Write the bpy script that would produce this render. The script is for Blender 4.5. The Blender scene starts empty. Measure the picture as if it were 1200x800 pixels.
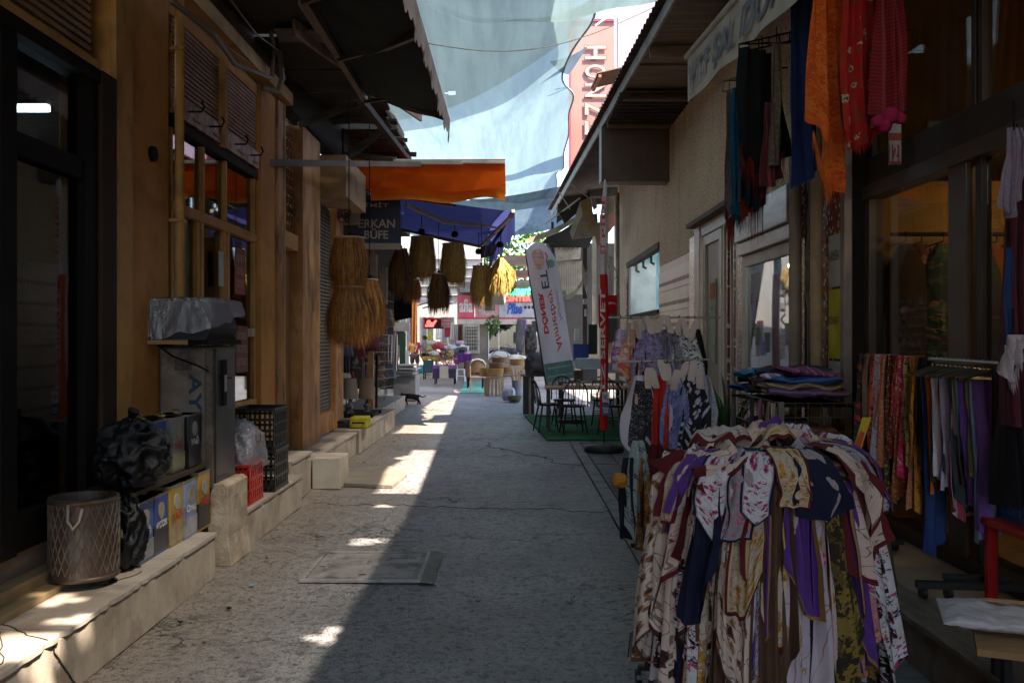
import bpy, math, random
from mathutils import Vector, Matrix, noise
R = math.radians
PI = math.pi
random.seed(7)
S = bpy.context.scene
COL = S.collection
# ------------------------------------------------------------ camera, world, sun, exposure
H = 1.6
F = 1100.0
cam_d = bpy.data.cameras.new("camera")
cam = bpy.data.objects.new("camera", cam_d)
COL.objects.link(cam)
cam.location = (0, 0, H)
cam.rotation_euler = (R(90), 0, 0)
cam_d.sensor_width = 36.0
cam_d.lens = 36.0 * F / 1200.0
cam_d.shift_y = -3.0 / 1200.0
cam_d.clip_start = 0.05
cam_d.clip_end = 2000
S.camera = cam

SUN_DIR = Vector((0.5, -0.42, 1.0)).normalized()      # towards the sun
world = bpy.data.worlds.new("World")
S.world = world
world.use_nodes = True
wn = world.node_tree.nodes
bg = wn["Background"]
sky = wn.new("ShaderNodeTexSky")
sky.sky_type = 'NISHITA'
sky.sun_disc = False
sky.sun_elevation = math.asin(SUN_DIR.z)
sky.sun_rotation = math.atan2(SUN_DIR.x, SUN_DIR.y)
world.node_tree.links.new(sky.outputs[0], bg.inputs[0])
bg.inputs[1].default_value = 0.14
sun_d = bpy.data.lights.new("sun", 'SUN')
sun_d.energy = 5.0
sun_d.angle = R(0.6)
sun_d.color = (1.0, 0.87, 0.70)
sun = bpy.data.objects.new("sun", sun_d)
COL.objects.link(sun)
sun.rotation_euler = SUN_DIR.to_track_quat('Z', 'Y').to_euler()
sun.location = (6, -5, 14)
S.view_settings.view_transform = 'Standard'
S.view_settings.look = 'None'
S.view_settings.exposure = 2.45
S.view_settings.gamma = 1.0
S.view_settings.use_curve_mapping = False
S.cycles.use_denoising = True
S.cycles.max_bounces = 7
S.cycles.diffuse_bounces = 4
S.cycles.glossy_bounces = 3
S.cycles.transmission_bounces = 4
S.cycles.transparent_max_bounces = 10
S.cycles.caustics_reflective = False
S.cycles.caustics_refractive = False
S.cycles.sample_clamp_indirect = 4.0

def P(px, py, Y):
    """the point at distance Y along the street that stands at this place of the view"""
    return Vector(((px - 600) / F * Y, Y, H - (py - 397) / F * Y))

# ------------------------------------------------------------ materials
def nd(nt, typ, **kw):
    n = nt.nodes.new(typ)
    for k, v in kw.items():
        setattr(n, k, v)
    return n

def mixc(nt, fac, a, b):
    m = nt.nodes.new('ShaderNodeMix')
    m.data_type = 'RGBA'
    for sock, v in ((m.inputs[0], fac), (m.inputs[6], a), (m.inputs[7], b)):
        if isinstance(v, bpy.types.NodeSocket):
            nt.links.new(v, sock)
        elif isinstance(v, (int, float)):
            sock.default_value = v
        else:
            sock.default_value = (*v[:3], 1)
    return m.outputs[2]

def mth(nt, op, a, b=None, c=None, clamp=False):
    m = nt.nodes.new('ShaderNodeMath')
    m.operation = op
    m.use_clamp = clamp
    for i, v in enumerate((a, b, c)):
        if v is None: continue
        if isinstance(v, bpy.types.NodeSocket): nt.links.new(v, m.inputs[i])
        else: m.inputs[i].default_value = v
    return m.outputs[0]

def ramp(nt, x, lo, hi):
    m = nt.nodes.new('ShaderNodeMapRange')
    m.interpolation_type = 'SMOOTHSTEP'
    nt.links.new(x, m.inputs[0])
    m.inputs[1].default_value = lo
    m.inputs[2].default_value = hi
    return m.outputs[0]

def tex_noise(nt, vec, scale, detail=4, rough=.6, dist=0):
    n = nd(nt, 'ShaderNodeTexNoise')
    n.inputs['Scale'].default_value = scale
    n.inputs['Detail'].default_value = detail
    n.inputs['Roughness'].default_value = rough
    n.inputs['Distortion'].default_value = dist
    nt.links.new(vec, n.inputs['Vector'])
    return n.outputs[0]

MATS = {}
def mat(name, c, c2=None, rough=.75, scale=3.0, bump=0.0, bscale=40.0, metal=0.0, spec=.4,
        dirt=0.0, dirtc=(.03, .022, .015), dscale=1.6, stretch=None, lo=.35, hi=.65, coat=0):
    if name in MATS: return MATS[name]
    m = bpy.data.materials.new(name)
    m.use_nodes = True
    nt = m.node_tree
    b = nt.nodes['Principled BSDF']
    pos = nd(nt, 'ShaderNodeNewGeometry').outputs['Position']
    if stretch:
        mp = nd(nt, 'ShaderNodeMapping')
        mp.inputs['Scale'].default_value = stretch
        nt.links.new(pos, mp.inputs[0])
        pos = mp.outputs[0]
    if c2 is None: c2 = tuple(x * .72 for x in c)
    n1 = tex_noise(nt, pos, scale)
    col = mixc(nt, ramp(nt, n1, lo, hi), c, c2)
    if dirt > 0:
        n2 = tex_noise(nt, pos, dscale, 7, .7)
        col = mixc(nt, mth(nt, 'MULTIPLY', ramp(nt, n2, .48, .68), dirt), col, dirtc)
    nt.links.new(col, b.inputs['Base Color'])
    b.inputs['Roughness'].default_value = rough
    b.inputs['Metallic'].default_value = metal
    b.inputs['Specular IOR Level'].default_value = spec
    if coat: b.inputs['Coat Weight'].default_value = coat
    if bump:
        n3 = tex_noise(nt, pos, bscale, 5, .65)
        bp = nd(nt, 'ShaderNodeBump')
        bp.inputs['Strength'].default_value = min(1, bump)
        bp.inputs['Distance'].default_value = .02 * max(1, bump)
        nt.links.new(n3, bp.inputs['Height'])
        nt.links.new(bp.outputs[0], b.inputs['Normal'])
    MATS[name] = m
    return m

def emis(name, c, s):
    m = bpy.data.materials.new(name)
    m.use_nodes = True
    b = m.node_tree.nodes['Principled BSDF']
    b.inputs['Base Color'].default_value = (*c, 1)
    b.inputs['Emission Color'].default_value = (*c, 1)
    b.inputs['Emission Strength'].default_value = s
    return m

def glass_mat(name, tint=(.75, .8, .8), refl=.1, rough=.02):
    m = bpy.data.materials.new(name)
    m.use_nodes = True
    nt = m.node_tree
    out = nt.nodes['Material Output']
    nt.nodes.remove(nt.nodes['Principled BSDF'])
    t = nd(nt, 'ShaderNodeBsdfTransparent'); t.inputs[0].default_value = (*tint, 1)
    g = nd(nt, 'ShaderNodeBsdfGlossy'); g.inputs['Roughness'].default_value = rough
    fr = nd(nt, 'ShaderNodeFresnel'); gb = nd(nt, 'ShaderNodeNewGeometry')
    nt.links.new(mth(nt, 'SUBTRACT', 1.5, mth(nt, 'MULTIPLY', gb.outputs['Backfacing'], 1.5 - 1 / 1.5)), fr.inputs[0])
    mx = nd(nt, 'ShaderNodeMixShader')
    nt.links.new(mth(nt, 'ADD', fr.outputs[0], refl), mx.inputs[0])
    nt.links.new(t.outputs[0], mx.inputs[1]); nt.links.new(g.outputs[0], mx.inputs[2])
    nt.links.new(mx.outputs[0], out.inputs[0])
    return m

def sheer_mat(name, col, transp=.35, transl=.6, streak=None, rough=.6, gloss=0.0, scale=6, stretch=(1, 1, 1)):
    """thin woven or plastic sheet: part lets light straight through, part scatters it through"""
    m = bpy.data.materials.new(name)
    m.use_nodes = True
    nt = m.node_tree
    out = nt.nodes['Material Output']
    nt.nodes.remove(nt.nodes['Principled BSDF'])
    pos = nd(nt, 'ShaderNodeNewGeometry').outputs['Position']
    mp = nd(nt, 'ShaderNodeMapping'); mp.inputs['Scale'].default_value = stretch
    mp.inputs['Rotation'].default_value = (0, 0, .35)
    nt.links.new(pos, mp.inputs[0])
    n = tex_noise(nt, mp.outputs[0], scale, 6, .65)
    cc = mixc(nt, ramp(nt, n, .35, .7), col, streak or tuple(x * .8 for x in col))
    d = nd(nt, 'ShaderNodeBsdfDiffuse'); nt.links.new(cc, d.inputs[0])
    tl = nd(nt, 'ShaderNodeBsdfTranslucent'); nt.links.new(cc, tl.inputs[0])
    tp = nd(nt, 'ShaderNodeBsdfTransparent'); tp.inputs[0].default_value = (*[min(1, x * .3 + .7) for x in col], 1)
    m1 = nd(nt, 'ShaderNodeMixShader'); m1.inputs[0].default_value = transl
    nt.links.new(d.outputs[0], m1.inputs[1]); nt.links.new(tl.outputs[0], m1.inputs[2])
    last = m1.outputs[0]
    if gloss:
        g = nd(nt, 'ShaderNodeBsdfGlossy'); g.inputs['Roughness'].default_value = rough
        bp = nd(nt, 'ShaderNodeBump'); bp.inputs['Strength'].default_value = .8; bp.inputs['Distance'].default_value = .02
        nt.links.new(tex_noise(nt, pos, 25, 4, .6), bp.inputs['Height']); nt.links.new(bp.outputs[0], g.inputs['Normal'])
        mg = nd(nt, 'ShaderNodeMixShader'); mg.inputs[0].default_value = gloss
        nt.links.new(last, mg.inputs[1]); nt.links.new(g.outputs[0], mg.inputs[2]); last = mg.outputs[0]
    m2 = nd(nt, 'ShaderNodeMixShader'); m2.inputs[0].default_value = transp
    nt.links.new(last, m2.inputs[1]); nt.links.new(tp.outputs[0], m2.inputs[2])
    nt.links.new(m2.outputs[0], out.inputs[0])
    return m

FAB = {}
def fab(base, a=None, b=None, style='solid', scale=6., border=None, bw=.1, border2=None, rough=.85, thr=.33, seed=0., sheen=.0):
    """a printed fabric: pattern and woven border follow the cloth's own UV"""
    key = (base, a, b, style, scale, border, bw, border2, thr, seed)
    if key in FAB: return FAB[key]
    m = bpy.data.materials.new("fabric_" + style)
    m.use_nodes = True
    nt = m.node_tree
    bs = nt.nodes['Principled BSDF']
    uv = nd(nt, 'ShaderNodeTexCoord').outputs['UV']
    mp = nd(nt, 'ShaderNodeMapping')
    mp.inputs['Location'].default_value = (seed, seed * 1.7, seed * .3)
    mp.inputs['Scale'].default_value = (1, 3.2, 1)
    nt.links.new(uv, mp.inputs[0])
    v = mp.outputs[0]
    a = a or base; b = b or a
    col = mixc(nt, ramp(nt, tex_noise(nt, v, scale * .8, 3), .35, .65), base, tuple(x * .85 for x in base))
    if style != 'solid':
        nn = nd(nt, 'ShaderNodeTexNoise'); nn.inputs['Scale'].default_value = scale * 1.8
        nt.links.new(v, nn.inputs['Vector'])
        va = nd(nt, 'ShaderNodeVectorMath', operation='MULTIPLY_ADD')
        nt.links.new(nn.outputs['Color'], va.inputs[0])
        k = {'floral': .16, 'leaf': .3, 'dots': 0, 'rings': .03, 'check': 0, 'stripe': .04, 'paint': .5}[style]
        va.inputs[1].default_value = (k, k, k)
        nt.links.new(v, va.inputs[2])
        vv = va.outputs[0]
        vo = nd(nt, 'ShaderNodeTexVoronoi'); vo.inputs['Scale'].default_value = scale * (.8 if style in ('dots', 'rings') else 1.2)
        nt.links.new(vv, vo.inputs['Vector'])
        dist = vo.outputs['Distance']
        if style in ('floral', 'leaf'):
            fine = tex_noise(nt, v, scale * 5, 2)
            dd = mth(nt, 'ADD', dist, mth(nt, 'MULTIPLY', mth(nt, 'SUBTRACT', fine, .5), .5))
            col = mixc(nt, ramp(nt, dd, thr + .03, thr - .03), col, a)
            col = mixc(nt, ramp(nt, dd, thr * .55 + .03, thr * .55 - .03), col, b)
            stem_ = mth(nt, 'ABSOLUTE', mth(nt, 'SUBTRACT', tex_noise(nt, v, scale * 1.1, 1), .5))
            col = mixc(nt, mth(nt, 'MULTIPLY', ramp(nt, stem_, .02, .008), .7), col, b)
        elif style == 'dots':
            col = mixc(nt, ramp(nt, dist, thr + .03, thr - .03), col, a)
        elif style == 'rings':
            rg = mth(nt, 'ABSOLUTE', mth(nt, 'SUBTRACT', dist, thr))
            col = mixc(nt, ramp(nt, rg, .1, .07), col, a)
            col = mixc(nt, ramp(nt, dist, .1, .07), col, b)
        elif style == 'check':
            sx = nd(nt, 'ShaderNodeSeparateXYZ'); nt.links.new(v, sx.inputs[0])
            for s_ in (0, 1):
                w = mth(nt, 'FRACT', mth(nt, 'MULTIPLY', sx.outputs[s_], scale * (1 if s_ == 0 else 2.5)))
                col = mixc(nt, mth(nt, 'MULTIPLY', ramp(nt, w, .75, .8), .6), col, a)
        elif style == 'stripe':
            sx = nd(nt, 'ShaderNodeSeparateXYZ'); nt.links.new(vv, sx.inputs[0])
            w = mth(nt, 'FRACT', mth(nt, 'MULTIPLY', sx.outputs[0], scale))
            col = mixc(nt, ramp(nt, w, .5, .56), col, a)
            col = mixc(nt, ramp(nt, w, .86, .9), col, b)
        elif style == 'paint':
            n1 = tex_noise(nt, vv, scale * .6, 2); n2 = tex_noise(nt, vv, scale * .9, 2)
            col = mixc(nt, ramp(nt, n1, .5, .56), col, a)
            col = mixc(nt, ramp(nt, n2, .56, .6), col, b)
    if border:
        sx = nd(nt, 'ShaderNodeSeparateXYZ'); nt.links.new(uv, sx.inputs[0])
        u_, v_ = sx.outputs[0], sx.outputs[1]
        e = mth(nt, 'MINIMUM', mth(nt, 'MINIMUM', u_, mth(nt, 'SUBTRACT', 1., u_)), mth(nt, 'MULTIPLY', mth(nt, 'MINIMUM', v_, mth(nt, 'SUBTRACT', 1., v_)), 2.6))
        if border2:
            col = mixc(nt, mth(nt, 'LESS_THAN', e, bw * 1.45), col, border2)
        col = mixc(nt, mth(nt, 'LESS_THAN', e, bw), col, border)
    nt.links.new(col, bs.inputs['Base Color'])
    bs.inputs['Roughness'].default_value = rough
    bs.inputs['Sheen Weight'].default_value = sheen
    bs.inputs['Specular IOR Level'].default_value = .25
    bp = nd(nt, 'ShaderNodeBump'); bp.inputs['Strength'].default_value = .25; bp.inputs['Distance'].default_value = .004
    nt.links.new(tex_noise(nt, uv, 40, 3), bp.inputs['Height']); nt.links.new(bp.outputs[0], bs.inputs['Normal'])
    FAB[key] = m
    return m

# ------------------------------------------------------------ objects
PARENT_INV = {}
def thing(name, label, cat, loc=(0, 0, 0), rz=0.0, group=None):
    o = bpy.data.objects.new(name, None)
    COL.objects.link(o)
    o.empty_display_size = .1
    o.location = loc
    o.rotation_euler = (0, 0, rz)
    tag(o, label, cat, group)
    PARENT_INV[o.name] = (Matrix.Translation(Vector(loc)) @ Matrix.Rotation(rz, 4, 'Z')).inverted()
    return o

def tag(o, label=None, cat=None, group=None, kind=None):
    if label: o['label'] = label
    if cat: o['category'] = cat
    if group: o['group'] = group
    if kind: o['kind'] = kind
    return o

class MB:
    def __init__(s):
        s.v = []; s.f = []; s.uv = {}; s.mi = []; s.cur = 0
    def add(s, vs, fs, uvs=None):
        b = len(s.v)
        s.v.extend(Vector(v) for v in vs)
        for i, f in enumerate(fs):
            if uvs: s.uv[len(s.f)] = [uvs[k] for k in f]
            s.f.append(tuple(b + k for k in f)); s.mi.append(s.cur)
        return s
    def box(s, x0, x1, y0, y1, z0, z1):
        vs = [(x, y, z) for z in (z0, z1) for y in (y0, y1) for x in (x0, x1)]
        return s.add(vs, [(0, 2, 3, 1), (4, 5, 7, 6), (0, 1, 5, 4), (2, 6, 7, 3), (0, 4, 6, 2), (1, 3, 7, 5)])
    def obox(s, c, size, rz=0, rx=0, ry=0):
        M = Matrix.Translation(Vector(c)) @ Matrix.Rotation(rz, 4, 'Z') @ Matrix.Rotation(ry, 4, 'Y') @ Matrix.Rotation(rx, 4, 'X')
        a, b, d = [q / 2 for q in size]
        vs = [M @ Vector((x, y, z)) for z in (-d, d) for y in (-b, b) for x in (-a, a)]
        return s.add(vs, [(0, 2, 3, 1), (4, 5, 7, 6), (0, 1, 5, 4), (2, 6, 7, 3), (0, 4, 6, 2), (1, 3, 7, 5)])
    def bar(s, p, q, w, t=None, up=(0, 0, 1)):
        """square bar from p to q"""
        p, q = Vector(p), Vector(q); t = t or w
        d = (q - p).normalized(); u = Vector(up)
        if abs(d.dot(u)) > .95: u = Vector((0, 1, 0))
        r = d.cross(u).normalized(); u = r.cross(d)
        vs = [b + r * sx * w / 2 + u * sy * t / 2 for b in (p, q) for sy in (-1, 1) for sx in (-1, 1)]
        return s.add(vs, [(0, 1, 3, 2), (4, 6, 7, 5), (0, 4, 5, 1), (2, 3, 7, 6), (0, 2, 6, 4), (1, 5, 7, 3)])
    def tube(s, pts, r, n=8, caps=True):
        pts = [Vector(p) for p in pts]
        rs = r if isinstance(r, (list, tuple)) else [r] * len(pts)
        rings = []; u = None
        for i, p in enumerate(pts):
            d = (pts[min(i + 1, len(pts) - 1)] - pts[max(i - 1, 0)])
            d = d.normalized() if d.length > 1e-9 else Vector((0, 0, 1))
            if u is None:
                u = Vector((0, 0, 1)) if abs(d.z) < .9 else Vector((1, 0, 0))
            u = (u - d * u.dot(d)).normalized()
            w = d.cross(u)
            rings.append([p + (u * math.cos(2 * PI * k / n) + w * math.sin(2 * PI * k / n)) * rs[i] for k in range(n)])
        vs = [v for rg in rings for v in rg]
        fs = [(i * n + k, i * n + (k + 1) % n, (i + 1) * n + (k + 1) % n, (i + 1) * n + k) for i in range(len(pts) - 1) for k in range(n)]
        if caps:
            fs.append(tuple(range(n - 1, -1, -1))); fs.append(tuple((len(pts) - 1) * n + k for k in range(n)))
        return s.add(vs, fs)
    def lathe(s, prof, n=20, c=(0, 0, 0), sx=1, sy=1):
        c = Vector(c)
        vs = [c + Vector((r * math.cos(2 * PI * k / n) * sx, r * math.sin(2 * PI * k / n) * sy, z)) for r, z in prof for k in range(n)]
        fs = [(i * n + k, i * n + (k + 1) % n, (i + 1) * n + (k + 1) % n, (i + 1) * n + k) for i in range(len(prof) - 1) for k in range(n)]
        return s.add(vs, fs)
    def prism(s, pts, vec):
        """polygon of 3-D points pushed along vec"""
        pts = [Vector(p) for p in pts]; v = Vector(vec); n = len(pts)
        return s.add(pts + [p + v for p in pts], [tuple(range(n - 1, -1, -1)), tuple(range(n, 2 * n))] + [(k, (k + 1) % n, n + (k + 1) % n, n + k) for k in range(n)])
    def grid(s, fn, nu, nv, skip=None):
        vs = []; uv = []
        for j in range(nv + 1):
            for i in range(nu + 1):
                u, v = i / nu, j / nv
                vs.append(fn(u, v)); uv.append((u, v))
        fs = [(j * (nu + 1) + i, j * (nu + 1) + i + 1, (j + 1) * (nu + 1) + i + 1, (j + 1) * (nu + 1) + i) for j in range(nv) for i in range(nu)
              if not (skip and skip(i, j))]
        return s.add(vs, fs, uv)
    def mesh(s, name, mats, smooth=False):
        m = bpy.data.meshes.new(name)
        lo = [min(v[k] for v in s.v) for k in range(3)]; hi = [max(v[k] for v in s.v) for k in range(3)]
        o = Vector(((lo[0] + hi[0]) / 2, (lo[1] + hi[1]) / 2, lo[2]))
        m.from_pydata([tuple(v - o) for v in s.v], [], s.f)
        if s.uv:
            ul = m.uv_layers.new(name="UVMap")
            for p in m.polygons:
                us = s.uv.get(p.index)
                if us:
                    for k, li in enumerate(p.loop_indices): ul.data[li].uv = us[k]
        for mm in (mats if isinstance(mats, (list, tuple)) else [mats]): m.materials.append(mm)
        if any(s.mi): m.polygons.foreach_set('material_index', s.mi)
        if smooth: m.polygons.foreach_set('use_smooth', [True] * len(m.polygons))
        m.update()
        return m, o
    def build(s, name, mats, parent=None, smooth=False, bevel=0, local=False, label=None, kind=None, cat=None, group=None, subsurf=0):
        m, o = s.mesh(name, mats, smooth)
        ob = bpy.data.objects.new(name, m)
        COL.objects.link(ob)
        ob.location = o
        if parent is not None:
            ob.parent = parent
            if not local:
                ob.matrix_parent_inverse = world_of(parent).inverted()
        if bevel:
            b = ob.modifiers.new("bevel", 'BEVEL'); b.width = bevel; b.segments = 2; b.limit_method = 'ANGLE'
        if subsurf:
            b = ob.modifiers.new("subsurf", 'SUBSURF'); b.levels = subsurf; b.render_levels = subsurf
        tag(ob, label, cat, group, kind)
        return ob

def world_of(o):
    M = Matrix.Translation(o.location) @ o.rotation_euler.to_matrix().to_4x4()
    if o.parent is not None:
        M = world_of(o.parent) @ o.matrix_parent_inverse @ M
    return M

def struct(name, mb, m, parent=None, **kw):
    o = mb.build(name, m, parent, **kw)
    if parent is None: o['kind'] = 'structure'
    return o

def copy_tree(o, loc=None, rz=None, label=None, parent=None):
    c = o.copy(); COL.objects.link(c)
    if parent is not None: c.parent = parent
    for ch in list(o.children): copy_tree(ch, parent=c)
    if loc is not None: c.location = loc
    if rz is not None: c.rotation_euler = (0, 0, rz)
    if label: c['label'] = label
    return c

def piece(name, mesh, parent, loc, rot=(0, 0, 0)):
    o = bpy.data.objects.new(name, mesh); COL.objects.link(o)
    o.parent = parent
    o.matrix_parent_inverse = world_of(parent).inverted()
    o.location = loc; o.rotation_euler = rot
    return o

def text(s_, name, m, parent, o, r, u, w=None, h=None, depth=.004, bold=0.0, space=1.0, shear=0.0, label=None):
    """flat lettering: o = lower left corner, r = reading direction, u = up of the letters"""
    c = bpy.data.curves.new("lettering", 'FONT')
    c.body = s_; c.size = 1; c.offset = bold; c.space_character = space; c.shear = shear; c.resolution_u = 3
    t = bpy.data.objects.new("lettering", c); COL.objects.link(t)
    bpy.context.view_layer.update()
    me = bpy.data.meshes.new_from_object(t.evaluated_get(bpy.context.evaluated_depsgraph_get()))
    bpy.data.objects.remove(t); bpy.data.curves.remove(c)
    vs = [v.co.copy() for v in me.vertices]
    x0, x1 = min(v.x for v in vs), max(v.x for v in vs); y0, y1 = min(v.y for v in vs), max(v.y for v in vs)
    r = Vector(r).normalized(); u = Vector(u).normalized(); o = Vector(o); n = r.cross(u)
    if h is None: h = w * (y1 - y0) / (x1 - x0)
    if w is None: w = h * (x1 - x0) / (y1 - y0)
    mb = MB()
    mb.add([o + r * (v.x - x0) / (x1 - x0) * w + u * (v.y - y0) / (y1 - y0) * h for v in vs], [tuple(p.vertices) for p in me.polygons])
    bpy.data.meshes.remove(me)
    return mb.build(name, m, parent, label=label)

USED = {}
def lab_unique(s_):
    USED[s_] = USED.get(s_, 0) + 1
    return s_ if USED[s_] == 1 else ORD[USED[s_] - 1] + ' ' + s_
def rnd(a, b): return random.uniform(a, b)
def nz(x, y, z=0.): return noise.noise(Vector((x, y, z)))
# ============================================================ GROUND
def ground_mat():
    m = bpy.data.materials.new("asphalt"); m.use_nodes = True; nt = m.node_tree
    b = nt.nodes['Principled BSDF']
    pos = nd(nt, 'ShaderNodeNewGeometry').outputs['Position']
    big = tex_noise(nt, pos, .7, 5, .6); mid = tex_noise(nt, pos, 6, 6, .7); fine = tex_noise(nt, pos, 70, 3, .75)
    sx = nd(nt, 'ShaderNodeSeparateXYZ'); nt.links.new(pos, sx.inputs[0])
    col = mixc(nt, ramp(nt, big, .35, .65), (.33, .322, .33), (.23, .226, .236))
    # sandy dirt gathered against the left kerb
    sand = mth(nt, 'MULTIPLY', ramp(nt, mth(nt, 'ADD', sx.outputs[0], mth(nt, 'MULTIPLY', mid, .9)), -.55, -1.5), .8)
    col = mixc(nt, sand, col, (.24, .19, .15))
    col = mixc(nt, mth(nt, 'MULTIPLY', ramp(nt, mid, .5, .68), .6), col, (.06, .054, .048))
    vo = nd(nt, 'ShaderNodeTexVoronoi'); vo.inputs['Scale'].default_value = 48; nt.links.new(pos, vo.inputs['Vector'])
    grit = ramp(nt, vo.outputs['Distance'], .40, .15)
    col = mixc(nt, mth(nt, 'MULTIPLY', mth(nt, 'MULTIPLY', grit, ramp(nt, fine, .44, .54)), .75), col, (.34, .31, .28))
    dk = tex_noise(nt, pos, 22, 6, .85)
    col = mixc(nt, mth(nt, 'MULTIPLY', ramp(nt, dk, .50, .60), .75), col, (.04, .035, .032))
    cr = mth(nt, 'ABSOLUTE', mth(nt, 'SUBTRACT', tex_noise(nt, pos, .8, 6, .6), .5))
    crk = mth(nt, 'MULTIPLY', ramp(nt, cr, .006, .002), ramp(nt, tex_noise(nt, pos, .5, 2), .45, .6))
    col = mixc(nt, mth(nt, 'MULTIPLY', crk, .8), col, (.02, .018, .016))
    # a few damp smooth spots
    wet = ramp(nt, tex_noise(nt, pos, 1.3, 3, .5), .66, .72)
    col = mixc(nt, mth(nt, 'MULTIPLY', wet, .4), col, (.05, .05, .055))
    nt.links.new(col, b.inputs['Base Color'])
    rr = mth(nt, 'SUBTRACT', .66, mth(nt, 'MULTIPLY', ramp(nt, mid, .35, .6), .3))
    nt.links.new(rr, b.inputs['Roughness'])
    b.inputs['Specular IOR Level'].default_value = .5
    hgt = mth(nt, 'ADD', mth(nt, 'MULTIPLY', mid, .5), mth(nt, 'ADD', mth(nt, 'MULTIPLY', fine, .22), mth(nt, 'MULTIPLY', grit, .2)))
    hgt = mth(nt, 'SUBTRACT', hgt, mth(nt, 'MULTIPLY', crk, .4))
    bp = nd(nt, 'ShaderNodeBump'); bp.inputs['Strength'].default_value = 1; bp.inputs['Distance'].default_value = .05
    nt.links.new(hgt, bp.inputs['Height']); nt.links.new(bp.outputs[0], b.inputs['Normal'])
    return m
asphalt = ground_mat()
g = MB()
def gfn(u, v):
    x = -6 + 12 * u; y = -6 + 60 * v
    z = .012 * nz(x * .8, y * .8) + .006 * nz(x * 3, y * 3, 4)
    if x < -1.2: z += .02 * nz(x * 2, y * 2, 9) * min(1, (-1.2 - x))
    return Vector((x, y, z - .006))
g.grid(gfn, 60, 300)
struct('street_ground', g, asphalt, smooth=True)
struct('ground', MB().box(-300, 300, -100, 600, -.06, -.05), mat('far_ground', (.16, .15, .14), scale=.5))
# asphalt rubble crumbs along the left kerb
crumb = MB()
for k in range(420):
    y = rnd(2.5, 16); x = -1.98 + abs(random.gauss(0, .22)); s_ = rnd(.003, .011)
    if k % 40 == 0: s_ = .02
    z = .004
    b_ = [Vector((x + s_ * rnd(.7, 1.2) * math.cos(q * 1.257 + k), y + s_ * rnd(.7, 1.2) * math.sin(q * 1.257 + k), z)) for q in range(5)]
    t5 = [Vector((x + (v.x - x) * .6, y + (v.y - y) * .6, z + s_ * rnd(.45, .8))) for v in b_]
    crumb.add(b_ + t5, [(q, (q + 1) % 5, 5 + (q + 1) % 5, 5 + q) for q in range(5)] + [(5, 6, 7, 8, 9)])
crumb.build('gravel', mat('crumbs', (.2, .17, .13), scale=30), kind='stuff')

# ---- inspection cover
def cover():
    t = thing('manhole_cover', 'rectangular grey metal inspection cover with cross ribs set in the asphalt', 'manhole cover', (-.93, 7.05, 0))
    steel = mat('cover_steel', (.36, .33, .32), (.27, .25, .245), rough=.55, bump=.25, bscale=60, metal=.2, dirt=.6, dscale=6)
    x0, x1, y0, y1 = -1.40, -.60, 6.16, 7.0
    def sk(x): return x
    fr = MB()
    for a in ((x0, x1, y0, y0 + .03), (x0, x1, y1 - .03, y1), (x0, x0 + .03, y0 + .03, y1 - .03), (x1 - .03, x1, y0 + .03, y1 - .03)):
        fr.box(a[0], a[1], a[2], a[3], .0, .022)
    fr.build('frame', steel, t, bevel=.004)
    mb = MB().box(x0 + .034, x1 - .034, y0 + .034, y1 - .034, .0, .012)
    mb.build('plate', mat('cover_plate', (.30, .275, .265), (.2, .185, .175), rough=.6, bump=.2, bscale=70, dirt=.7, dscale=5), t)
    for k in range(2):
        for j in range(2):
            cx0 = x0 + .05 + k * .37; cy0 = y0 + .05 + j * .39
            MB().box(cx0 + .05, cx0 + .32, cy0 + .03, cy0 + .33, .012, .019).build('panel', steel, t, bevel=.003)
            for (a, b_) in (((cx0, cy0), (cx0 + .05, cy0 + .03)), ((cx0, cy0 + .36), (cx0 + .05, cy0 + .33))):
                MB().bar((a[0], a[1], .016), (b_[0], b_[1], .016), .008).build('rib', steel, t)
    MB().box(-1.03, -.98, 6.3, 6.315, .0192, .021).build('keyhole', mat('black_gap', (.004, .004, .004)), t)
    text('EVATEL', 'lettering', mat('cover_letters', (.05, .05, .055)), t, (-.88, 6.75, .0205), (1, 0, 0), (0, 1, 0), w=.2, h=.04, bold=.03)
    # cement collar round the right and rear edge
    c = MB()
    def cf(u, v):
        a = -1.25 + u * 2.2
        bx = -.60 + .10 + .05 * nz(u * 4, 2) ; 
        if u < .6:
            y = 6.12 + u / .6 * .92; x = -.60 + v * (.09 + .03 * nz(u * 6, 3))
        else:
            q = (u - .6) / .4; y = 7.0 + v * (.08 + .03 * nz(u * 6, 7)); x = -.56 - q * .8
        return Vector((x, y, .010 * (1 - v) + .004))
    c.grid(cf, 30, 3)
    c.build('cement_collar', mat('cement', (.24, .22, .2), (.17, .15, .13), bump=.5, bscale=50), t)
cover()

# ---- gutter strip and pavers on the right
edge_m = mat('granite_kerb', (.2, .2, .205), (.12, .12, .125), scale=4, bump=.3, bscale=60, rough=.6)
pave_m = mat('granite_paver', (.12, .12, .125), (.075, .075, .08), scale=5, bump=.35, bscale=60, rough=.6)
ps = struct('paving_strip', MB().box(.9, 1.97, 2.0, 14.5, -.03, .006), mat('paver_bed', (.04, .038, .036), bump=.4))
lab = None
y = 2.0
while y < 14.4:
    L = rnd(.45, .6)
    MB().box(.90, 1.03, y + .004, min(y + L, 14.5) - .004, -.01, .022 + rnd(0, .003)).build('kerb_stone', edge_m, ps, bevel=.004)
    y += L
me, o_ = MB().box(-.145, .145, -.145, .145, 0, .018).mesh('paver', pave_m)
y = 2.15
while y < 14.3:
    for k in range(3):
        piece('paver', me, ps, (1.20 + k * .3, y, rnd(-.004, .0)), (rnd(-.006, .006), rnd(-.006, .006), rnd(-.01, .01)))
    y += .3
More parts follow.
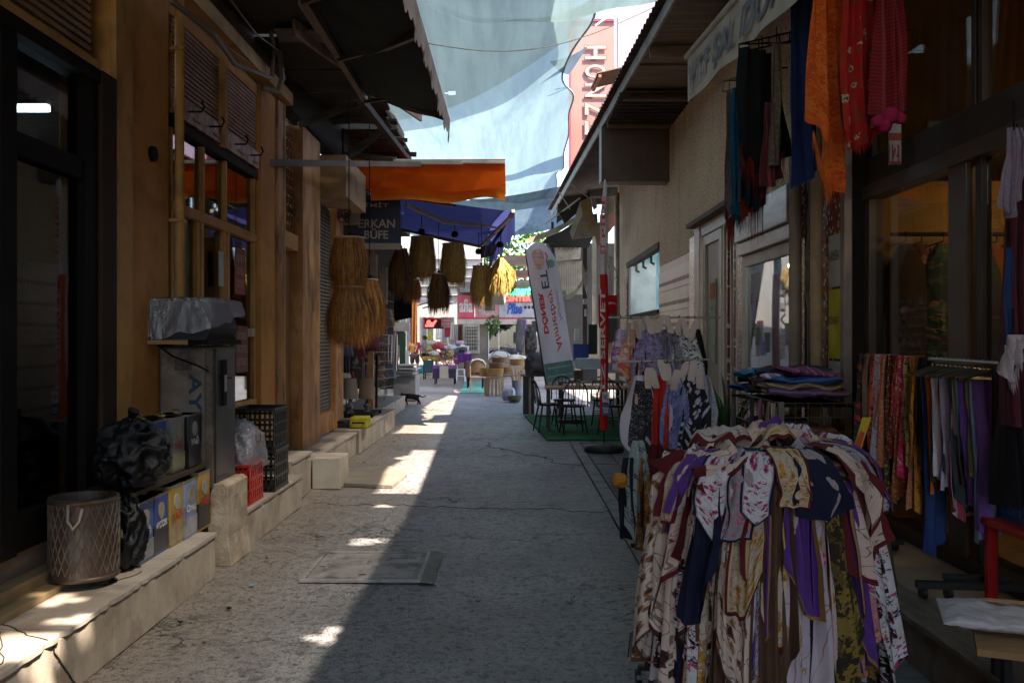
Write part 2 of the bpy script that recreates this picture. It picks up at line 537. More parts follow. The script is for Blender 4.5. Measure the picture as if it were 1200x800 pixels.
# rain grating slits near the flag base
gr_t = thing('drain_grating', 'dark iron drain grating with slots beside the scarf racks', 'drain grating', (1.35, 9.6, 0))
iron = mat('dark_iron', (.045, .043, .04), (.07, .05, .035), rough=.55, metal=.5, bump=.2)
for k in range(12):
    MB().box(1.12, 1.75, 9.05 + k * .1, 9.095 + k * .1, .016, .030).build('bar', iron, gr_t)
MB().box(1.08, 1.11, 9.0, 10.2, .01, .032).build('side_bar', iron, gr_t); MB().box(1.76, 1.79, 9.0, 10.2, .01, .032).build('side_bar', iron, gr_t)

# ---- left raised step: core, face slabs and top slabs
marble = mat('step_marble', (.42, .36, .30), (.31, .26, .21), scale=3, rough=.55, bump=.15, bscale=30, dirt=.55, dirtc=(.14, .095, .06), dscale=3.5)
marble_top = mat('step_top_marble', (.42, .37, .32), (.31, .26, .22), scale=2.5, rough=.5, bump=.15, bscale=25, dirt=.65, dirtc=(.16, .11, .075), dscale=2.4)
core_m = mat('rough_concrete', (.2, .17, .14), (.12, .10, .08), scale=6, bump=.7, bscale=25)
def slab(mb, x0, x1, y0, y1, z0, z1, chip=0):
    mb.box(x0, x1, y0, y1, z0, z1)
def step_run(y0, y1, xf, xb, h, name='raised_step', L=.52, kick=0):
    base = struct(name, MB().box(xb, xf - .02, y0, y1, -.02, h - .022), core_m)
    y = y0
    while y < y1 - .05:
        l = min(L * rnd(.8, 1.15), y1 - y)
        MB().box(xf - .02, xf + rnd(0, .004), y + .003, y + l - .003, 0, h - .024).build('face_slab', marble, base, bevel=.003)
        y += l
    y = y0
    while y < y1 - .05:
        l = min(L * 1.25 * rnd(.85, 1.1), y1 - y)
        t_ = MB()
        # worn outer edge: a strip of uneven outline
        n = 12
        tops = [Vector((xf + .018 - max(0, .035 * nz(y * 3 + k * .7, 5)) , y + .003 + (l - .006) * k / n, h - .022 + .022)) for k in range(n + 1)]
        poly = [Vector((xb + .26, y + .003, h))] + tops + [Vector((xb + .26, y + l - .003, h))]
        poly = [(p.x, p.y, h - .022) for p in poly]
        t_.prism(poly, (0, 0, .022 + rnd(0, .003)))
        t_.build('top_slab', marble_top, base)
        MB().box(xb, xb + .255, y + .003, y + l - .003, h - .022, h + .001).build('top_slab', marble_top, base)
        y += l
    return base
step_run(.6, 6.32, -2.0, -2.62, .30)
step_run(7.1, 9.0, -2.02, -2.62, .30)
step_run(9.0, 9.9, -2.12, -2.62, .42, L=.6)
step_run(9.95, 13.1, -2.18, -2.7, .30, L=.7)
step_run(13.1, 17.0, -2.12, -3.2, .34, L=.8)
step_run(17.0, 21.5, -2.45, -3.3, .30, L=.9)
# long cracks over the near step
ck = MB()
def crackline(p0, p1, n, w, amp, z, ax):
    prev = None
    for k in range(n + 1):
        t_ = k / n; p = Vector(p0).lerp(Vector(p1), t_)
        off = amp * (nz(k * 5. / n, w * 900, 3) + .35 * nz(k * 30. / n, w * 700, 3))
        p[ax] += off
        if prev is not None: ck.bar(prev, p, w, .004)
        prev = p
crackline((-2.005, 4.05, .3015), (-2.42, 4.35, .3015), 9, .006, .06, 0, 0)
crackline((-1.9945, 4.08, .27), (-1.9945, 4.28, .02), 7, .006, .05, 0, 1)
crackline((-2.02, 3.7, .3015), (-2.35, 4.3, .3015), 9, .005, .08, 0, 0)
crackline((-2.2, 4.9, .3015), (-2.04, 5.25, .3015), 7, .005, .06, 0, 0)
ck.build('pavement_cracks', mat('crack_dark', (.03, .022, .016)), kind='structure')
# marble block leaning on the kerb, pale block further on
t = MB()
pts = [(-2.06, 6.62, 0), (-2.0, 6.62, 0), (-1.985, 6.62, .50), (-1.99, 6.62, .575), (-2.06, 6.62, .57)]
t.prism([(-2.14, 6.6, 0), (-1.97, 6.6, 0), (-2.0, 6.6, .2), (-2.0, 6.6, .56), (-2.03, 6.6, .585), (-2.14, 6.6, .575)], (0, .5, 0))
ob = t.build('marble_slab', mat('raw_marble', (.42, .35, .27), (.28, .22, .16), scale=5, bump=.7, bscale=14, dirt=.5, dirtc=(.2, .14, .08), dscale=3), bevel=.006)
tag(ob, 'rough upright marble block standing at the kerb between oil tins and red crate', 'stone block')
t = MB().box(-2.13, -1.83, 10.0, 10.5, 0, .33)
tag(t.build('stone_block', mat('pale_block', (.45, .4, .34), (.36, .31, .25), bump=.2, dirt=.3), bevel=.008), 'low square pale marble block used as a step before the brown door', 'stone block')
t = MB().prism([(-1.83, 10.2, 0), (-1.28, 10.05, 0), (-1.22, 10.9, 0), (-1.5, 11.6, 0), (-1.95, 11.3, 0)], (0, 0, .035))
CPX = 0
tag(t.build('concrete_patch', mat('pale_cement', (.22, .19, .15), (.17, .145, .12), bump=.6, bscale=30)), 'thin sloping cement patch on the ground beside the pale block', 'patch')

# long cracks across the lane, worn patches, litter
ck = MB()
crackline((-1.95, 9.3, .004), (.9, 8.6, .004), 60, .004, .3, .004, 1)
crackline((-.4, 14.5, .004), (.9, 11.5, .004), 40, .006, .4, .004, 0)
ck.build('pavement_cracks', MATS['crack_dark'], kind='structure')
for k, (cx, cy, rx, ry, c) in enumerate(()):
    t = MB().prism([(cx + rx * abs(math.cos(q * PI / 12)) ** .4 * math.copysign(1, math.cos(q * PI / 12)) * (1 + .25 * nz(q * .6, k)), cy + ry * math.sin(q * PI / 12) * (1 + .25 * nz(q * .6, k + 9)), .001) for q in range(24)], (0, 0, .002 + .001 * k))
    t.build('asphalt_patch', mat('patch%d' % k, c, tuple(q * .7 for q in c), scale=14, bump=.6, bscale=90, lo=.45, hi=.55), kind='structure')
for k, (px, py, c, lb_) in enumerate(((295, 688, (.25, .45, .6), 'small crushed pale blue wrapper on the asphalt below the marble block'), (268, 715, (.02, .02, .02), 'tiny black crumb of litter on the near asphalt'), (212, 731, (.02, .015, .012), 'small dark stone on the near asphalt by the step'), (330, 606, (.5, .45, .4), 'scrap of pale paper near the raised kerb'), (452, 548, (.3, .2, .12), 'dry brown leaf near the sunlit strip'), (560, 706, (.3, .28, .26), 'flattened grey chewing gum spot in the middle of the lane'))):
    Yq = H * F / (py - 397); q_ = P(px, py, Yq); s_ = .022
    t = MB().add([(q_.x + s_ * rnd(.6, 1.3) * math.cos(a), Yq + s_ * rnd(.6, 1.3) * math.sin(a), .012 + rnd(0, .012)) for a in (0, 1.2, 2.5, 3.8, 5)] + [(q_.x, Yq, .004)], [(0, 1, 2, 3, 4), (1, 0, 5), (2, 1, 5), (3, 2, 5), (4, 3, 5), (0, 4, 5)])
    tag(t.build('litter', mat('litter%d' % k, c)), lb_, 'litter')
# ---- right platform
plat_m = mat('platform_floor', (.34, .25, .18), (.27, .19, .135), scale=1.5, rough=.5, bump=.08, bscale=30, dirt=.35, dirtc=(.12, .08, .06))
plat = struct('platform', MB().box(1.98, 3.0, 1.2, 8.2, -.02, .262), plat_m)
nose_m = mat('platform_edge', (.17, .135, .105), (.10, .08, .065), scale=5, rough=.6, bump=.5, bscale=20, dirt=.4, stretch=(6, 1, 6))
y = 1.2
while y < 8.1:
    L = rnd(.9, 1.2); L = min(L, 8.2 - y)
    MB().box(1.9, 2.12, y + .003, y + L - .003, .236, .272).build('edge_stone', nose_m, plat, bevel=.006)
    MB().box(1.955, 1.979, y + .003, y + L - .003, 0, .235).build('face_slab', core_m, plat, bevel=.004)
    y += L
struct('rear_platform', MB().box(2.0, 2.52, 8.2, 24, -.02, .2), core_m)

# ============================================================ LEFT BUILDING (ochre)
ochre = mat('ochre_paint', (.58, .27, .085), (.48, .215, .065), scale=1.2, rough=.7, spec=.12, bump=.15, bscale=14, dirt=.4, dirtc=(.14, .07, .03), dscale=1.3)
ochre2 = mat('ochre_trim', (.52, .27, .085), (.40, .2, .06), scale=1.6, rough=.6, spec=.2, bump=.12, dirt=.5, dirtc=(.12, .055, .02), dscale=2.5)
rusty = mat('rusty_ochre', (.52, .27, .10), (.30, .13, .045), scale=2.5, rough=.65, bump=.25, dirt=.9, dirtc=(.07, .028, .012), dscale=2.2, stretch=(1, 1, .5))
dark_frame = mat('black_metal', (.005, .004, .0035), (.008, .006, .005), rough=.7, bump=.05, spec=.12)
shut_m = mat('shutter_metal', (.30, .17, .085), (.2, .11, .055), rough=.45, scale=4, dirt=.5, dirtc=(.08, .04, .02), dscale=5)
shut_pale = mat('shutter_worn', (.34, .27, .2), (.17, .09, .045), rough=.5, scale=7, lo=.45, hi=.55)
win_glass = glass_mat('window_glass', (.62, .66, .68), .015)
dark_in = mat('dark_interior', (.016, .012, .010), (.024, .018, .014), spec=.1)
XL = -2.5
LB = thing('ochre_shop_building', 'ochre painted shop building with black glazed door and roller shutters on the left', 'building', (XL, 5, 0))
def lb(name, x0, x1, y0, y1, z0, z1, m, bevel=.004, **k): return MB().box(x0, x1, y0, y1, z0, z1).build(name, m, LB, bevel=bevel, **k)
# near shop front (Y .8-5.85)
lb('sill', XL - .12, XL + .09, .8, 5.78, .302, .40, mat('wood_sill', (.42, .30, .17), (.3, .2, .11), scale=6, dirt=.4, stretch=(1, .3, 1)))
lb('sill', XL - .05, XL + .18, .8, 5.6, .301, .335, mat('wood_sill2', (.36, .25, .13), (.25, .17, .09), scale=6, dirt=.5, stretch=(1, .3, 1)))
lb('kick_panel', XL - .06, XL + .0, .8, 5.5, .40, .52, mat('dull_metal', (.22, .17, .13), (.14, .1, .08)))
for yy, w in ((.8, .12), (2.2, .1), (3.5, .12), (4.52, .15), (5.42, .14)):
    lb('door_post', XL - .07, XL + .04, yy, yy + w, .52, 3.12, dark_frame)
lb('door_post', XL - .05, XL + .06, 5.60, 5.80, .3, 3.2, mat('brown_jamb', (.045, .026, .017), (.03, .018, .012), spec=.15))
for y0, y1 in ((.92, 2.2), (2.3, 3.5), (3.62, 4.52), (4.67, 5.42)):
    lb('transom', XL - .06, XL + .03, y0, y1, 2.52, 2.64, dark_frame)
    lb('rail', XL - .06, XL + .03, y0, y1, .53, .72, dark_frame)
    f = MB().box(XL - .02, XL - .012, y0, y1, 2.64, 3.12).build('window_pane', win_glass, LB)
    f = MB().box(XL - .02, XL - .012, y0, y1, .72, 2.52).build('window_pane', win_glass, LB)
lb('lintel', XL - .1, XL + .05, .8, 5.60, 3.12, 3.2, dark_frame)
nb = lb('shutter_box', XL - .18, XL - .03, .8, 5.58, 3.22, 4.05, shut_m)
sl, _ = MB().prism([(0, 0, 0), (.022, 0, .008), (.028, 0, .028), (.014, 0, .042), (0, 0, .045)], (0, 4.76, 0)).mesh('slat', shut_m)
for k in range(17):
    piece('slat', sl, nb, (XL - .01, .81 + 2.38, 3.25 + k * .047))
lb('bottom_rail', XL - .04, XL + .045, .8, 5.6, 3.195, 3.25, ochre2)
# pillar with bright trim, switch knob
lb('pillar', XL - .3, XL + .02, 5.80, 6.78, .3, 4.4, ochre)
lb('pillar_trim', XL + .02, XL + .055, 5.80, 6.06, .3, 4.4, ochre2)
kn = MB().lathe([(.0, .03), (.035, .03), (.045, .02), (.05, 0)], 14)
kn = MB(); kn.tube([(XL + .02, 6.45, 2.87), (XL + .05, 6.45, 2.87)], .052, 14)
kn.build('round_socket', dark_frame, LB)
# downpipe
MB().tube([(XL + .07, 6.86, .3), (XL + .07, 6.86, 5.2)], .035, 10).build('downpipe', ochre2, LB, smooth=True)
for z in (1.4, 2.45, 3.7): lb('pipe_clip', XL - .02, XL + .11, 6.82, 6.90, z, z + .025, rusty)
# window bay Y 6.9-9.2
lb('wall_panel', XL - .12, XL - .0, 6.9, 9.25, .3, .95, ochre)
wf = lb('window_frame', XL - .09, XL - .0, 6.9, 9.2, .95, 1.02, ochre2)
lb('window_frame', XL - .09, XL + .01, 6.9, 9.2, 2.54, 2.62, ochre2)
lb('window_frame', XL - .1, XL + .01, 6.9, 9.2, 3.16, 3.24, dark_frame)
for yy in (6.9, 7.48, 8.18, 9.12): lb('window_post', XL - .09, XL - .005, yy, yy + .055, 1.02, 2.54, ochre2)
for yy in (7.56, 8.26): lb('casement_stile', XL - .07, XL + .004, yy, yy + .05, 1.02, 2.54, ochre2)
for yy in (6.9, 7.62, 8.22, 9.12): lb('window_post', XL - .09, XL - .005, yy, yy + .04, 2.62, 3.16, ochre2)
lb('casement_rail', XL - .06, XL + .004, 8.31, 9.12, 1.62, 1.70, mat('pale_wood', (.45, .34, .2)))
lb('window_pane', XL - .05, XL - .042, 6.95, 9.12, 1.02, 2.54, win_glass)
lb('window_pane', XL - .05, XL - .042, 6.94, 9.12, 2.62, 3.16, win_glass)
for y0, y1 in ((6.9, 8.02), (8.10, 9.2)):
    sb = lb('shutter', XL - .16, XL - .03, y0, y1, 3.26, 3.97, shut_m)
    s2, _ = MB().prism([(0, 0, 0), (.018, 0, .006), (.022, 0, .024), (.012, 0, .036), (0, 0, .038)], (0, y1 - y0 - .02, 0)).mesh('slat', shut_m)
    for k in range(15): piece('slat', s2, sb, (XL - .012, (y0 + y1) / 2, 3.42 + k * .037))
    MB().box(XL - .02, XL + .02, y0, y1, 3.26, 3.42).build('bottom_slat', shut_pale, sb)
    for k in range(2):
        yy = y0 + .3 + k * .5
        MB().tube([(XL + .02, yy, 3.34), (XL + .12, yy, 3.34), (XL + .14, yy, 3.38), (XL + .12, yy, 3.42)], .008, 6).build('hook', dark_frame, sb)
        MB().box(XL + .02, XL + .03, yy + .1, yy + .25, 3.30, 3.312).build('bolt', rusty, sb)
lb('mullion', XL - .05, XL + .05, 8.02, 8.10, 3.24, 4.0, ochre2)
lb('wall', XL - .2, XL - .0, 6.78, 9.25, 3.98, 4.12, ochre)
lb('cornice', XL - .2, XL + .12, 5.9, 10.2, 4.13, 4.26, ochre2)
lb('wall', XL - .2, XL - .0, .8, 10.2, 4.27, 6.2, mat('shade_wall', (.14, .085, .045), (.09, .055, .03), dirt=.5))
lb('wall', XL - .2, XL - .0, .8, 5.8, 4.06, 4.26, ochre)
lb('pillar', XL - .3, XL + .03, 9.25, 10.05, .3, 4.12, ochre)
lb('pillar_trim', XL + .03, XL + .06, 9.8, 10.05, .3, 4.1, rusty)
# things in the window: round dark fan, posters
MB().tube([(XL - .14, 7.0, 2.72), (XL - .10, 7.0, 2.72)], .24, 24).build('ventilator', dark_frame, LB, smooth=False)
# interior rooms
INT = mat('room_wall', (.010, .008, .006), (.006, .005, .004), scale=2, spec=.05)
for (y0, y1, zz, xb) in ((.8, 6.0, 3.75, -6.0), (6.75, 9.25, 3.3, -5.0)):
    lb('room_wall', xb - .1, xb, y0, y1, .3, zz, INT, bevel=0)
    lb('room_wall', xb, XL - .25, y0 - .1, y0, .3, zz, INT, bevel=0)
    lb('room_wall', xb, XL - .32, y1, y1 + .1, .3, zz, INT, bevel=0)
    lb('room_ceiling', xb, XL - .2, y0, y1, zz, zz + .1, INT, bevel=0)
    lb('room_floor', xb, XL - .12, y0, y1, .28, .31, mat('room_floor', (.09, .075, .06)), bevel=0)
# wall behind the camera on the left
lb('rear_wall', XL - .3, XL, -9, .8, 0, 6.2, ochre)
lb('roof', -9, XL - .02, -9, 22, 6.2, 6.4, core_m, bevel=0)

def poster(px0, px1, py0, py1, X, c, words_, label, tc=(.42, .36, .3)):
    Y0 = X * F / (px0 - 600); Y1 = X * F / (px1 - 600); Ym = (Y0 + Y1) / 2
    z1 = H - (py0 - 397) / F * Ym; z0 = H - (py1 - 397) / F * Ym
    t_ = thing('poster', label, 'poster', (X, Ym, z0))
    MB().box(X, X + .004, Y0, Y1, z0, z1).build('sheet', mat('poster_' + words_[0], c, tuple(q * .8 for q in c), rough=.5), t_)
    n = len(words_)
    for k, w in enumerate(words_):
        hh = (z1 - z0) * .8 / n
        text(w, 'lettering', mat('poster_ink%s' % str(tc), tc), t_, (X + .006, Y0 + (Y1 - Y0) * .12, z1 - (z1 - z0) * .08 - (k + 1) * hh * 1.05 + hh * .25), (0, 1, 0), (0, 0, 1), w=(Y1 - Y0) * .76, h=hh * .6, bold=.02)
    return t_
poster(275, 287, 291, 345, XL + .01, (.30, .04, .025), ['KIRMIZI', 'SOSLU', 'TOST'], 'upper red lettered poster in the lower left window casement')
poster(276, 290, 382, 436, XL + .01, (.20, .04, .02), ['DONER', 'KOFTE', 'ETTECI'], 'lower dark red food poster below the wooden casement rail')
t_ = MB().box(XL + .004, XL + .008, 7.98, 8.12, 2.05, 2.35)
tag(t_.build('notice', mat('paper', (.5, .47, .42))), 'small torn pale paper notice stuck on the middle window pane', 'notice')

# ============================================================ second left building (door, mesh, rolling shutter)
LC = thing('rusty_ochre_building', 'rust stained ochre building with brown door, wire mesh transom and narrow roller shutter', 'building', (XL, 12, 0))
def lc(name, x0, x1, y0, y1, z0, z1, m, bevel=.004, **k): return MB().box(x0, x1, y0, y1, z0, z1).build(name, m, LC, bevel=bevel, **k)
lc('door', XL - .15, XL - .1, 10.08, 11.0, .3, 2.62, mat('brown_door', (.27, .15, .06), (.2, .105, .045), scale=3, dirt=.6, dirtc=(.06, .03, .015), stretch=(1, 1, .4)))
lc('lintel', XL - .12, XL + .0, 10.08, 11.0, 2.62, 2.80, ochre2)
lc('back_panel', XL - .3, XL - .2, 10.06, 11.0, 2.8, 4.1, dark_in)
hx = MB()
r_ = .07
for j in range(12):
    for i in range(6):
        cy = 10.16 + i * r_ * 1.732 + (j % 2) * r_ * .866; cz = 2.86 + j * r_ * 1.5
        if cy > 10.98: continue
        vs = [Vector((XL - .04, cy + r_ * .95 * math.sin(PI / 3 * k), cz + r_ * .95 * math.cos(PI / 3 * k))) for k in range(7)]
        for k in (0, 1, 2, 5): hx.bar(vs[k], vs[k + 1], .008)
hx.build('wire_mesh', rusty, LC, kind='stuff')
lc('pillar', XL - .25, XL + .05, 11.0, 12.0, .3, 4.1, rusty)
pb = lc('pipe', XL + .02, XL + .07, 10.02, 10.08, .3, 4.1, rusty)
rs = lc('roller_shutter', XL - .1, XL - .05, 12.0, 13.1, .62, 3.4, mat('grey_shutter', (.10, .095, .08), (.07, .06, .05), rough=.5))
s3, _ = MB().prism([(0, 0, 0), (.02, 0, .01), (.02, 0, .035), (0, 0, .045)], (0, 1.06, 0)).mesh('slat', mat('grey_slat', (.12, .115, .10), (.08, .07, .055), rough=.5))
for k in range(56): piece('slat', s3, rs, (XL - .04, 12.55, .64 + k * .048))
lc('shutter_sill', XL - .1, XL + .02, 12.0, 13.1, .34, .6, rusty)
lc('pillar', XL - .2, XL + .04, 13.1, 13.7, .3, 4.1, rusty)
lc('sign_box', XL - .1, XL + .38, 12.0, 13.6, 3.42, 3.95, mat('sign_box', (.36, .23, .12), (.26, .16, .08), dirt=.4))
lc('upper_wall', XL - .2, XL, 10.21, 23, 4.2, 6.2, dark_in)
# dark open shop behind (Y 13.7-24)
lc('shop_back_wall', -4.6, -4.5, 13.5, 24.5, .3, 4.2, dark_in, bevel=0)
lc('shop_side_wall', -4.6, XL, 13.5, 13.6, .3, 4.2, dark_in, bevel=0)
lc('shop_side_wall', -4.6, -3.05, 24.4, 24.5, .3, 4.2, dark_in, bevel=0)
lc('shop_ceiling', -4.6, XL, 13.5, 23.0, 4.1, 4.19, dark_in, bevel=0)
lc('post', XL - .1, XL, 16.9, 17.05, .3, 4.1, rusty)
lc('end_wall', -8, -4.7, 24.51, 30, 0, 4.6, mat('grey_end_wall', (.30, .29, .28), (.22, .21, .2)))
# round beer emblem on the brown door
bm_ = MB(); bm_.tube([(XL - .1, 10.55, 1.72), (XL - .085, 10.55, 1.72)], .14, 20)
es = thing('round_sign', 'small round dark sign with pale letters ES on the brown door', 'sign', (XL - .09, 10.55, 1.6))
bm_.build('disc', mat('emblem_blue', (.03, .05, .09)), es)
text('EFES', 'lettering', mat('emblem_white', (.4, .4, .4)), es, (XL - .083, 10.45, 1.69), (0, 1, 0), (0, 0, 1), w=.2, h=.06, bold=.02)

# ============================================================ RIGHT STUCCO BUILDING
XR = 2.5
def stucco_mat():
    m = bpy.data.materials.new("stucco"); m.use_nodes = True; nt = m.node_tree
    b = nt.nodes['Principled BSDF']
    pos = nd(nt, 'ShaderNodeNewGeometry').outputs['Position']
    col = mixc(nt, ramp(nt, tex_noise(nt, pos, 1.2, 4), .35, .65), (.82, .64, .44), (.73, .56, .37))
    n = tex_noise(nt, pos, 32, 3, .7)
    col = mixc(nt, mth(nt, 'MULTIPLY', ramp(nt, n, .52, .6), .8), col, (.24, .17, .11))
    st = nd(nt, 'ShaderNodeMapping'); st.inputs['Scale'].default_value = (1, 3, .35); nt.links.new(pos, st.inputs[0])
    col = mixc(nt, mth(nt, 'MULTIPLY', ramp(nt, tex_noise(nt, st.outputs[0], 1.6, 5), .52, .72), .4), col, (.24, .18, .12))
    nt.links.new(col, b.inputs['Base Color']); b.inputs['Roughness'].default_value = .85
    bp = nd(nt, 'ShaderNodeBump'); bp.inputs['Strength'].default_value = 1; bp.inputs['Distance'].default_value = .03
    nt.links.new(tex_noise(nt, pos, 26, 3, .6), bp.inputs['Height']); nt.links.new(bp.outputs[0], b.inputs['Normal'])
    return m
stucco = stucco_mat()
def mosaic_mat():
    m = bpy.data.materials.new("mosaic"); m.use_nodes = True; nt = m.node_tree
    b = nt.nodes['Principled BSDF']
    pos = nd(nt, 'ShaderNodeNewGeometry').outputs['Position']
    sn = nd(nt, 'ShaderNodeVectorMath', operation='SNAP'); nt.links.new(pos, sn.inputs[0]); sn.inputs[1].default_value = (.5, .025, .025)
    wn_ = nd(nt, 'ShaderNodeTexWhiteNoise'); nt.links.new(sn.outputs[0], wn_.inputs['Vector'])
    r = wn_.outputs['Value']
    col = mixc(nt, r, (.16, .03, .018), (.3, .07, .04))
    col = mixc(nt, mth(nt, 'GREATER_THAN', r, .86), col, (.62, .5, .4))
    nt.links.new(col, b.inputs['Base Color']); b.inputs['Roughness'].default_value = .25
    return m
mosaic = mosaic_mat()
RB = thing('stucco_building', 'beige pebbledash shop building with kiosk window, aluminium door and display window on the right', 'building', (XR, 14, 0))
def rb(name, x0, x1, y0, y1, z0, z1, m, bevel=0, **k): return MB().box(x0, x1, y0, y1, z0, z1).build(name, m, RB, bevel=bevel, **k)
T = XR + .25
rb('wall', XR, T, 20.3, 22.0, .2, 5.3, stucco); rb('wall', XR, T, 15.9, 20.3, .2, 2.1, stucco)
rb('wall', XR, T, 15.9, 20.3, 3.22, 5.3, stucco)
rb('wall', XR, T, 12.9, 15.9, 2.82, 5.3, stucco)
rb('tiled_wall', XR, T, 12.9, 15.9, .2, 2.815, mat('pale_tile', (.50, .40, .30), (.42, .34, .26), rough=.4))
rb('wall', XR, T, 10.35, 12.9, 3.12, 5.3, stucco)
rb('wall', XR, T, 7.05, 10.35, 2.98, 5.3, stucco)
rb('wall', XR, T, 8.1, 10.35, .2, .95, stucco)
# pale perforated tiles below the stucco
tl = MB().box(0, .012, -.245, .245, -.16, .16); tm_, _ = tl.mesh('tile', mat('pale_tile2', (.56, .45, .35), (.48, .38, .29), rough=.35))
for j in range(7):
    for i in range(6):
        piece('tile', tm_, RB, (XR - .006, 13.16 + i * .497, .38 + j * .333))
nt_ = MB()
for j in range(7):
    for i in range(28):
        yy = 12.98 + i * .105
        for dz in (-.1,): nt_.box(XR - .016, XR - .011, yy, yy + .03, .56 + j * .333 + dz, .62 + j * .333 + dz)
nt_.build('tile_notch', mat('notch', (.13, .09, .06)), RB, kind='stuff')
# kiosk window room
blue_in = mat('kiosk_wall', (.45, .62, .66), (.38, .55, .6), rough=.4)
rb('kiosk_room', T, T + 2.0, 20.3, 20.4, .2, 3.6, blue_in); rb('kiosk_room', T + 1.9, T + 2.0, 15.9, 20.3, .2, 3.6, blue_in)
rb('kiosk_room', T, T + 2.0, 15.8, 15.9, .2, 3.6, blue_in); rb('kiosk_ceiling', T, T + 2, 15.8, 20.4, 3.6, 3.7, blue_in)
rb('window_reveal', XR + .02, T + .3, 19.9, 20.28, 2.1, 3.2, mat('white_panel', (.68, .66, .62)))
rb('window_sill', XR - .04, T, 15.9, 20.3, 2.04, 2.1, dark_frame)
rb('window_head', XR - .03, XR + .1, 15.9, 20.3, 3.14, 3.24, mat('rust_head', (.12, .08, .05)))
for k in range(3):
    MB().tube([(XR + .02, 17 + k, 3.1), (XR + .02, 17 + k, 2.98), (XR + .08, 17 + k, 2.95)], .025, 6).build('shutter_bracket', iron, RB)
st = MB().tube([(T + .8, 18.6, 2.05), (T + .8, 18.6, 2.6)], .17, 12)
tag(st.build('steel_urn', mat('bright_steel', (.5, .5, .5), rough=.25, metal=1)), 'steel urn standing inside the kiosk window', 'urn')
st = MB(); 
for k in range(3): st.box(T + 1.3, T + 1.7, 18.9, 19.8, 2.0 + k * .2, 2.15 + k * .2)
tag(st.build('crate_stack', mat('grey_boxes', (.2, .2, .2))), 'grey boxes stacked at the back of the kiosk', 'boxes')
# mosaic pilasters
for y0, y1, z1 in ((20.3, 20.6, 2.9), (12.78, 13.12, 3.0), (10.12, 10.32, 2.7)):
    rb('mosaic_strip', XR - .02, XR, y0, y1, .2, z1, mosaic)
rb('mosaic_strip', XR - .01, T, 7.05, 8.12, .2, 2.98, mosaic)
# aluminium door
alu = mat('beige_aluminium', (.50, .44, .36), (.44, .38, .31), rough=.4, dirt=.25)
alu_d = mat('door_inner', (.34, .30, .24), (.28, .25, .2), rough=.5)
rb('door_frame', XR - .02, XR + .1, 12.45, 12.78, .2, 3.1, alu, bevel=.004)
rb('door_frame', XR - .0, XR + .1, 10.35, 10.5, .2, 3.1, alu, bevel=.004)
rb('door_frame', XR - .0, XR + .1, 10.5, 12.45, 2.95, 3.1, alu, bevel=.004)
dr = rb('door', XR + .05, XR + .09, 11.3, 12.42, .2, 2.94, alu_d, bevel=.003)
for (y0, y1, z0, z1) in ((11.3, 11.45, .2, 2.94), (12.27, 12.42, .2, 2.94), (11.45, 12.27, 2.82, 2.94), (11.45, 12.27, .2, .45)):
    MB().box(XR + .02, XR + .05, y0, y1, z0, z1).build('stile', alu, dr, bevel=.004)
MB().box(XR + .03, XR + .045, 11.7, 11.95, 1.3, 2.35).build('notice', mat('door_notice', (.4, .42, .36), (.3, .36, .25)), dr)
MB().box(XR + .02, XR + .03, 11.71, 11.94, 2.1, 2.3).build('notice', mat('door_notice_red', (.45, .12, .06)), dr)
text('AÇIK', 'lettering', mat('ink', (.05, .05, .05)), dr, (XR + .019, 11.92, 1.95), (0, -1, 0), (0, 0, 1), w=.18, h=.06)
d2 = rb('door', XR + .05, XR + .09, 10.52, 11.28, .2, 2.94, mat('grey_curtain', (.3, .27, .2), (.2, .19, .14), scale=3, stretch=(1, 8, .5)), bevel=.003)
for k in range(4): MB().box(XR + .01, XR + .05, 10.6 + k * .17, 10.64 + k * .17, .2, 2.94).build('stile', alu if k % 2 else mosaic, d2, bevel=.002)
rb('door_canopy', XR - .12, XR + .02, 10.3, 12.85, 3.1, 3.16, mat('door_hood', (.16, .11, .08)), bevel=.003)
# display window with roller box
steel_box = mat('brushed_steel', (.52, .47, .43), (.4, .35, .31), rough=.35, metal=.4, scale=3, dirt=.3, stretch=(1, .6, 4))
rb('shutter_box', XR - .12, XR + .05, 8.14, 10.1, 2.62, 2.95, steel_box, bevel=.01)
rb('shutter_box', XR - .08, XR + .05, 8.14, 10.1, 2.48, 2.615, steel_box, bevel=.01)
rb('window_frame', XR - .03, XR + .05, 8.14, 10.1, 2.36, 2.475, alu, bevel=.004)
rb('window_frame', XR - .03, XR + .05, 9.95, 10.1, .95, 2.36, alu, bevel=.004)
rb('window_frame', XR - .03, XR + .05, 8.14, 8.2, .95, 2.36, alu, bevel=.004)
rb('window_frame', XR - .03, XR + .05, 8.2, 9.95, .95, 1.03, alu, bevel=.004)
rb('window_pane', XR + .0, XR + .006, 8.2, 9.95, 1.03, 2.36, win_glass)
shop_in = mat('shop_inside', (.22, .25, .27), (.15, .17, .18))
rb('shop_room', T + 1.2, T + 1.3, 7.2, 10.3, .3, 2.7, shop_in); rb('shop_room', XR + .07, T + 1.2, 10.25, 10.35, .3, 2.7, shop_in)
rb('shop_room', XR + .1, T + 1.2, 8.1, 8.14, .3, 2.7, shop_in); rb('shop_ceiling', XR + .1, T + 1.2, 8.1, 10.3, 2.5, 2.6, shop_in)
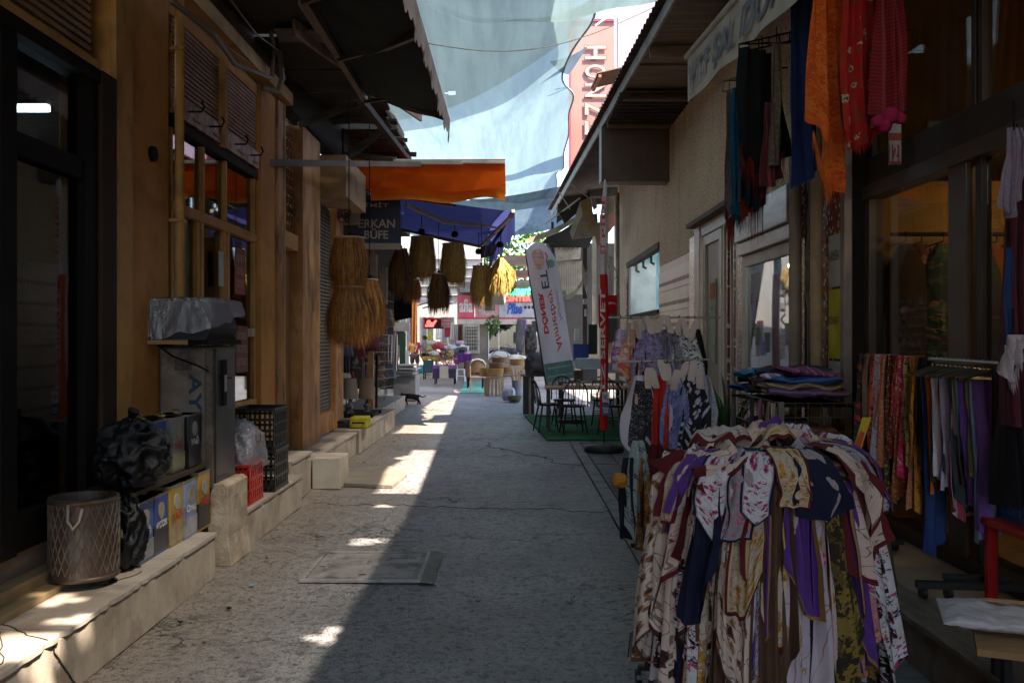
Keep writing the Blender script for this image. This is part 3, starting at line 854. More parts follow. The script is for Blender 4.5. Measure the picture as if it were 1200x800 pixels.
# paper strip in that window
ps_ = thing('paper_sign', 'tall narrow white paper strip with red lines inside the display window', 'sign', (XR + .02, 9.7, 1.1))
MB().box(XR + .015, XR + .02, 9.52, 9.88, 1.08, 2.28).build('sheet', mat('white_paper', (.62, .6, .58)), ps_)
for k, w in enumerate(('ŞAL', 'EŞARP', 'FULAR', 'TOKA')):
    text(w, 'lettering', mat('ink', (.05, .05, .05)), ps_, (XR + .012, 9.84, 2.1 - k * .3), (0, -1, 0), (0, 0, 1), w=.26, h=.07)
    MB().box(XR + .010, XR + .013, 9.53, 9.87, 1.98 - k * .28, 1.99 - k * .28).build('line', mat('red_ink', (.5, .03, .04)), ps_)
# far end beyond stucco: white post and wires
MB().tube([(XR - .03, 21.9, .2), (XR - .03, 21.9, 5.0)], .06, 10).build('white_pipe', mat('dirty_white', (.45, .42, .38), (.3, .27, .22), dirt=.5), RB, smooth=True)
# vertical pipes on the mosaic
for yy, r, m_ in ((7.98, .055, mat('grey_pipe', (.33, .26, .19), (.24, .18, .13), dirt=.4)), (7.42, .05, mat('tan_pipe', (.42, .28, .15), (.32, .2, .1), dirt=.4)), (7.68, .014, mat('black_hose', (.03, .025, .02)))):
    MB().tube([(XR - .09, yy, .26), (XR - .09 + .02 * nz(yy, 1), yy + .01, 1.8), (XR - .09, yy, 3.3)], r, 10).build('pipe', m_, RB, smooth=True)
for k in range(3):
    pts = [Vector((XR - .1 + .03 * nz(k, q * .6), 7.6 + .14 * nz(q * .5, k * 5.3), .3 + q * .25)) for q in range(13)]
    MB().tube(pts, .008, 5).build('cable', mat('cable_grey', (.2, .16, .12)), RB)
# stickers on the last pilaster
for k, (z0, z1, c, w) in enumerate(((2.0, 2.4, (.5, .48, .42), 'KAMERA'), (1.45, 1.98, (.6, .5, .03), 'DİKKAT'), (1.0, 1.43, (.5, .48, .42), 'KİRALIK'))):
    s_ = thing('sticker', ('upper white', 'yellow', 'lower white')[k] + ' printed notice stuck on the wall beside the tan pipe', 'notice', (XR - .03, 7.2, z0))
    MB().box(XR - .025, XR - .02, 7.08, 7.34, z0, z1).build('sheet', mat('sticker%d' % k, c), s_)
    text(w, 'lettering', mat('ink', (.05, .05, .05)), s_, (XR - .027, 7.32, (z0 + z1) / 2), (0, -1, 0), (0, 0, 1), w=.22, h=.08)

# ============================================================ RIGHT NEAR SHOP
XS = 2.66
NS = thing('scarf_shop_front', 'dark framed glazed scarf shop with warm lit interior on the right', 'shop', (XS, 5, .26))
def ns(name, x0, x1, y0, y1, z0, z1, m, bevel=.004, **k): return MB().box(x0, x1, y0, y1, z0, z1).build(name, m, NS, bevel=bevel, **k)
bronze = mat('bronze_frame', (.03, .022, .017), (.045, .032, .024), rough=.45, spec=.3)
bronze_l = mat('brown_mullion', (.085, .058, .042), (.06, .042, .03), rough=.4)
ns('corner_column', XR - .04, XR + .02, 6.95, 7.04, .26, 4.9, mat('steel_edge', (.25, .2, .17), (.18, .14, .12), rough=.4, metal=.3))
ns('side_wall', XR + .02, XS + .0, 6.96, 7.03, .26, 4.9, dark_in)
ns('return_wall', XR + .0, XS + .1, 7.04, 8.1, 3.0, 4.9, dark_in)
for y0, w in ((6.86, .1), (5.40, .22), (3.6, .14), (2.2, .12)):
    ns('mullion', XS - .05, XS + .05, y0, y0 + w, .26, 2.72, bronze_l)
ns('mullion', XS - .03, XS + .03, 5.26, 5.33, .26, 2.72, bronze)
ns('header', XS - .07, XS + .06, .8, 6.95, 2.62, 2.72, bronze_l)
ns('header', XS - .05, XS + .06, .8, 6.95, 2.72, 2.92, bronze)
ns('threshold', XS - .06, XS + .06, .8, 6.95, .262, .34, bronze)
for y0 in (5.25, 5.33, 6.85): ns('mullion', XS - .03, XS + .03, y0, y0 + .05, 2.92, 4.1, bronze)
ns('window_pane', XS, XS + .008, .8, 5.26, .34, 2.72, win_glass); ns('window_pane', XS, XS + .008, 5.62, 6.86, .34, 2.72, win_glass)
ns('window_pane', XS, XS + .008, .8, 6.9, 2.92, 4.1, win_glass)
warm_in = mat('warm_room', (.4, .23, .07), (.28, .15, .045), scale=1.3)
ns('room_wall', XS + 2.6, XS + 2.7, .8, 7.0, .26, 4.2, warm_in, bevel=0); ns('room_wall', XS + .02, XS + 2.6, 7.04, 7.14, .26, 4.2, warm_in, bevel=0)
ns('room_wall', XS + .1, XS + 2.6, .7, .8, .26, 4.2, warm_in, bevel=0)
ns('room_ceiling', XS + .1, XS + 2.6, .8, 7.03, 4.15, 4.25, warm_in, bevel=0); ns('room_floor', XS + .06, XS + 2.6, .8, 7.03, .2, .262, warm_in, bevel=0)
ns('rear_wall', XS, XS + .3, -9, .7, 0, 5.5, stucco, bevel=0)
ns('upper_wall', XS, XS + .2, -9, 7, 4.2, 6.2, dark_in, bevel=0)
ns('sun_blocker_slab', 4.3, 9, -12, 8.6, 9.0, 9.2, core_m, bevel=0); ns('light_baffle', XS + .02, XS + 2.6, 5.36, 7.03, 2.78, 2.84, dark_in, bevel=0); ns('sun_blocker_wall', 4.3, 4.7, -12, 8.6, 4.9, 9.0, stucco, bevel=0)  # added: unseen slab and wall block sun, low ceiling darkens upper windows
# clothes rail with garments seen inside: dresses
cl_cols = [(.05, .03, .02), (.12, .03, .02), (.03, .05, .03), (.16, .08, .03), (.05, .05, .06), (.2, .06, .02), (.1, .08, .03), (.3, .05, .05), (.06, .1, .04), (.12, .1, .02), (.03, .06, .12), (.09, .03, .07), (.15, .1, .06), (.04, .04, .04)]
rl = MB().tube([(XS + .06, 6.74, 2.35), (XS + 2.58, 6.74, 2.35)], .016, 8)
tag(rl.build('clothes_rail', bronze), 'long clothes rail just inside the scarf shop window', 'rail')
def garment(y, k):
    c = cl_cols[k % len(cl_cols)]; L = rnd(1.0, 1.7); x = y; y = 6.72 + .05 * (k % 2)
    t_ = thing('dress', '%s dress, %s along the rail inside the scarf shop window' % (GN[k % 14], ORD[k]), 'dress', (x, y, 2.3 - L), 0, 'dresses hanging inside the scarf shop')
    ph = rnd(0, 6)
    mb = MB()
    def f(u, v):
        a = u * 2 * PI
        w = (.05 + .09 * min(1, v * 6) ** .5 + .05 * v) * (1 + .12 * math.sin(a * 5 + ph) * v)
        return Vector((x + math.cos(a) * w, y + math.sin(a) * w * .5, 2.28 - v * L - .02 * math.sin(a * 3) * v))
    mb.grid(f, 24, 8)
    st_ = ['solid', 'floral', 'paint', 'leaf', 'solid'][k % 5]
    mb.build('cloth', fab(c, tuple(min(1, q * 2.5) for q in c), (.3, .2, .1), st_, 5, seed=float(k % 7)), t_, smooth=True)
    MB().tube([(x - .12, y, 2.26), (x, y, 2.30), (x, y, 2.36), (x, y + .0, 2.37)], .005, 5).build('hanger', dark_frame, t_)
GN = ['dark brown', 'maroon', 'forest green', 'tan', 'charcoal', 'rust', 'olive', 'crimson', 'moss green', 'mustard', 'navy', 'plum', 'sand', 'black']
ORD = [w if i < 20 else 'twenty-' + w for i, w in enumerate('first second third fourth fifth sixth seventh eighth ninth tenth eleventh twelfth thirteenth fourteenth fifteenth sixteenth seventeenth eighteenth nineteenth twentieth first second third fourth fifth sixth seventh'.split())]
for k in range(19):
    garment(XS + .16 + k * .135, k)

# lamps inside shops (lit in the place; the first stands in for a reflection)
def tube_lamp(p, q, e, name, label, r=.02, col=(.75, .9, 1.0)):
    t_ = thing(name, label, 'lamp', p)
    MB().tube([p, q], r, 8).build('tube', emis('lit_tube_' + name, col, e), t_)
    MB().bar(Vector(p) + Vector((0, 0, .04)), Vector(q) + Vector((0, 0, .04)), .06, .03).build('holder', mat('lamp_white', (.6, .6, .6)), t_)
    return t_
tube_lamp((-4.2, 5.8, 3.02), (-2.86, 5.8, 3.02), 5, 'fluorescent_lamp', 'added white fluorescent tube standing in for a lamp reflection in the left glass door')  # tube added to act as the lamp reflection in the glass
tube_lamp((T + .5, 16.8, 3.4), (T + .5, 19.4, 3.4), 16, 'fluorescent_lamp', 'fluorescent tube lighting the pale blue kiosk room')
tube_lamp((XR + .3, 9.5, 2.34), (XR + .7, 9.5, 2.34), 12, 'fluorescent_lamp', 'short bright tube at the top of the display window')
def bulb(p, e, label, col=(1.0, .62, .25), r=.05):
    t_ = thing('ceiling_bulb', label, 'lamp', p)
    mb = MB().lathe([(0.001, -r), (r * .7, -r * .7), (r, 0), (r * .7, r * .7), (r * .35, r * 1.1), (.001, r * 1.4)], 12, p)
    mb.build('globe', emis('bulb_glow', col, 14), t_, smooth=True)
    MB().tube([Vector(p) + Vector((0, 0, r * 1.4)), (p[0], p[1], 4.15 if p[2] > 3 else 2.78)], .008, 6).build('cord', dark_frame, t_)
    l = bpy.data.lights.new('bulb_light', 'POINT'); l.energy = e; l.color = col; l.shadow_soft_size = .1
    lo = bpy.data.objects.new('bulb_light', l); COL.objects.link(lo); lo.location = (p[0], p[1], p[2] - .12)
bulb((3.7, 5.9, 2.62), 5, 'warm ceiling bulb in the middle of the scarf shop')
bulb((3.75, 3.4, 3.3), 3, 'warm ceiling bulb near the front of the scarf shop')
# ============================================================ RIGHT CANOPY
def ex(y): return min(1.72, 1.64 - .0332 * (y - 9.4))
plank_m = mat('soffit_plank', (.30, .21, .15), (.18, .13, .095), scale=3, rough=.6, dirt=.5, dirtc=(.03, .02, .015), stretch=(.4, 3, 1))
roof_m = mat('corrugated', (.10, .075, .06), (.06, .045, .035), rough=.6, bump=.2)
fascia_m = mat('fascia', (.42, .40, .38), (.3, .28, .26), rough=.5, dirt=.35, dscale=3)
CN = thing('roof_canopy', 'long lean-to canopy with plank soffit and pale fascia over the right side of the lane', 'canopy', (1.6, 9, 5))
for a, b in ((-9, 0), (0, 9), (9, 13), (13, 17), (17, 21), (21, 26)):
    MB().bar((ex(a), a, 5.06), (ex(b), b - .01, 5.06), .03, .14).build('fascia_board', fascia_m, CN)
y = 7.6
while y < 14.6:
    w = rnd(.22, .3)
    if 9.5 < y and random.random() < .10: y += .05
    MB().obox(((ex(y) + .02 + 2.5) / 2, y + w / 2, 5.06 + rnd(-.012, .012)), (2.5 - ex(y) - .03, w - .012, .022), rx=rnd(-.04, .04), ry=rnd(-.01, .01)).build('soffit_plank', plank_m, CN)
    y += w
cor = MB()
def corr(u, v):
    y = -9 + 35 * v; x0 = ex(y) - .10; x = x0 + (3.4 - x0) * u
    return Vector((x, y, 5.16 + .25 * u + .018 * math.sin(y * 2 * PI / .18)))
cor.grid(corr, 3, 1300)
cor.build('corrugated_sheet', roof_m, CN, smooth=True)
for yy in (11, 13, 14.7): MB().box(ex(yy) + .03, 2.49, yy, yy + .06, 4.9, 5.03).build('rafter', plank_m, CN)
# brown infill box facing the lane mouth
bx = MB().box(1.42, 2.52, 14.9, 15.3, 4.10, 4.98)
bx_o = bx.build('panel_box', mat('brown_panel', (.115, .072, .05), (.085, .055, .04), rough=.45, bump=.05), bevel=.01)
tag(bx_o, 'large plain brown box panel hanging under the canopy above the slim red flag', 'panel')
for k in range(9):
    MB().box(1.46 + .02, 2.5, 12.9 + k * .2, 13.0 + k * .2, 4.95 - .02, 4.985).build('louvre', mat('dark_slat', (.05, .036, .028)), CN)
# small corrugated lean-to above
lt = thing('lean_to_roof', 'small dark corrugated lean-to roof jutting out beside the pink sign', 'roof', (1.9, 17, 6))
l_ = MB(); l_.grid(lambda u, v: Vector((1.45 + .95 * u, 16 + 1.3 * v, 6.12 + .22 * u + .03 * math.sin(v * 12 * PI) + .1 * v)), 2, 48)
l_.build('sheet', mat('rust_sheet', (.10, .055, .04), (.06, .035, .025)), lt, smooth=True)
MB().bar((1.5, 16, 6.08), (1.5, 17.3, 6.18), .05).build('beam', mat('orange_beam', (.32, .13, .06)), lt)

# ============================================================ V.T.F awning on the right
AW = thing('shop_awning', 'white valance awning lettered V.T.F ŞAL DÜNYASI over the scarf shop', 'awning', (2, 6, 4))
def zb(y): return 4.155 - .055 * (10.15 - y)
def xa(y): return 1.90 + .022 * (10.15 - y)
val_m = mat('valance_cloth', (.52, .45, .37), (.42, .36, .30), scale=1.5, rough=.8, dirt=.35, dirtc=(.2, .15, .1), dscale=1.5)
v_ = MB()
v_.grid(lambda u, v: Vector((xa(10.15 - 8.6 * u) + .015 * math.sin(u * 31) * v, 10.15 - 8.6 * u, zb(10.15 - 8.6 * u) + .47 * (1 - v) + .012 * math.sin(u * 44) * v)), 90, 4)
v_.build('valance', val_m, AW, smooth=True)
MB().tube([(xa(10.2), 10.2, zb(10.2) + .5), (xa(1.5), 1.5, zb(1.5) + .5)], .035, 10).build('front_bar', mat('cream_bar', (.5, .44, .36)), AW, smooth=True)
MB().prism([(xa(10.15), 10.15, zb(10.15) + .5), (xa(1.5), 1.5, zb(1.5) + .5), (2.84, 1.5, 4.65), (2.49, 10.15, 4.9)], (0, 0, .01)).build('awning_cloth', mat('dark_awning', (.05, .04, .035), (.03, .025, .02)), AW)
ink_p = mat('violet_ink', (.14, .13, .2), (.2, .18, .24), scale=6)
def txt_on_valance(s_, ya, yb, h, z_off):
    r = Vector((xa(yb) - xa(ya), yb - ya, zb(yb) - zb(ya)))
    text(s_, 'lettering', ink_p, AW, (xa(ya) - .022, ya, zb(ya) + z_off), r, (0, 0, 1), w=r.length, h=h, bold=.025, shear=.25)
txt_on_valance('V.T.F', 9.98, 9.08, .25, .10)
txt_on_valance('ŞAL', 8.95, 8.15, .31, .06)
txt_on_valance('DÜNYASI', 7.98, 5.4, .31, .10)

# ============================================================ LEFT AWNING
LA = thing('folding_awning', 'dark green folding arm awning with scalloped pinkish white valance on the left', 'awning', (-1.2, 7, 4))
green_c = mat('dark_green_canvas', (.022, .03, .027), (.012, .017, .015), rough=.9)
fr_x, fr_z, bk_x, bk_z, ye = -.72, 4.0, -1.63, 4.25, 10.4
cl = MB(); cl.grid(lambda u, v: Vector((fr_x + (bk_x - fr_x) * u, 2.8 + (ye - 2.8) * v, fr_z + .03 + (bk_z + .05 - fr_z) * u - .05 * math.sin(u * PI) )), 8, 24)
cl.build('awning_cloth', green_c, LA, smooth=True)
MB().bar((fr_x, 2.8, fr_z), (fr_x, ye + .02, fr_z), .05, .06).build('front_rail', mat('pink_brown_rail', (.28, .17, .14), rough=.4), LA, bevel=.006)
MB().bar((bk_x, 2.8, bk_z), (bk_x, ye, bk_z), .06, .06).build('torsion_bar', mat('tan_bar', (.2, .13, .08), rough=.5), LA)
vm = MB()
def vf(u, v):
    y = 2.8 + (ye - 2.8) * u
    q = (y / .13) % 1.0
    d = .20 + .05 * abs(math.sin(q * PI)) + .03 * math.sin(y * 2.2)
    if y > ye - .5: d += .04
    return Vector((fr_x + .035 + .02 * math.sin(y * 9) * v, y, fr_z + .02 - d * v))
vm.grid(vf, 480, 3)
vm.build('valance', sheer_mat('valance_pink', (.62, .50, .46), transp=.0, transl=.35, streak=(.5, .40, .37), scale=3), LA, smooth=False)
arm_m = mat('arm_metal', (.12, .085, .06), (.08, .06, .045), rough=.4, metal=.2)
for (yb, ymid, yf) in ((10.35, 10.25, 10.1), (8.8, 8.6, 7.3), (7.3, 7.1, 6.0)):
    a = MB(); a.bar((bk_x, yb, bk_z - .04), (bk_x + .33, ymid, bk_z - .02), .035, .035); a.bar((bk_x + .33, ymid, bk_z - .03), (fr_x, yf, fr_z - .02), .05, .07)
    a.build('folding_arm', arm_m, LA)
MB().box(bk_x - .1, bk_x + .02, 7.6, 8.3, bk_z + .05, bk_z + .12).build('bracket', mat('pale_bracket', (.3, .27, .24)), LA)
# dark ceiling boards above and behind the awning
CB = thing('timber_ceiling', 'dark ragged board ceiling with bright gaps above the left shop fronts', 'ceiling', (-2.1, 8, 4.5))
old = mat('old_board', (.045, .032, .024), (.025, .018, .014), scale=4, rough=.8, dirt=.4)
y = -4
while y < 10.3:
    w = rnd(.3, .5)
    MB().obox((-2.02, y + w / 2, 4.55 + rnd(-.03, .03)), (1.0, w - .006, .03), rx=rnd(-.03, .03)).build('board', old, CB)
    y += w
y = 10.3
k = 0
while y < 16.5:
    w = rnd(.35, .6)
    gap = .14 if k in (3, 7) else .01
    x1 = -1.62 - .03 * (y - 10.3) + rnd(-.08, .06)
    MB().obox(((x1 - 2.55) / 2, y + w / 2, 4.6 + rnd(-.05, .05) + .03 * (y - 10)), (x1 + 2.55, w - gap * .6, .03), rx=rnd(-.1, .1), ry=rnd(-.08, .05), rz=rnd(-.05, .05)).build('board', old, CB)
    y += w; k += 1
for (p, q, w) in (((-1.75, 10.6, 4.35), (-1.7, 15.8, 4.55), .08), ((-2.5, 11, 4.1), (-1.6, 11.2, 4.5), .07), ((-2.5, 13.2, 4.0), (-1.7, 13.1, 4.6), .09), ((-2.5, 15.9, 4.75), (-1.62, 15.9, 4.72), .07), ((-2.5, 15.7, 4.95), (-1.75, 15.7, 4.92), .06)):
    MB().bar(p, q, w).build('beam', old, CB)
MB().box(-2.5, -2.05, 15.9, 16.0, 4.1, 4.7).build('end_board', mat('end_board', (.13, .095, .07), (.07, .05, .04), scale=5), CB)
MB().box(-2.06, -1.98, 15.9, 16.0, 4.3, 5.0).build('post', old, CB)
MB().bar((-2.5, 9.6, 3.4), (-1.35, 14.0, 4.2), .07).build('pole', mat('grey_pole', (.16, .12, .09)), CB)
MB().bar((-2.0, 8.6, 4.45), (-1.3, 13.4, 4.78), .03, .16).build('warped_board', mat('warm_board', (.30, .17, .11), (.2, .11, .07)), CB)
# overhead light panels / pale boards near x 200-420
MB().obox((-2.0, 7.6, 4.50), (.7, .5, .02)).build('ceiling_panel', mat('pale_panel', (.16, .14, .12)), CB)
MB().obox((-1.95, 9.0, 4.5), (.6, .35, .02), rz=.1).build('ceiling_panel', MATS['pale_panel'], CB)

# ============================================================ SHADE CLOTHS
tarp_m = sheer_mat('shade_net', (.100, .142, .148), transp=.12, transl=.8, streak=(.074, .108, .116), scale=1.2, stretch=(4, .35, 1))
tarp_b = sheer_mat('shaded_net_blue', (.08, .12, .16), transp=.03, transl=.5, streak=(.05, .085, .12), scale=1.5, stretch=(3, .4, 1))  # lack of sun on the far cloth is put into this darker tone
TZ = 6.5
def tarp_right(y):
    if y < 13.2:
        if 7.0 < y < 10.9: return 1.80 + .05 * math.sin(y * 2)      # unseen gap shaped so a sun strip falls on the lane
        return 2.5 + .1 * math.sin(y)
    t_ = (y - 13.2) / 18.3
    b = 1.22 - .35 * math.exp(-((y - 17.3) / 1.6) ** 2) + .22 * t_ + .03 * math.sin(y * 2.3)
    return b
def tarp_left(y):
    if 12.6 < y < 14.4: return -1.55 - 1.6 * abs(y - 13.4)
    return -3.0
def tfn(u, v):
    y = -9 + 40.6 * v
    a, b = tarp_left(y), tarp_right(y)
    x = a + (b - a) * u
    z = TZ - .30 * math.sin(u * PI) - .12 * math.sin(y * .55 + x * .7) - .03 * math.sin(x * 5 + y * .8) + .25 * nz(x * .35, y * .25)
    if v > .97: z -= (v - .97) * 5
    return Vector((x, y, z))
holes = []
for (gx, gy, r, gz) in ((-.98, 7.3, .12, 0), (-.85, 5.0, .13, 0), (-1.12, 8.9, .07, 0), (-2.12, 3.95, .22, .3), (-2.3, 4.7, .09, .3), (-2.05, 4.35, .08, .3), (-1.25, 12.6, .2, 0), (-.15, 5.6, .0, 0)):  # unseen holes added to drop sun patches on ground and step
    k_ = (TZ - .25 - gz) / SUN_DIR.z
    holes.append((gx + SUN_DIR.x * k_, gy + SUN_DIR.y * k_, r))
# bird-shaped tear near the front
hp = P(529, 24, 17.0); holes.append((hp.x, hp.y, .10))
NU, NV = 60, 560
tb = MB()
def tskip(i, j):
    p = tfn((i + .5) / NU, (j + .5) / NV)
    for hx_, hy, r in holes:
        if (p.x - hx_) ** 2 / 1.2 + (p.y - hy) ** 2 < (r * (1 + .35 * nz(p.x * 9, p.y * 9))) ** 2: return True
    return False
tb.grid(tfn, NU, NV, tskip)
to = tb.build('shade_cloth', tarp_m, None, smooth=True)
tag(to, 'huge pale turquoise shade net stretched over the lane between the roofs', 'shade cloth')
hem = MB().tube([tfn(k / 24, 1.0) for k in range(25)], .05, 6)
hem.build('hem', mat('hem_grey', (.28, .36, .36)), to)
hem = MB().tube([tfn(1.0, .55 + .45 * k / 60) for k in range(61)], .018, 6)
hem.build('hem', MATS['hem_grey'], to)
# added second layer, put over the near part to darken the net
t2 = MB()
t2.grid(lambda u, v: Vector((-3 + 4.0 * u, -9 + (25.5 + 6.5 * (1 - u)) * v, TZ + .42 - .3 * math.sin(u * PI) + .05 * math.sin(v * 22 + u * 2))), 20, 120)
tag(t2.build('shade_cloth', sheer_mat('darkening_net', (.11, .135, .132), transp=.42, transl=.6, scale=1.5, stretch=(3, .4, 1)), None, smooth=True),
    'added greyish net darkening the near half of the large turquoise shade net', 'shade cloth')
fl = MB()
a_, b_, c_ = P(644, 72, 17.6), P(690, 53, 16.2), P(667, 88, 17.2)
fl.grid(lambda u, v: a_.lerp(b_.lerp(c_, v), u) + Vector((0, 0, -.06 * math.sin(u * PI))), 6, 6)
tag(fl.build('cloth_flap', tarp_b, None, smooth=True), 'small dark blue triangular flap hanging from the net edge beside the pink sign', 'cloth flap')
t3 = MB()
t3.grid(lambda u, v: Vector((-4.5 + (7.2 + .6 * v) * u, 29.5 + 14 * v - 1.2 * u, 6.0 + .5 * u - .35 * math.sin(u * PI) - .2 * math.sin(v * PI) + .35 * v)), 30, 30)
tag(t3.build('shade_cloth', tarp_b, None, smooth=True), 'blue shade cloth, darkened by painted-in shade, behind the turquoise net further down the lane', 'shade cloth')
# ropes
def rope(pts, r, label, m):
    o = MB().tube(pts, r, 5).build('rope', m); tag(o, label, 'rope'); return o
rp = mat('rope_pale', (.55, .5, .42))
p0, p1 = P(485, 48, 13), P(768, 8, 13)
rope([p0.lerp(p1, k / 20) + Vector((0, 0, -.35 * math.sin(k / 20 * PI))) for k in range(21)], .007, 'thin pale rope sagging across the lane below the turquoise net', rp)
p0, p1 = P(640, 262, 24), P(668, 190, 22)
# pink sign building
PK = thing('pink_sign_board', 'tall pale pink board with outlined vertical letters and red edging above the right roof', 'sign', (2, 24, 5.2))
pk = mat('pale_pink', (.27, .10, .075), (.30, .15, .135), scale=.25, rough=.6)
MB().box(1.48, 2.70, 24, 24.4, 5.2, 9.75).build('board', pk, PK)
rd = mat('red_trim', (.65, .04, .08))
MB().box(1.45, 1.50, 23.95, 24.0, 5.2, 9.75).build('trim', rd, PK); MB().box(2.66, 2.72, 23.95, 24.0, 5.2, 9.78).build('trim', rd, PK); MB().box(1.5, 2.66, 23.95, 24.0, 9.70, 9.76).build('trim', rd, PK)
lt_m = mat('letter_outline', (.16, .08, .07)); lt_f = mat('letter_face', (.55, .33, .27))
for k, ch in enumerate('ILTEZNOH'):
    z0 = 5.35 + k * .48
    text(ch, 'letter', lt_m, PK, (2.42, 23.955, z0), (0, 0, 1), (-1, 0, 0), w=.38 if ch != 'I' else .2, h=.58, bold=.05)
    text(ch, 'letter_face', lt_f, PK, (2.40, 23.945, z0 + .02), (0, 0, 1), (-1, 0, 0), w=.34 if ch != 'I' else .16, h=.54, bold=.015)
lil = sheer_mat('lilac_sheet', (.42, .28, .40), transp=.1, transl=.6, streak=(.46, .34, .40), scale=1.5, stretch=(1, 1, .3))
s_ = MB(); s_.grid(lambda u, v: Vector((5.0 + .1 * math.sin(u * 14), 18 + 26 * u, 6.45 + (6 + 5 * u) * v)), 40, 8)
tag(s_.build('lilac_sheet', lil, None, smooth=True), 'large pale lilac sheeting hung on the upper storey above the right roof', 'sheet')
ut = MB(); ut.tube([(1.98, 18, 6.5), (1.98, 18, 9)], .03, 6); ut.tube([(1.6, 18, 8.0), (2.3, 18, 8.5)], .03, 6); ut.tube([(1.6, 18, 7.6), (2.3, 18, 8.1)], .02, 6)
tag(ut.build('antenna_mast', mat('white_mast', (.7, .7, .7))), 'thin white mast with cross bars standing above the pink board', 'mast')

# ============================================================ ORANGE AND BLUE AWNINGS ON THE LEFT
OA = thing('orange_awning', 'orange fabric awning with folded valance and white front rail reaching over the lane', 'awning', (-1, 14, 4))
org = sheer_mat('orange_canvas', (.8, .15, .015), transp=.0, transl=.45, streak=(.65, .10, .012), scale=1.2)
org2 = sheer_mat('orange_fold', (.85, .26, .03), transp=.0, transl=.6, streak=(.75, .18, .02), scale=1.5)
Yo = 14.0
a, b = P(418, 189, Yo), P(592, 191, Yo)
o_ = MB(); o_.grid(lambda u, v: Vector((a.x + (b.x - a.x) * u, Yo - .03 * math.sin(u * 9) * v, a.z - .02 - (.42 - .04 * u) * v * (1 - .1 * math.sin(u * 7)))), 30, 6)
o_.build('valance', org, OA, smooth=True)
o2 = MB(); o2.grid(lambda u, v: Vector((a.x + .2 + (b.x - a.x - .2) * u, Yo + .05 + .05 * math.sin(v * PI), a.z - .36 - .03 * math.sin(u * 12) - (.22 - .04 * math.sin(u * 10)) * v)), 30, 5)
o2.build('valance_fold', org2, OA, smooth=True)
o3 = MB(); o3.grid(lambda u, v: Vector((a.x + (b.x - a.x) * u, Yo + 1.8 * v, a.z + .03 - .08 * math.sin(v * PI) - .25 * v)), 10, 8)
o3.build('awning_cloth', org, OA, smooth=True)
MB().bar((P(462, 188, Yo).x, Yo - .03, a.z), (b.x, Yo - .03, b.z), .05, .05).build('front_rail', mat('white_rail', (.7, .66, .6)), OA, bevel=.01)
MB().tube([(a.x - .4, Yo - .1, a.z + .12), (P(465, 190, Yo).x, Yo - .06, a.z)], .05, 8).build('roller', arm_m, OA)
MB().bar((P(462, 188, Yo).x, Yo - .1, a.z - .03), (P(542, 190, Yo).x, Yo - .1, a.z - .04), .05, .07).build('tube_cover', mat('cream_bar', (.5, .44, .36)), OA, bevel=.01)
MB().bar((a.x + .3, Yo + .3, a.z - .45), (-.9, Yo + 1.2, a.z - .5), .03).build('folding_arm', arm_m, OA)

BA = thing('blue_awning', 'blue violet fabric awning sloping from the kiosk wall with pale folding arms', 'awning', (-1, 18, 3.7))
blu = sheer_mat('blue_canvas', (.040, .048, .17), transp=.0, transl=.5, streak=(.03, .038, .13), scale=2)
A, B, C, D = Vector((-2.45, 16, 4.2)), Vector((.02, 16, 3.77)), Vector((-.55, 21.6, 3.68)), Vector((-2.45, 21.6, 4.1))
q = MB(); q.grid(lambda u, v: (A.lerp(B, u)).lerp(D.lerp(C, u), v) + Vector((0, 0, -.10 * math.sin(v * PI) - .05 * math.sin(u * PI))), 16, 16)
q.build('awning_cloth', blu, BA, smooth=True)
q = MB(); q.grid(lambda u, v: B.lerp(C, u) + Vector((.03 + .03 * math.sin(u * 25) * v, 0, -v * (.42 + .08 * math.sin(u * 16 * PI)))), 80, 4)
q.build('valance', blu, BA, smooth=True)
cream = mat('cream_bar', (.5, .44, .36))
MB().bar(B + Vector((0, -.03, 0)), C, .06, .06).build('front_rail', cream, BA, bevel=.01)
a1 = P(468, 262, 16.5); a2 = P(520, 258, 17); a3 = P(588, 264, 17.5)
m_ = MB(); m_.bar(P(476, 240, 16.2), P(521, 260, 17), .07, .06); m_.bar(P(521, 260, 17), P(586, 266, 17.6), .08, .06)
m_.build('folding_arm', cream, BA)
MB().bar(P(466, 268, 18.6), P(563, 289, 18.6), .07, .05).build('wood_pole', mat('wood_pole', (.30, .17, .09)), BA)
MB().bar(P(563, 289, 18.6), P(600, 253, 16.1), .06, .05).build('folding_arm', cream, BA)
# gathered end of the valance
q = MB(); q.grid(lambda u, v: P(563 + 22 * u - 6 * v * u, 289 - 4 * u + 14 * v, 18.2) + Vector((0, .05 * math.sin(u * 18), 0)), 20, 6)
q.build('gathered_cloth', fab((.16, .14, .2), style='solid'), BA, smooth=True)

# signs on the left: kiosk sign
Y_ = 15.0
KS = thing('kiosk_sign', 'square dark blue sign with white serif letters ERKAN BÜFE above the kiosk', 'sign', P(444, 292, Y_))
p0, p1 = P(418, 292, Y_), P(469, 234, Y_)
MB().box(p0.x, p1.x, Y_, Y_ + .1, p0.z, p1.z).build('panel', mat('navy_sign', (.02, .05, .16), (.015, .035, .11), rough=.4), KS, bevel=.005)
MB().box(p0.x, p1.x, Y_ - .006, Y_ - .001, p0.z, P(0, 285, Y_).z).build('stripe', mat('sign_white', (.55, .55, .52)), KS)
def sg(s_, x0, x1, y0, y1, Yq, m, par, bold=.02, shear=0):
    pa, pb = P(x0, y1, Yq), P(x1, y0, Yq)
    return text(s_, 'lettering', m, par, (pa.x, Yq - .008, pa.z), (1, 0, 0), (0, 0, 1), w=pb.x - pa.x, h=pb.z - pa.z, bold=bold, shear=shear)
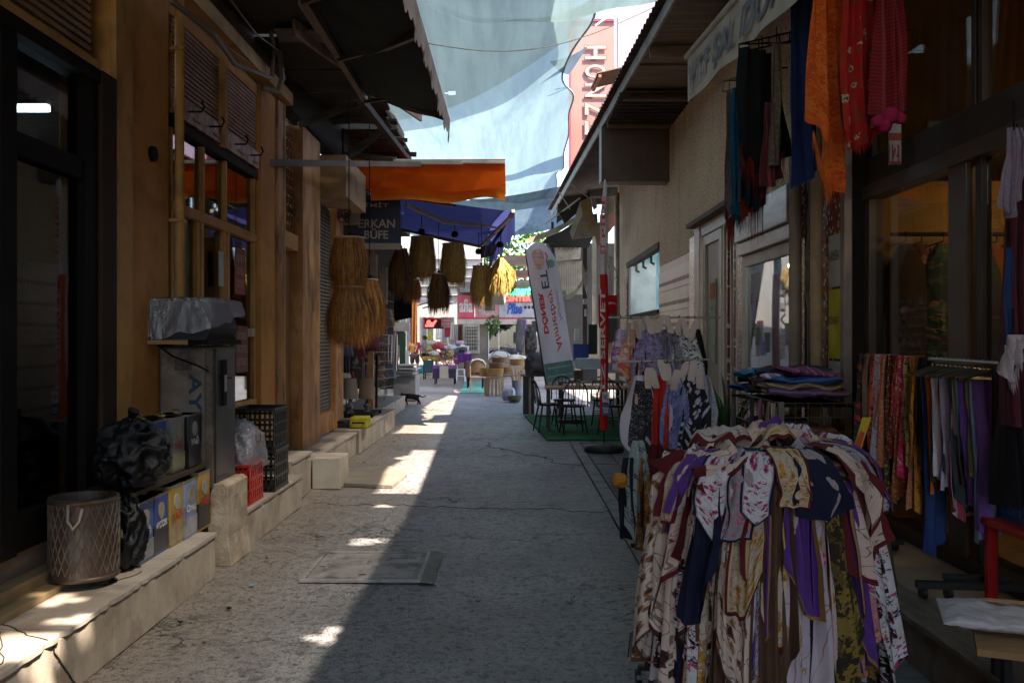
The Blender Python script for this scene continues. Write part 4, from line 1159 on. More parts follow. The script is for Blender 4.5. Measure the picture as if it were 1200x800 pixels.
sg('ERKAN', 420, 463, 257, 267, Y_, MATS['sign_white'], KS); sg('BÜFE', 427, 455, 268, 280, Y_, MATS['sign_white'], KS)
sg('SİMİT', 421, 456, 237, 243, Y_, MATS['sign_white'], KS)
# stacked white light boxes beyond the sign
for k, (x0, x1, y0, y1, Yq) in enumerate(((401, 420, 238, 262, 14.6), (432, 441, 298, 352, 16.8), (444, 453, 312, 356, 17.5))):
    a, b = P(x0, y1, Yq), P(x1, y0, Yq)
    tag(MB().box(a.x, b.x, Yq, Yq + .2, a.z, b.z).build('light_box', mat('box_cream%d' % k, (.36, .33, .29), (.25, .23, .2), dirt=.3), bevel=.01),
        ('cream light box beside the blue kiosk sign', 'narrow cream light box behind the big straw shade', 'small grey light box right of the straw shades')[k], 'light box')

# ============================================================ FAR END OF THE LANE
wht = mat('white_render', (.34, .325, .31), (.27, .26, .25), scale=.6, rough=.7, dirt=.2, dirtc=(.4, .36, .3))
FB = thing('white_building', 'bright white rendered building closing the far left end of the lane', 'building', (-3.5, 52, 0))
MB().box(-12, -1.6, 52, 53, 0, 7.5).build('wall', wht, FB)
for k in range(4):
    x = -6.2 + k * 1.15
    w = MB().box(x, x + .75, 51.94, 51.995, 1.0, 2.9).build('window', mat('far_frame', (.3, .29, .28)), FB)
    MB().box(x + .06, x + .34, 51.9, 51.93, 1.06, 2.8).build('pane', mat('far_glass', (.05, .06, .08), rough=.15), w)
    MB().box(x + .41, x + .69, 51.9, 51.93, 1.06, 2.8).build('pane', MATS['far_glass'], w)
for k in range(5): MB().box(-7, -1.6, 51.8, 52, 4.0 + k * .5, 4.06 + k * .5).build('ledge', MATS['far_frame'], FB)
SB = thing('pink_sign_shop', 'beige shop with pink fascia sign and dark glazed front at the end of the lane', 'shop', (-.5, 40, 0))
beige = mat('beige_wall', (.26, .215, .175), (.2, .16, .13), dirt=.3)
Yf = 40.0
def fx(px): return (px - 600) / F * Yf
def fz(py): return H - (py - 397) / F * Yf
def sbx(name, x0, x1, y0, y1, m, d0=0, d1=.3, par=None, **k):
    return MB().box(fx(x0), fx(x1), Yf + d0, Yf + d1, fz(y1), fz(y0)).build(name, m, par or SB, **k)
sbx('wall', 536, 572, 377, 440, beige); sbx('wall', 572, 640, 421, 440, beige)
sbx('wall', 614, 690, 340, 440, beige, .31, .6); sbx('wall', 536, 690, 330, 346, beige, .1, .4)
sbx('back_wall', 560, 640, 370, 440, mat('shop_dark_blue', (.03, .035, .055)), 1.5, 1.6)
sbx('roof_edge', 540, 700, 338, 343, mat('grey_edge', (.3, .3, .3)), -.6, .3)
pnk = mat('pink_fascia', (.62, .13, .17), (.55, .10, .14), rough=.4)
sbx('sign_panel', 536, 556, 346, 372, pnk, -.1, 0); sbx('sign_panel', 557, 584, 347, 372, mat('pink_pale', (.62, .30, .30), rough=.4), -.1, 0)
sbx('sign_panel', 585, 640, 352, 372, mat('sign_blue_grey', (.5, .5, .55)), -.09, 0)
sbx('awning_bar', 536, 640, 374, 380, mat('far_cream', (.55, .48, .42)), -.3, 0); sbx('red_line', 536, 612, 372, 374, rd, -.13, -.01)
wt = mat('letter_white', (.8, .75, .72))
sg('afia', 538, 554, 350, 366, Yf - .11, wt, SB, bold=.03); sg('MODA', 561, 580, 352, 361, Yf - .11, wt, SB); sg('TEKSTIL', 561, 580, 363, 369, Yf - .11, wt, SB)
sg('Plise', 594, 612, 355, 368, Yf - .1, mat('letter_blue', (.05, .12, .5)), SB, bold=.04, shear=.3); sg('...', 614, 626, 358, 362, Yf - .1, MATS['ink'], SB)
for x in (572, 584, 606.5, 613.5): sbx('mullion', x, x + 1.2, 380, 421, wt, -.05, .05)
sbx('door_glass', 573, 613, 381, 421, glass_mat('far_pane', (.6, .65, .7), .05), .02, .03)
for k, (x, w, c) in enumerate(((576, 4, (.05, .05, .08)), (582, 3, (.12, .13, .18)), (588, 6, (.5, .5, .52)), (595, 4, (.16, .17, .24)), (601, 4, (.22, .23, .33)), (607, 4, (.35, .35, .38)))):
    m = MB(); m.grid(lambda u, v: Vector((fx(x + w * u), Yf + .5 + .04 * math.sin(u * 9), fz(388 + (32 if k != 2 else 29) * v))), 8, 3)
    tag(m.build('hanging_cloth', fab(c, style='solid'), None, smooth=True), ('black', 'slate', 'pale grey', 'dark blue', 'violet blue', 'light grey')[k] + ' garment hanging in the glazed front of the pink sign shop', 'garment')
grn = emis('neon_green', (.05, .8, .3), 1.6); redn = emis('neon_red', (.9, .06, .05), 1.2)
NS2 = thing('neon_sign', 'green and red neon script sign over the far shop right of the straw shades', 'neon sign', P(605, 350, 38))
sg('Comert', 590, 622, 335, 346, 38, grn, NS2, bold=.05, shear=.3); sg('CENTER', 590, 622, 347, 353, 38, redn, NS2, bold=.03)
a, b = P(586, 355, 38.1), P(628, 333, 38.1)
MB().box(a.x, b.x, 38.05, 38.1, a.z, b.z).build('backboard', mat('neon_back', (.2, .17, .15)), NS2)
# brown slatted awnings above
for k, (x0, x1, y0, y1, Yq, c) in enumerate(((572, 640, 297, 312, 34, (.42, .25, .18)), (580, 640, 315, 325, 35, (.38, .2, .13)), (590, 640, 328, 334, 36, (.45, .36, .3)))):
    a, b = P(x0, y1, Yq), P(x1, y0, Yq)
    m = MB().prism([(a.x, Yq, a.z), (b.x, Yq, a.z), (b.x - .2, Yq + 1.5, b.z), (a.x + .5, Yq + 1.5, b.z)], (0, 0, .06))
    tag(m.build('canvas_canopy', mat('canopy_c%d' % k, c, rough=.8)), ('upper', 'middle', 'lower')[k] + ' of the three brown layered canopies behind the feather flag', 'canopy')
# air conditioner cabinet by the far shop
AC = thing('air_conditioner', 'tall beige outdoor cabinet with dark lattice grille on the far shop wall', 'air conditioner', (fx(553), Yf - .5, fz(413)))
sbx('casing', 543, 562, 379, 414, mat('ac_case', (.42, .38, .32)), -.5, -.01, AC, bevel=.02); sbx('grille', 546, 560, 383, 410, mat('ac_grille', (.09, .085, .07)), -.53, -.501, AC)
for k in range(6): sbx('bar', 546, 560, 385 + k * 4, 385.8 + k * 4, MATS['ac_case'], -.545, -.531, AC)
for k in range(5): sbx('bar', 547 + k * 2.8, 547.6 + k * 2.8, 383, 410, MATS['ac_case'], -.55, -.546, AC)
# red sign and others on the far left
RS = thing('shop_sign', 'red and black neon lettered sign over the far market stalls', 'sign', P(507, 384, 44))
a, b = P(497, 385, 44), P(520, 373, 44)
MB().box(a.x, b.x, 44, 44.1, a.z, b.z).build('panel', mat('sign_black', (.03, .01, .012)), RS); sg('Saf', 498, 512, 375, 383, 43.97, redn, RS, bold=.06, shear=.4)
MB().box(a.x - .03, b.x + .03, 43.95, 43.99, b.z - .05, b.z + .03).build('edge', rd, RS); MB().box(a.x - .03, a.x + .05, 43.95, 43.99, a.z, b.z).build('edge', rd, RS)
PS2 = thing('shop_sign', 'small pink poster sign with white text lines above a red round one', 'sign', P(522, 395, 42))
a, b = P(517, 383, 42), P(528, 372, 42)
MB().box(a.x, b.x, 42, 42.05, a.z, b.z).build('panel', mat('pink_board', (.65, .25, .25)), PS2); sg('HEDIYELIK', 518, 527, 374, 376.5, 41.98, wt, PS2); sg('ESYA', 518, 527, 378, 381, 41.98, wt, PS2)
a, b = P(521, 395, 42), P(528, 383.5, 42)
MB().box(a.x, b.x, 42.06, 42.1, a.z, b.z).build('panel', mat('red_board', (.55, .05, .08)), PS2)
# far canopy poles
FC = thing('market_canopy', 'white slatted market canopy with thin slanting ribs over the far stalls', 'canopy', (-3.6, 42, 3))
MB().prism([(-5.2, 40, 3.35), (-2.6, 40, 3.05), (-2.6, 44.5, 3.3), (-5.2, 44.5, 3.6)], (0, 0, .04)).build('canopy_cloth', sheer_mat('canopy_white', (.75, .72, .68), transl=.6, transp=0), FC)
for k in range(4): MB().bar((-5 + .6 * k, 39.9, 2.9), (-4.2 + .6 * k, 43.9, 3.4), .05).build('rib', mat('brown_rib', (.3, .22, .17)), FC)
# greenery above the canopies and creeper
def foliage(name, c, rad, n, size, cols, label, seed, cat='tree', trunk=None):
    random.seed(seed)
    t_ = thing(name, label, cat, (c[0], c[1], trunk if trunk is not None else c[2] - rad[2]))
    mb = MB()
    for k in range(n):
        a = rnd(0, 2 * PI); h = rnd(-1, 1); r = rnd(.35, 1) ** .5
        p = Vector((c[0] + rad[0] * r * math.cos(a) * math.sqrt(1 - h * h), c[1] + rad[1] * r * math.sin(a) * math.sqrt(1 - h * h), c[2] + rad[2] * r * h))
        if nz(p.x * 1.5 / max(rad) * 3, p.y / max(rad) * 3, p.z / max(rad) * 4) < -.12: continue
        d = Vector((rnd(-1, 1), rnd(-1, 1), rnd(-1, .6))).normalized(); e = d.cross(Vector((rnd(-1, 1), rnd(-1, 1), rnd(-1, 1)))).normalized()
        s_ = size * rnd(.6, 1.3); mb.cur = random.randrange(len(cols))
        mb.add([p, p + d * s_ * .5 + e * s_ * .28, p + d * s_, p + d * s_ * .5 - e * s_ * .28], [(0, 1, 2, 3)])
    mb.build('crown', cols, t_)
    if trunk is not None:
        MB().tube([(c[0] + .2, c[1], trunk), (c[0] - .1, c[1], (trunk + c[2]) / 2), (c[0], c[1], c[2])], [.22, .16, .08], 8).build('trunk', mat('bark', (.14, .1, .07)), t_)
    else:
        for k in range(5): MB().tube([(c[0], c[1], c[2] - rad[2]), (c[0] + rnd(-.5, .5) * rad[0], c[1] + rnd(-.5, .5) * rad[1], c[2] + rad[2] * rnd(.1, .7))], .008, 4).build('stem', mat('stem_green', (.1, .12, .04)), t_)
    return t_
leafs = [mat('leaf_a', (.07, .16, .025), rough=.6), mat('leaf_b', (.11, .22, .04), rough=.6), mat('leaf_c', (.04, .10, .02), rough=.6)]
foliage('tree', (.9, 60, 6.6), (4.2, 3, 2.3), 5200, .35, leafs, 'leafy green tree crown showing above the far brown canopies', 3, trunk=0)
foliage('tree', (-3.6, 58, 6.0), (1.1, 1.5, 3.2), 1600, .3, leafs, 'narrow ivy covered tree behind the hanging straw fringes', 4, trunk=0)
foliage('hanging_plant', (P(577, 384, 37).x, 37, P(577, 384, 37).z + .1), (.28, .28, .42), 420, .12, leafs, 'small bright green plant hanging before the far dark shop window', 5, cat='plant')
random.seed(21)
# far street block so the lane ends in buildings
EB = thing('far_building', 'plain pale building block beyond the far shops', 'building', (4, 46, 0))
MB().box(-1.4, 14, 46, 50, 0, 4.2).build('wall', beige, EB)
for k in range(6):
    w = MB().box(-1 + k * 1.6, k * 1.6, 45.9, 45.995, 1, 2.8).build('window', MATS['far_glass'], EB)
EL = thing('corner_building', 'grey side building left of the far crossing', 'building', (-9, 40, 0))
MB().box(-14, -6.5, 31, 51, 0, 6.5).build('wall', wht, EL)
# ============================================================ LEFT SIDE OBJECTS
# crumpled surface from a superellipsoid with ridges
def blob(c, rad, seed, rough=.18, fr=3.0, nu=36, nv=22, power=.7, flat=-.85, pinch=0):
    mb = MB(); c = Vector(c)
    def sp(x): return math.copysign(abs(x) ** power, x)
    def f(u, v):
        a = u * 2 * PI; b = (v - .5) * PI
        d = Vector((sp(math.cos(b)) * sp(math.cos(a)), sp(math.cos(b)) * sp(math.sin(a)), sp(math.sin(b))))
        n = abs(nz(d.x * fr + seed, d.y * fr, d.z * fr)) * 2 - .5 + .5 * abs(nz(d.x * fr * 2.6, d.y * fr * 2.6 + seed, d.z * fr * 2.6))
        k = 1 - rough * n
        if pinch and b > .9: k *= 1 - pinch * (b - .9)
        z = max(d.z * k, flat)
        return c + Vector((d.x * rad[0] * k, d.y * rad[1] * k, z * rad[2]))
    mb.grid(f, nu, nv)
    return mb
bag_black = mat('black_plastic', (.003, .003, .004), (.005, .005, .006), rough=.3, spec=.35, bump=.6, bscale=30)
film = sheer_mat('plastic_film', (.45, .43, .5), transp=.58, transl=.3, gloss=.3, rough=.22, scale=5)
def tin_mat(i, c): return mat('tin_%d' % i, c, tuple(q * .75 for q in c), rough=.3, dirt=.5, dscale=7, spec=.6)

# --- perforated metal drum with rope handle
D = thing('metal_drum_basket', 'rusty perforated metal drum with a rope handle standing on small legs on the step', 'drum', (-2.27, 4.98, .3))
rm = mat('rusty_drum', (.13, .10, .085), (.07, .045, .035), rough=.45, metal=.5, bump=.2, dirt=.6, dirtc=(.12, .04, .015), dscale=5)
MB().lathe([(.0, .345), (.19, .345), (.195, .36), (.192, .58), (.195, .80), (.2, .81), (.185, .81), (.18, .40), (0, .39)], 32, (-2.27, 4.98, 0)).build('shell', rm, D, smooth=False)
lat = MB()
for k in range(26):
    for s_ in (-1, 1):
        pts = []
        for j in range(7):
            a = (k + s_ * j * .55) * 2 * PI / 26; pts.append((-2.27 + .197 * math.cos(a), 4.98 + .197 * math.sin(a), .39 + j * .065))
        lat.tube(pts, .0045, 4, caps=False)
lat.build('lattice', mat('drum_lattice', (.20, .17, .15), (.12, .08, .06), rough=.4, metal=.5), D, kind='stuff')
for z in (.36, .79): MB().lathe([(.196, z - .012), (.206, z), (.196, z + .012)], 32, (-2.27, 4.98, 0)).build('band', rm, D, smooth=True)
MB().tube([(-2.27, 4.775, .79), (-2.265, 4.76, .70), (-2.23, 4.75, .66), (-2.20, 4.76, .70), (-2.19, 4.78, .77)], .010, 6).build('rope_handle', mat('rope_grey', (.36, .3, .25)), D, smooth=True)
for a in (4.2, .3, 2.3):
    MB().tube([(-2.27 + .15 * math.cos(a), 4.98 + .15 * math.sin(a), .345), (-2.27 + .16 * math.cos(a), 4.98 + .16 * math.sin(a), .315), (-2.27 + .16 * math.cos(a), 4.98 + .16 * math.sin(a), .303)], [.01, .01, .028], 8).build('leg', dark_frame, D)
D.scale = (.88, .88, .92)
# --- rubbish bags
for (c, r, s_, lb_) in (((-2.20, 5.42, .93), (.20, .24, .20), 3.1, 'large knotted black rubbish bag piled above the metal drum'),
                        ((-2.19, 5.30, .50), (.12, .13, .21), 8.4, 'slim black rubbish bag wedged on the step between drum and oil tins'),
                        ((-2.36, 5.75, .58), (.12, .2, .28), 5.7, 'black rubbish bag behind the drum supporting the larger one')):
    b_ = blob(c, r, s_, .26, 1.9, 90, 56, .95)
    o = b_.build('rubbish_bag', bag_black, None, smooth=True); tag(o, lb_, 'rubbish bag')
    k_ = MB(); kx, ky, kz = c[0] - .02, c[1] - .02, c[2] + r[2] * .85
    k_.tube([(kx, ky, kz - .05), (kx, ky, kz), (kx + .03, ky, kz + .05), (kx + .05, ky - .01, kz + .09)], [.05, .018, .02, .035], 8)
    k_.build('knot', bag_black, o)
# --- oil tins: lower row on the step, upper row above
tins = [(-2.13, 5.46, .36, (.05, .10, .30), (.24, .25, .28), 'blue and white oil tin at the near end of the lower row', 'YAĞ'),
        (-2.13, 5.70, .36, (.03, .06, .28), (.012, .012, .02), 'deep blue and black oil tin second in the lower row', 'AYÇİÇEK'),
        (-2.12, 5.94, .38, (.36, .23, .03), (.34, .26, .12), 'yellow oil tin third in the lower row', 'YAĞ'),
        (-2.11, 6.17, .38, (.2, .24, .4), (.34, .34, .38), 'pale lilac blue oil tin with red script in the lower row', 'Oruç'),
        (-2.10, 6.41, .40, (.42, .23, .02), (.015, .012, .012), 'yellow over black oil tin at the far end of the lower row', 'ORKIDE')]
def tin(i, x, y, h, c1, c2, label, word, z0=.302, w=.225, d=.24, tc=None):
    t_ = thing('oil_tin', label, 'tin', (x - w / 2, y, z0), 0)
    z1 = z0 + h; zm = z0 + h * (.48 if c2[0] < .1 else .7)
    a, b = x - w, x
    MB().box(a, b, y - d / 2 + .004, y + d / 2 - .004, z0, z1).build('body', tin_mat(i, c1), t_, bevel=.008)
    MB().box(a - .002, b + .002, y - d / 2 + .002, y + d / 2 - .002, z0 + .02, zm if c2[0] < .1 else z0 + h * .35).build('lower_print', tin_mat(i + 50, c2), t_)
    MB().box(a - .003, b + .003, y - d / 2, y + d / 2, z1 - .012, z1).build('rim', mat('tin_rim', (.35, .32, .28), rough=.35, metal=.8), t_)
    MB().tube([(x - w / 2, y, z1), (x - w / 2, y, z1 + .012)], .025, 10).build('cap', mat('tin_cap', (.5, .35, .1)), t_)
    MB().tube([(x - w / 2 - .05, y + .03, z1), (x - w / 2 - .05, y + .03, z1 + .03), (x - w / 2 + .03, y - .06, z1 + .03), (x - w / 2 + .03, y - .06, z1)], .004, 5).build('wire_handle', MATS['tin_rim'], t_)
    tc = tc or ((.5, .05, .04) if c1[0] > .2 else (.7, .7, .65))
    im = mat('tin_ink%s' % str(tc), tc)
    text(word, 'lettering', im, t_, (x + .004, y - d * .38, z0 + h * .42), (0, 1, 0), (0, 0, 1), w=d * .76, h=.06, bold=.03)
    MB().tube([(x, y, z0 + h * .72), (x + .004, y, z0 + h * .72)], .05, 14).build('emblem', tin_mat(i + 90, (.3, .24, .16) if i % 2 else (.34, .33, .3)), t_)
    return t_
for i, (x, y, h, c1, c2, lb_, w_) in enumerate(tins): tin(i, x, y, h, c1, c2, lb_, w_)
for i, (x, y, c1, lb_) in enumerate(((-2.2, 5.86, (.03, .08, .35), 'blue oil tin in the upper row behind the rubbish bag'),
                                     (-2.17, 6.11, (.25, .24, .2), 'blue oil tin with olive picture in the upper row'),
                                     (-2.15, 6.36, (.02, .02, .03), 'dark oil tin against the cabinet in the upper row'))):
    tin(20 + i, x, y, .36, c1, (.012, .012, .02) if i != 1 else (.35, .3, .15), lb_, 'YAĞ', z0=.735, d=.235)
pl = MB().box(-2.46, -2.13, 5.3, 6.55, .708, .733)
tag(pl.build('wooden_board', mat('dark_plank', (.08, .055, .035)), None), 'dark board carrying the upper row of oil tins', 'board')
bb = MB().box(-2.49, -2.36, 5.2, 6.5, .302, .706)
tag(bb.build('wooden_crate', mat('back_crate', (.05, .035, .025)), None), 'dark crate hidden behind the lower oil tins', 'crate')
# --- tall metal cabinet / water heater box with lettering
K = thing('metal_cabinet', 'tall soot stained grey metal cabinet with dark side doors and blue stencilled letters', 'cabinet', (-2.3, 6.8, .56))
cab = mat('cabinet_face', (.25, .20, .165), (.13, .10, .08), rough=.4, scale=3, dirt=.75, dirtc=(.01, .008, .007), dscale=4)
cabd = mat('cabinet_side', (.05, .045, .045), (.03, .027, .025), rough=.35, bump=.05)
kx0, kx1, ky0, ky1 = -2.47, -2.10, 6.58, 7.1
MB().box(kx0, kx1, ky0, ky1, .56, 1.55).build('body', cabd, K, bevel=.008)
MB().box(kx0 + .01, kx1 - .05, ky0 - .012, ky0 - .001, .58, 1.53).build('front_panel', cab, K, bevel=.003)
MB().box(kx1 - .045, kx1 + .002, ky0 - .014, ky0 + .03, .56, 1.54).build('corner_post', mat('worn_post', (.2, .15, .11), (.08, .06, .045), dirt=.7, dscale=9), K)
MB().box(kx1 + .001, kx1 + .012, ky0 + .05, ky1 - .02, .58, 1.53).build('side_door', cabd, K, bevel=.003)
MB().box(kx1 + .012, kx1 + .03, ky0 + .16, ky0 + .24, 1.12, 1.45).build('recess_plate', dark_frame, K)
MB().box(kx1 + .03, kx1 + .034, ky0 + .18, ky0 + .225, 1.22, 1.34).build('rating_label', mat('pale_label', (.45, .43, .4)), K)
text('AYETLI', 'lettering', mat('blue_stencil', (.03, .05, .09)), K, (-2.26, ky0 - .016, 1.36), (0, 0, -1), (1, 0, 0), w=.62, h=.09, bold=.03)
MB().box(-2.36, -2.24, ky0 - .015, ky0 - .013, 1.38, 1.46).build('faded_label', mat('faded_label', (.08, .065, .05), (.03, .03, .03), scale=40), K)
for k in range(4): MB().box(kx0 + .02 + k * .1, kx0 + .05 + k * .1, ky0 + .02, ky1 - .03, .31, .558).build('stand_slat', dark_frame, K)
MB().tube([(-2.46, 6.5, 1.56), (-2.36, 6.52, 1.48), (-2.2, 6.53, 1.42), (-2.13, 6.55, 1.38), (-2.085, 6.7, 1.33), (-2.08, 6.95, 1.31)], .006, 5).build('cable', dark_frame, K)
o = MB().box(-2.53, -2.07, 6.38, 7.12, 1.562, 1.592).build('board', mat('top_board_edge', (.36, .21, .10), (.28, .16, .07)), None, bevel=.003)
tag(o, 'wooden board with tan front edge lying on top of the cabinet', 'board')
MB().box(-2.20, -2.06, 6.37, 7.14, 1.560, 1.595).build('black_edge', dark_frame, o)
bx = thing('box', 'dark box wrapped in translucent plastic film on top of the cabinet board', 'box', (-2.3, 6.75, 1.595))
MB().prism([(-2.49, 6.44, 1.596), (-2.10, 6.44, 1.596), (-2.06, 6.44, 1.68), (-2.14, 6.44, 1.86), (-2.47, 6.44, 1.86)], (0, .62, 0)).build('carton', mat('dark_carton', (.03, .028, .03)), bx)
fm = MB()
def filmf(u, v):
    a = u * 2 * PI + .785
    cx, cy = -2.285, 6.76
    k = 1 / max(abs(math.cos(a)), abs(math.sin(a)))
    hx_, hy = .235, .34
    if v < .35:
        q = v / .35; x = cx + hx_ * k * math.cos(a) * q; y = cy + hy * k * math.sin(a) * q; z = 1.885 + .012 * nz(x * 14, y * 14)
    else:
        q = (v - .35) / .65
        drop = .10 + .13 * (.5 + .5 * math.sin(a * 1.0 - 2.4)) + .05 * nz(a * 2, 1)
        fl_ = 1 + .10 * q + .05 * nz(a * 5, q * 2) * q
        x = cx + hx_ * k * math.cos(a) * fl_; y = cy + hy * k * math.sin(a) * fl_; z = 1.885 - drop * 1.25 * q
    return Vector((x, y, z))
fm.grid(filmf, 90, 16); fm.build('plastic_wrap', film, bx, smooth=False)
# --- crates
def crate(name, c, size, m, label, nh=3, nvv=7, group=None, rz=0, cat='crate'):
    t_ = thing(name, label, cat, c, rz, group)
    w, d, h = size
    MB().box(-w / 2, w / 2, -d / 2, d / 2, 0, .012).build('base', m, t_, local=True)
    for s_ in range(4):
        mb = MB(); L = w if s_ % 2 == 0 else d; off = (d if s_ % 2 == 0 else w) / 2
        def add(a0, a1, z0, z1, th=.012):
            if s_ == 0: mb.box(a0, a1, -off, -off + th, z0, z1)
            elif s_ == 2: mb.box(a0, a1, off - th, off, z0, z1)
            elif s_ == 1: mb.box(off - th, off, a0, a1, z0, z1)
            else: mb.box(-off, -off + th, a0, a1, z0, z1)
        for j in range(nh + 1):
            z = .013 + (h - .04) * j / nh; add(-L / 2 + .013, L / 2 - .013, z, z + .022)
        for j in range(nvv): a = -L / 2 + .02 + (L - .06) * j / (nvv - 1); add(a, a + .018, .013, h, .010)
        mb.build('side', m, t_, local=True)
    MB().prism([(-w / 2, -d / 2 - .008, h), (w / 2, -d / 2 - .008, h), (w / 2, -d / 2 + .016, h), (-w / 2, -d / 2 + .016, h)], (0, 0, .022)).build('rim', m, t_, local=True)
    MB().box(w / 2 - .012, w / 2 + .008, -d / 2 + .017, d / 2, h, h + .022).build('rim', m, t_, local=True)
    MB().box(-w / 2 - .008, -w / 2 + .012, -d / 2 + .017, d / 2, h, h + .022).build('rim', m, t_, local=True)
    MB().box(-w / 2, w / 2, d / 2 + .001, d / 2 + .012, h - .02, h + .022).build('rim', m, t_, local=True)
    return t_
redp = mat('red_plastic', (.42, .02, .015), (.34, .015, .012), rough=.35); blkp = mat('black_crate', (.012, .012, .013), rough=.4)
crate('plastic_crate', (-2.18, 7.5, .302), (.28, .42, .30), redp, 'red plastic crate on the step under a translucent bag')
bg_ = MB()
def bagf(u, v):
    a = u * 2 * PI; k = 1 / max(abs(math.cos(a)), abs(math.sin(a))) ** .8
    q = v
    r = (.02 + .16 * min(1, q * 2.2)) * (1 + .1 * nz(a * 2.5, q * 3)) if q < .4 else .17 + .02 * (q - .4) + .02 * nz(a * 4, q * 3)
    z = .96 - .34 * q ** 1.3 + .02 * nz(a * 3, q * 5) - (.05 * (math.sin(a) > 0))*q
    return Vector((-2.17 + r * k * math.cos(a) * .92, 7.5 + r * k * math.sin(a) * 1.25, z))
bg_.grid(bagf, 64, 20)
tag(bg_.build('plastic_bag', film, None, smooth=False), 'translucent white plastic bag draped over the red crate', 'plastic bag')
tag(blob((-2.18, 7.5, .80), (.11, .17, .14), 4, .2).build('bundle', mat('greyish_bundle', (.35, .34, .38))), 'grey bundle inside the plastic bag on the red crate', 'bundle')
for k in range(2):
    crate('plastic_crate', (-2.19 - .01 * k, 8.2, .302 + k * .35), (.36, .5, .335), blkp, ('lower', 'upper')[k] + ' of the two stacked black plastic crates beside the red crate', 3, 8)
# --- yellow and black tool cases further on
for k, (px, py, c, w, lb_) in enumerate(((418, 509, (.34, .30, .015), .26, 'bright yellow plastic case on the step by the roller shutter'), (392, 516, (.03, .03, .03), .5, 'flat black case on the step beside the yellow one'))):
    p = P(px, py, 13.0); t_ = thing('case', lb_, 'case', (p.x, p.y, .342))
    MB().box(p.x - w / 2, p.x + w / 2, 13.0 + k * .1 + .15, 13.3 + k * .1 + .15, .345, .345 + (.16 - .06 * k)).build('shell', mat('case_%d' % k, c), t_, bevel=.02)
    MB().tube([(p.x - .08, 13.14 + k * .1, .42), (p.x - .08, 13.10 + k * .1, .43), (p.x + .08, 13.10 + k * .1, .43), (p.x + .08, 13.14 + k * .1, .42)], .012, 6).build('handle', dark_frame, t_)

# ============================================================ STRAW SHADES
straw_m = [mat('straw_a', (.40, .16, .035), (.28, .10, .022), scale=20), mat('straw_b', (.50, .23, .06), scale=20), mat('straw_c', (.20, .075, .02), scale=20)]
straw_g = [mat('straw_g', (.66, .46, .13), scale=20), mat('straw_h', (.52, .34, .08), scale=20), mat('straw_i', (.42, .25, .06), scale=20)]
straw_d = [mat('straw_d', (.16, .085, .03), scale=20), mat('straw_e', (.09, .045, .018), scale=20), mat('straw_f', (.24, .14, .05), scale=20)]
def straw_tier(c, r0, r1, h, n, mats, par, w=.006, name='straw', rag=.3, wild=.045, bell=0):
    mb = MB(); c = Vector(c)
    for k in range(n):
        a = rnd(0, 2 * PI); ri = rnd(.82, 1.0); L = h * rnd(1 - rag, 1 + rag * .4); zt = rnd(0, .35) * h if random.random() < .4 else 0
        d = Vector((math.cos(a), math.sin(a), 0)); s_ = Vector((-d.y, d.x, 0)) * w * rnd(.6, 1.4)
        rr0 = r0 * ri + (r1 - r0) * ri * (zt / h); rr1 = r1 * ri * rnd(.93, 1.1)
        p0 = c + d * rr0 - Vector((0, 0, zt)); p2 = c + d * rr1 * rnd(.85, 1.18) + s_ * rnd(-9, 9) - Vector((0, 0, max(L, zt + .05)))
        p1 = p0.lerp(p2, .5) + d * (bell * h + rnd(-wild, wild)) + s_ * rnd(-2, 2)
        mb.cur = random.randrange(len(mats))
        mb.add([p0 - s_, p0 + s_, p1 + s_, p1 - s_, p2], [(0, 1, 2, 3), (3, 2, 4)])
    return mb.build(name, mats, par, kind='stuff')
def straw_shade(c, r, h, label, mats, tiers=1, bell=.0, n=900, r1=None, cat='lampshade', w=.006, top=4.0, ring=True):
    t_ = thing('straw_lampshade', label, cat, (c[0], c[1], c[2] - h), 0, 'straw lampshades hanging along the left')
    c = Vector(c); r1 = r1 or r
    hh = h / tiers
    for k in range(tiers):
        straw_tier(c - Vector((0, 0, hh * k * .92)), r * (1 - .06 * k), (r1 if k == tiers - 1 else r), hh * 1.08, n // tiers, mats, t_, w, bell=bell)
        if ring: MB().tube([c + Vector((r * math.cos(a) , r * math.sin(a), -hh * k * .92)) for a in [q * 2 * PI / 24 for q in range(25)]], .012, 6).build('ring', mat('pale_ring', (.5, .36, .22)), t_, smooth=True)
    mb = MB()
    mb.lathe([(r * .93, 0), (r * .93, -h * .92)], 20, c)
    mb.build('inner_shade', mat('shade_inner', (.22, .11, .035) if mats is straw_m else ((.3, .2, .06) if mats is straw_g else (.05, .03, .012))), t_)
    for a in (.4, 2.5, 4.6): MB().tube([c + Vector((r * math.cos(a), r * math.sin(a), 0)), c + Vector((0, 0, .07))], .005, 4).build('spoke', dark_frame, t_)
    MB().tube([c + Vector((0, 0, .04)), (c.x, c.y, top)], .006, 5).build('cord', dark_frame, t_)
    MB().tube([c + Vector((0, 0, -.06)), c + Vector((0, 0, .06))], .022, 8).build('lamp_holder', dark_frame, t_)
    return t_
Yb = 10.4
pb_ = P(409, 279, Yb)
straw_shade((pb_.x, Yb, pb_.z), .165, 1.18, 'biggest brown straw lampshade in two shaggy tiers hanging nearest over the step', straw_m, 2, .035, 5200, .24, top=4.3, w=.0038)
p = P(433, 328, 11.4); straw_shade((p.x, 11.4, p.z), .10, .62, 'smaller shaggy straw shade half behind the biggest one', straw_m, 1, .03, 2000, .19, top=4.2, w=.004)
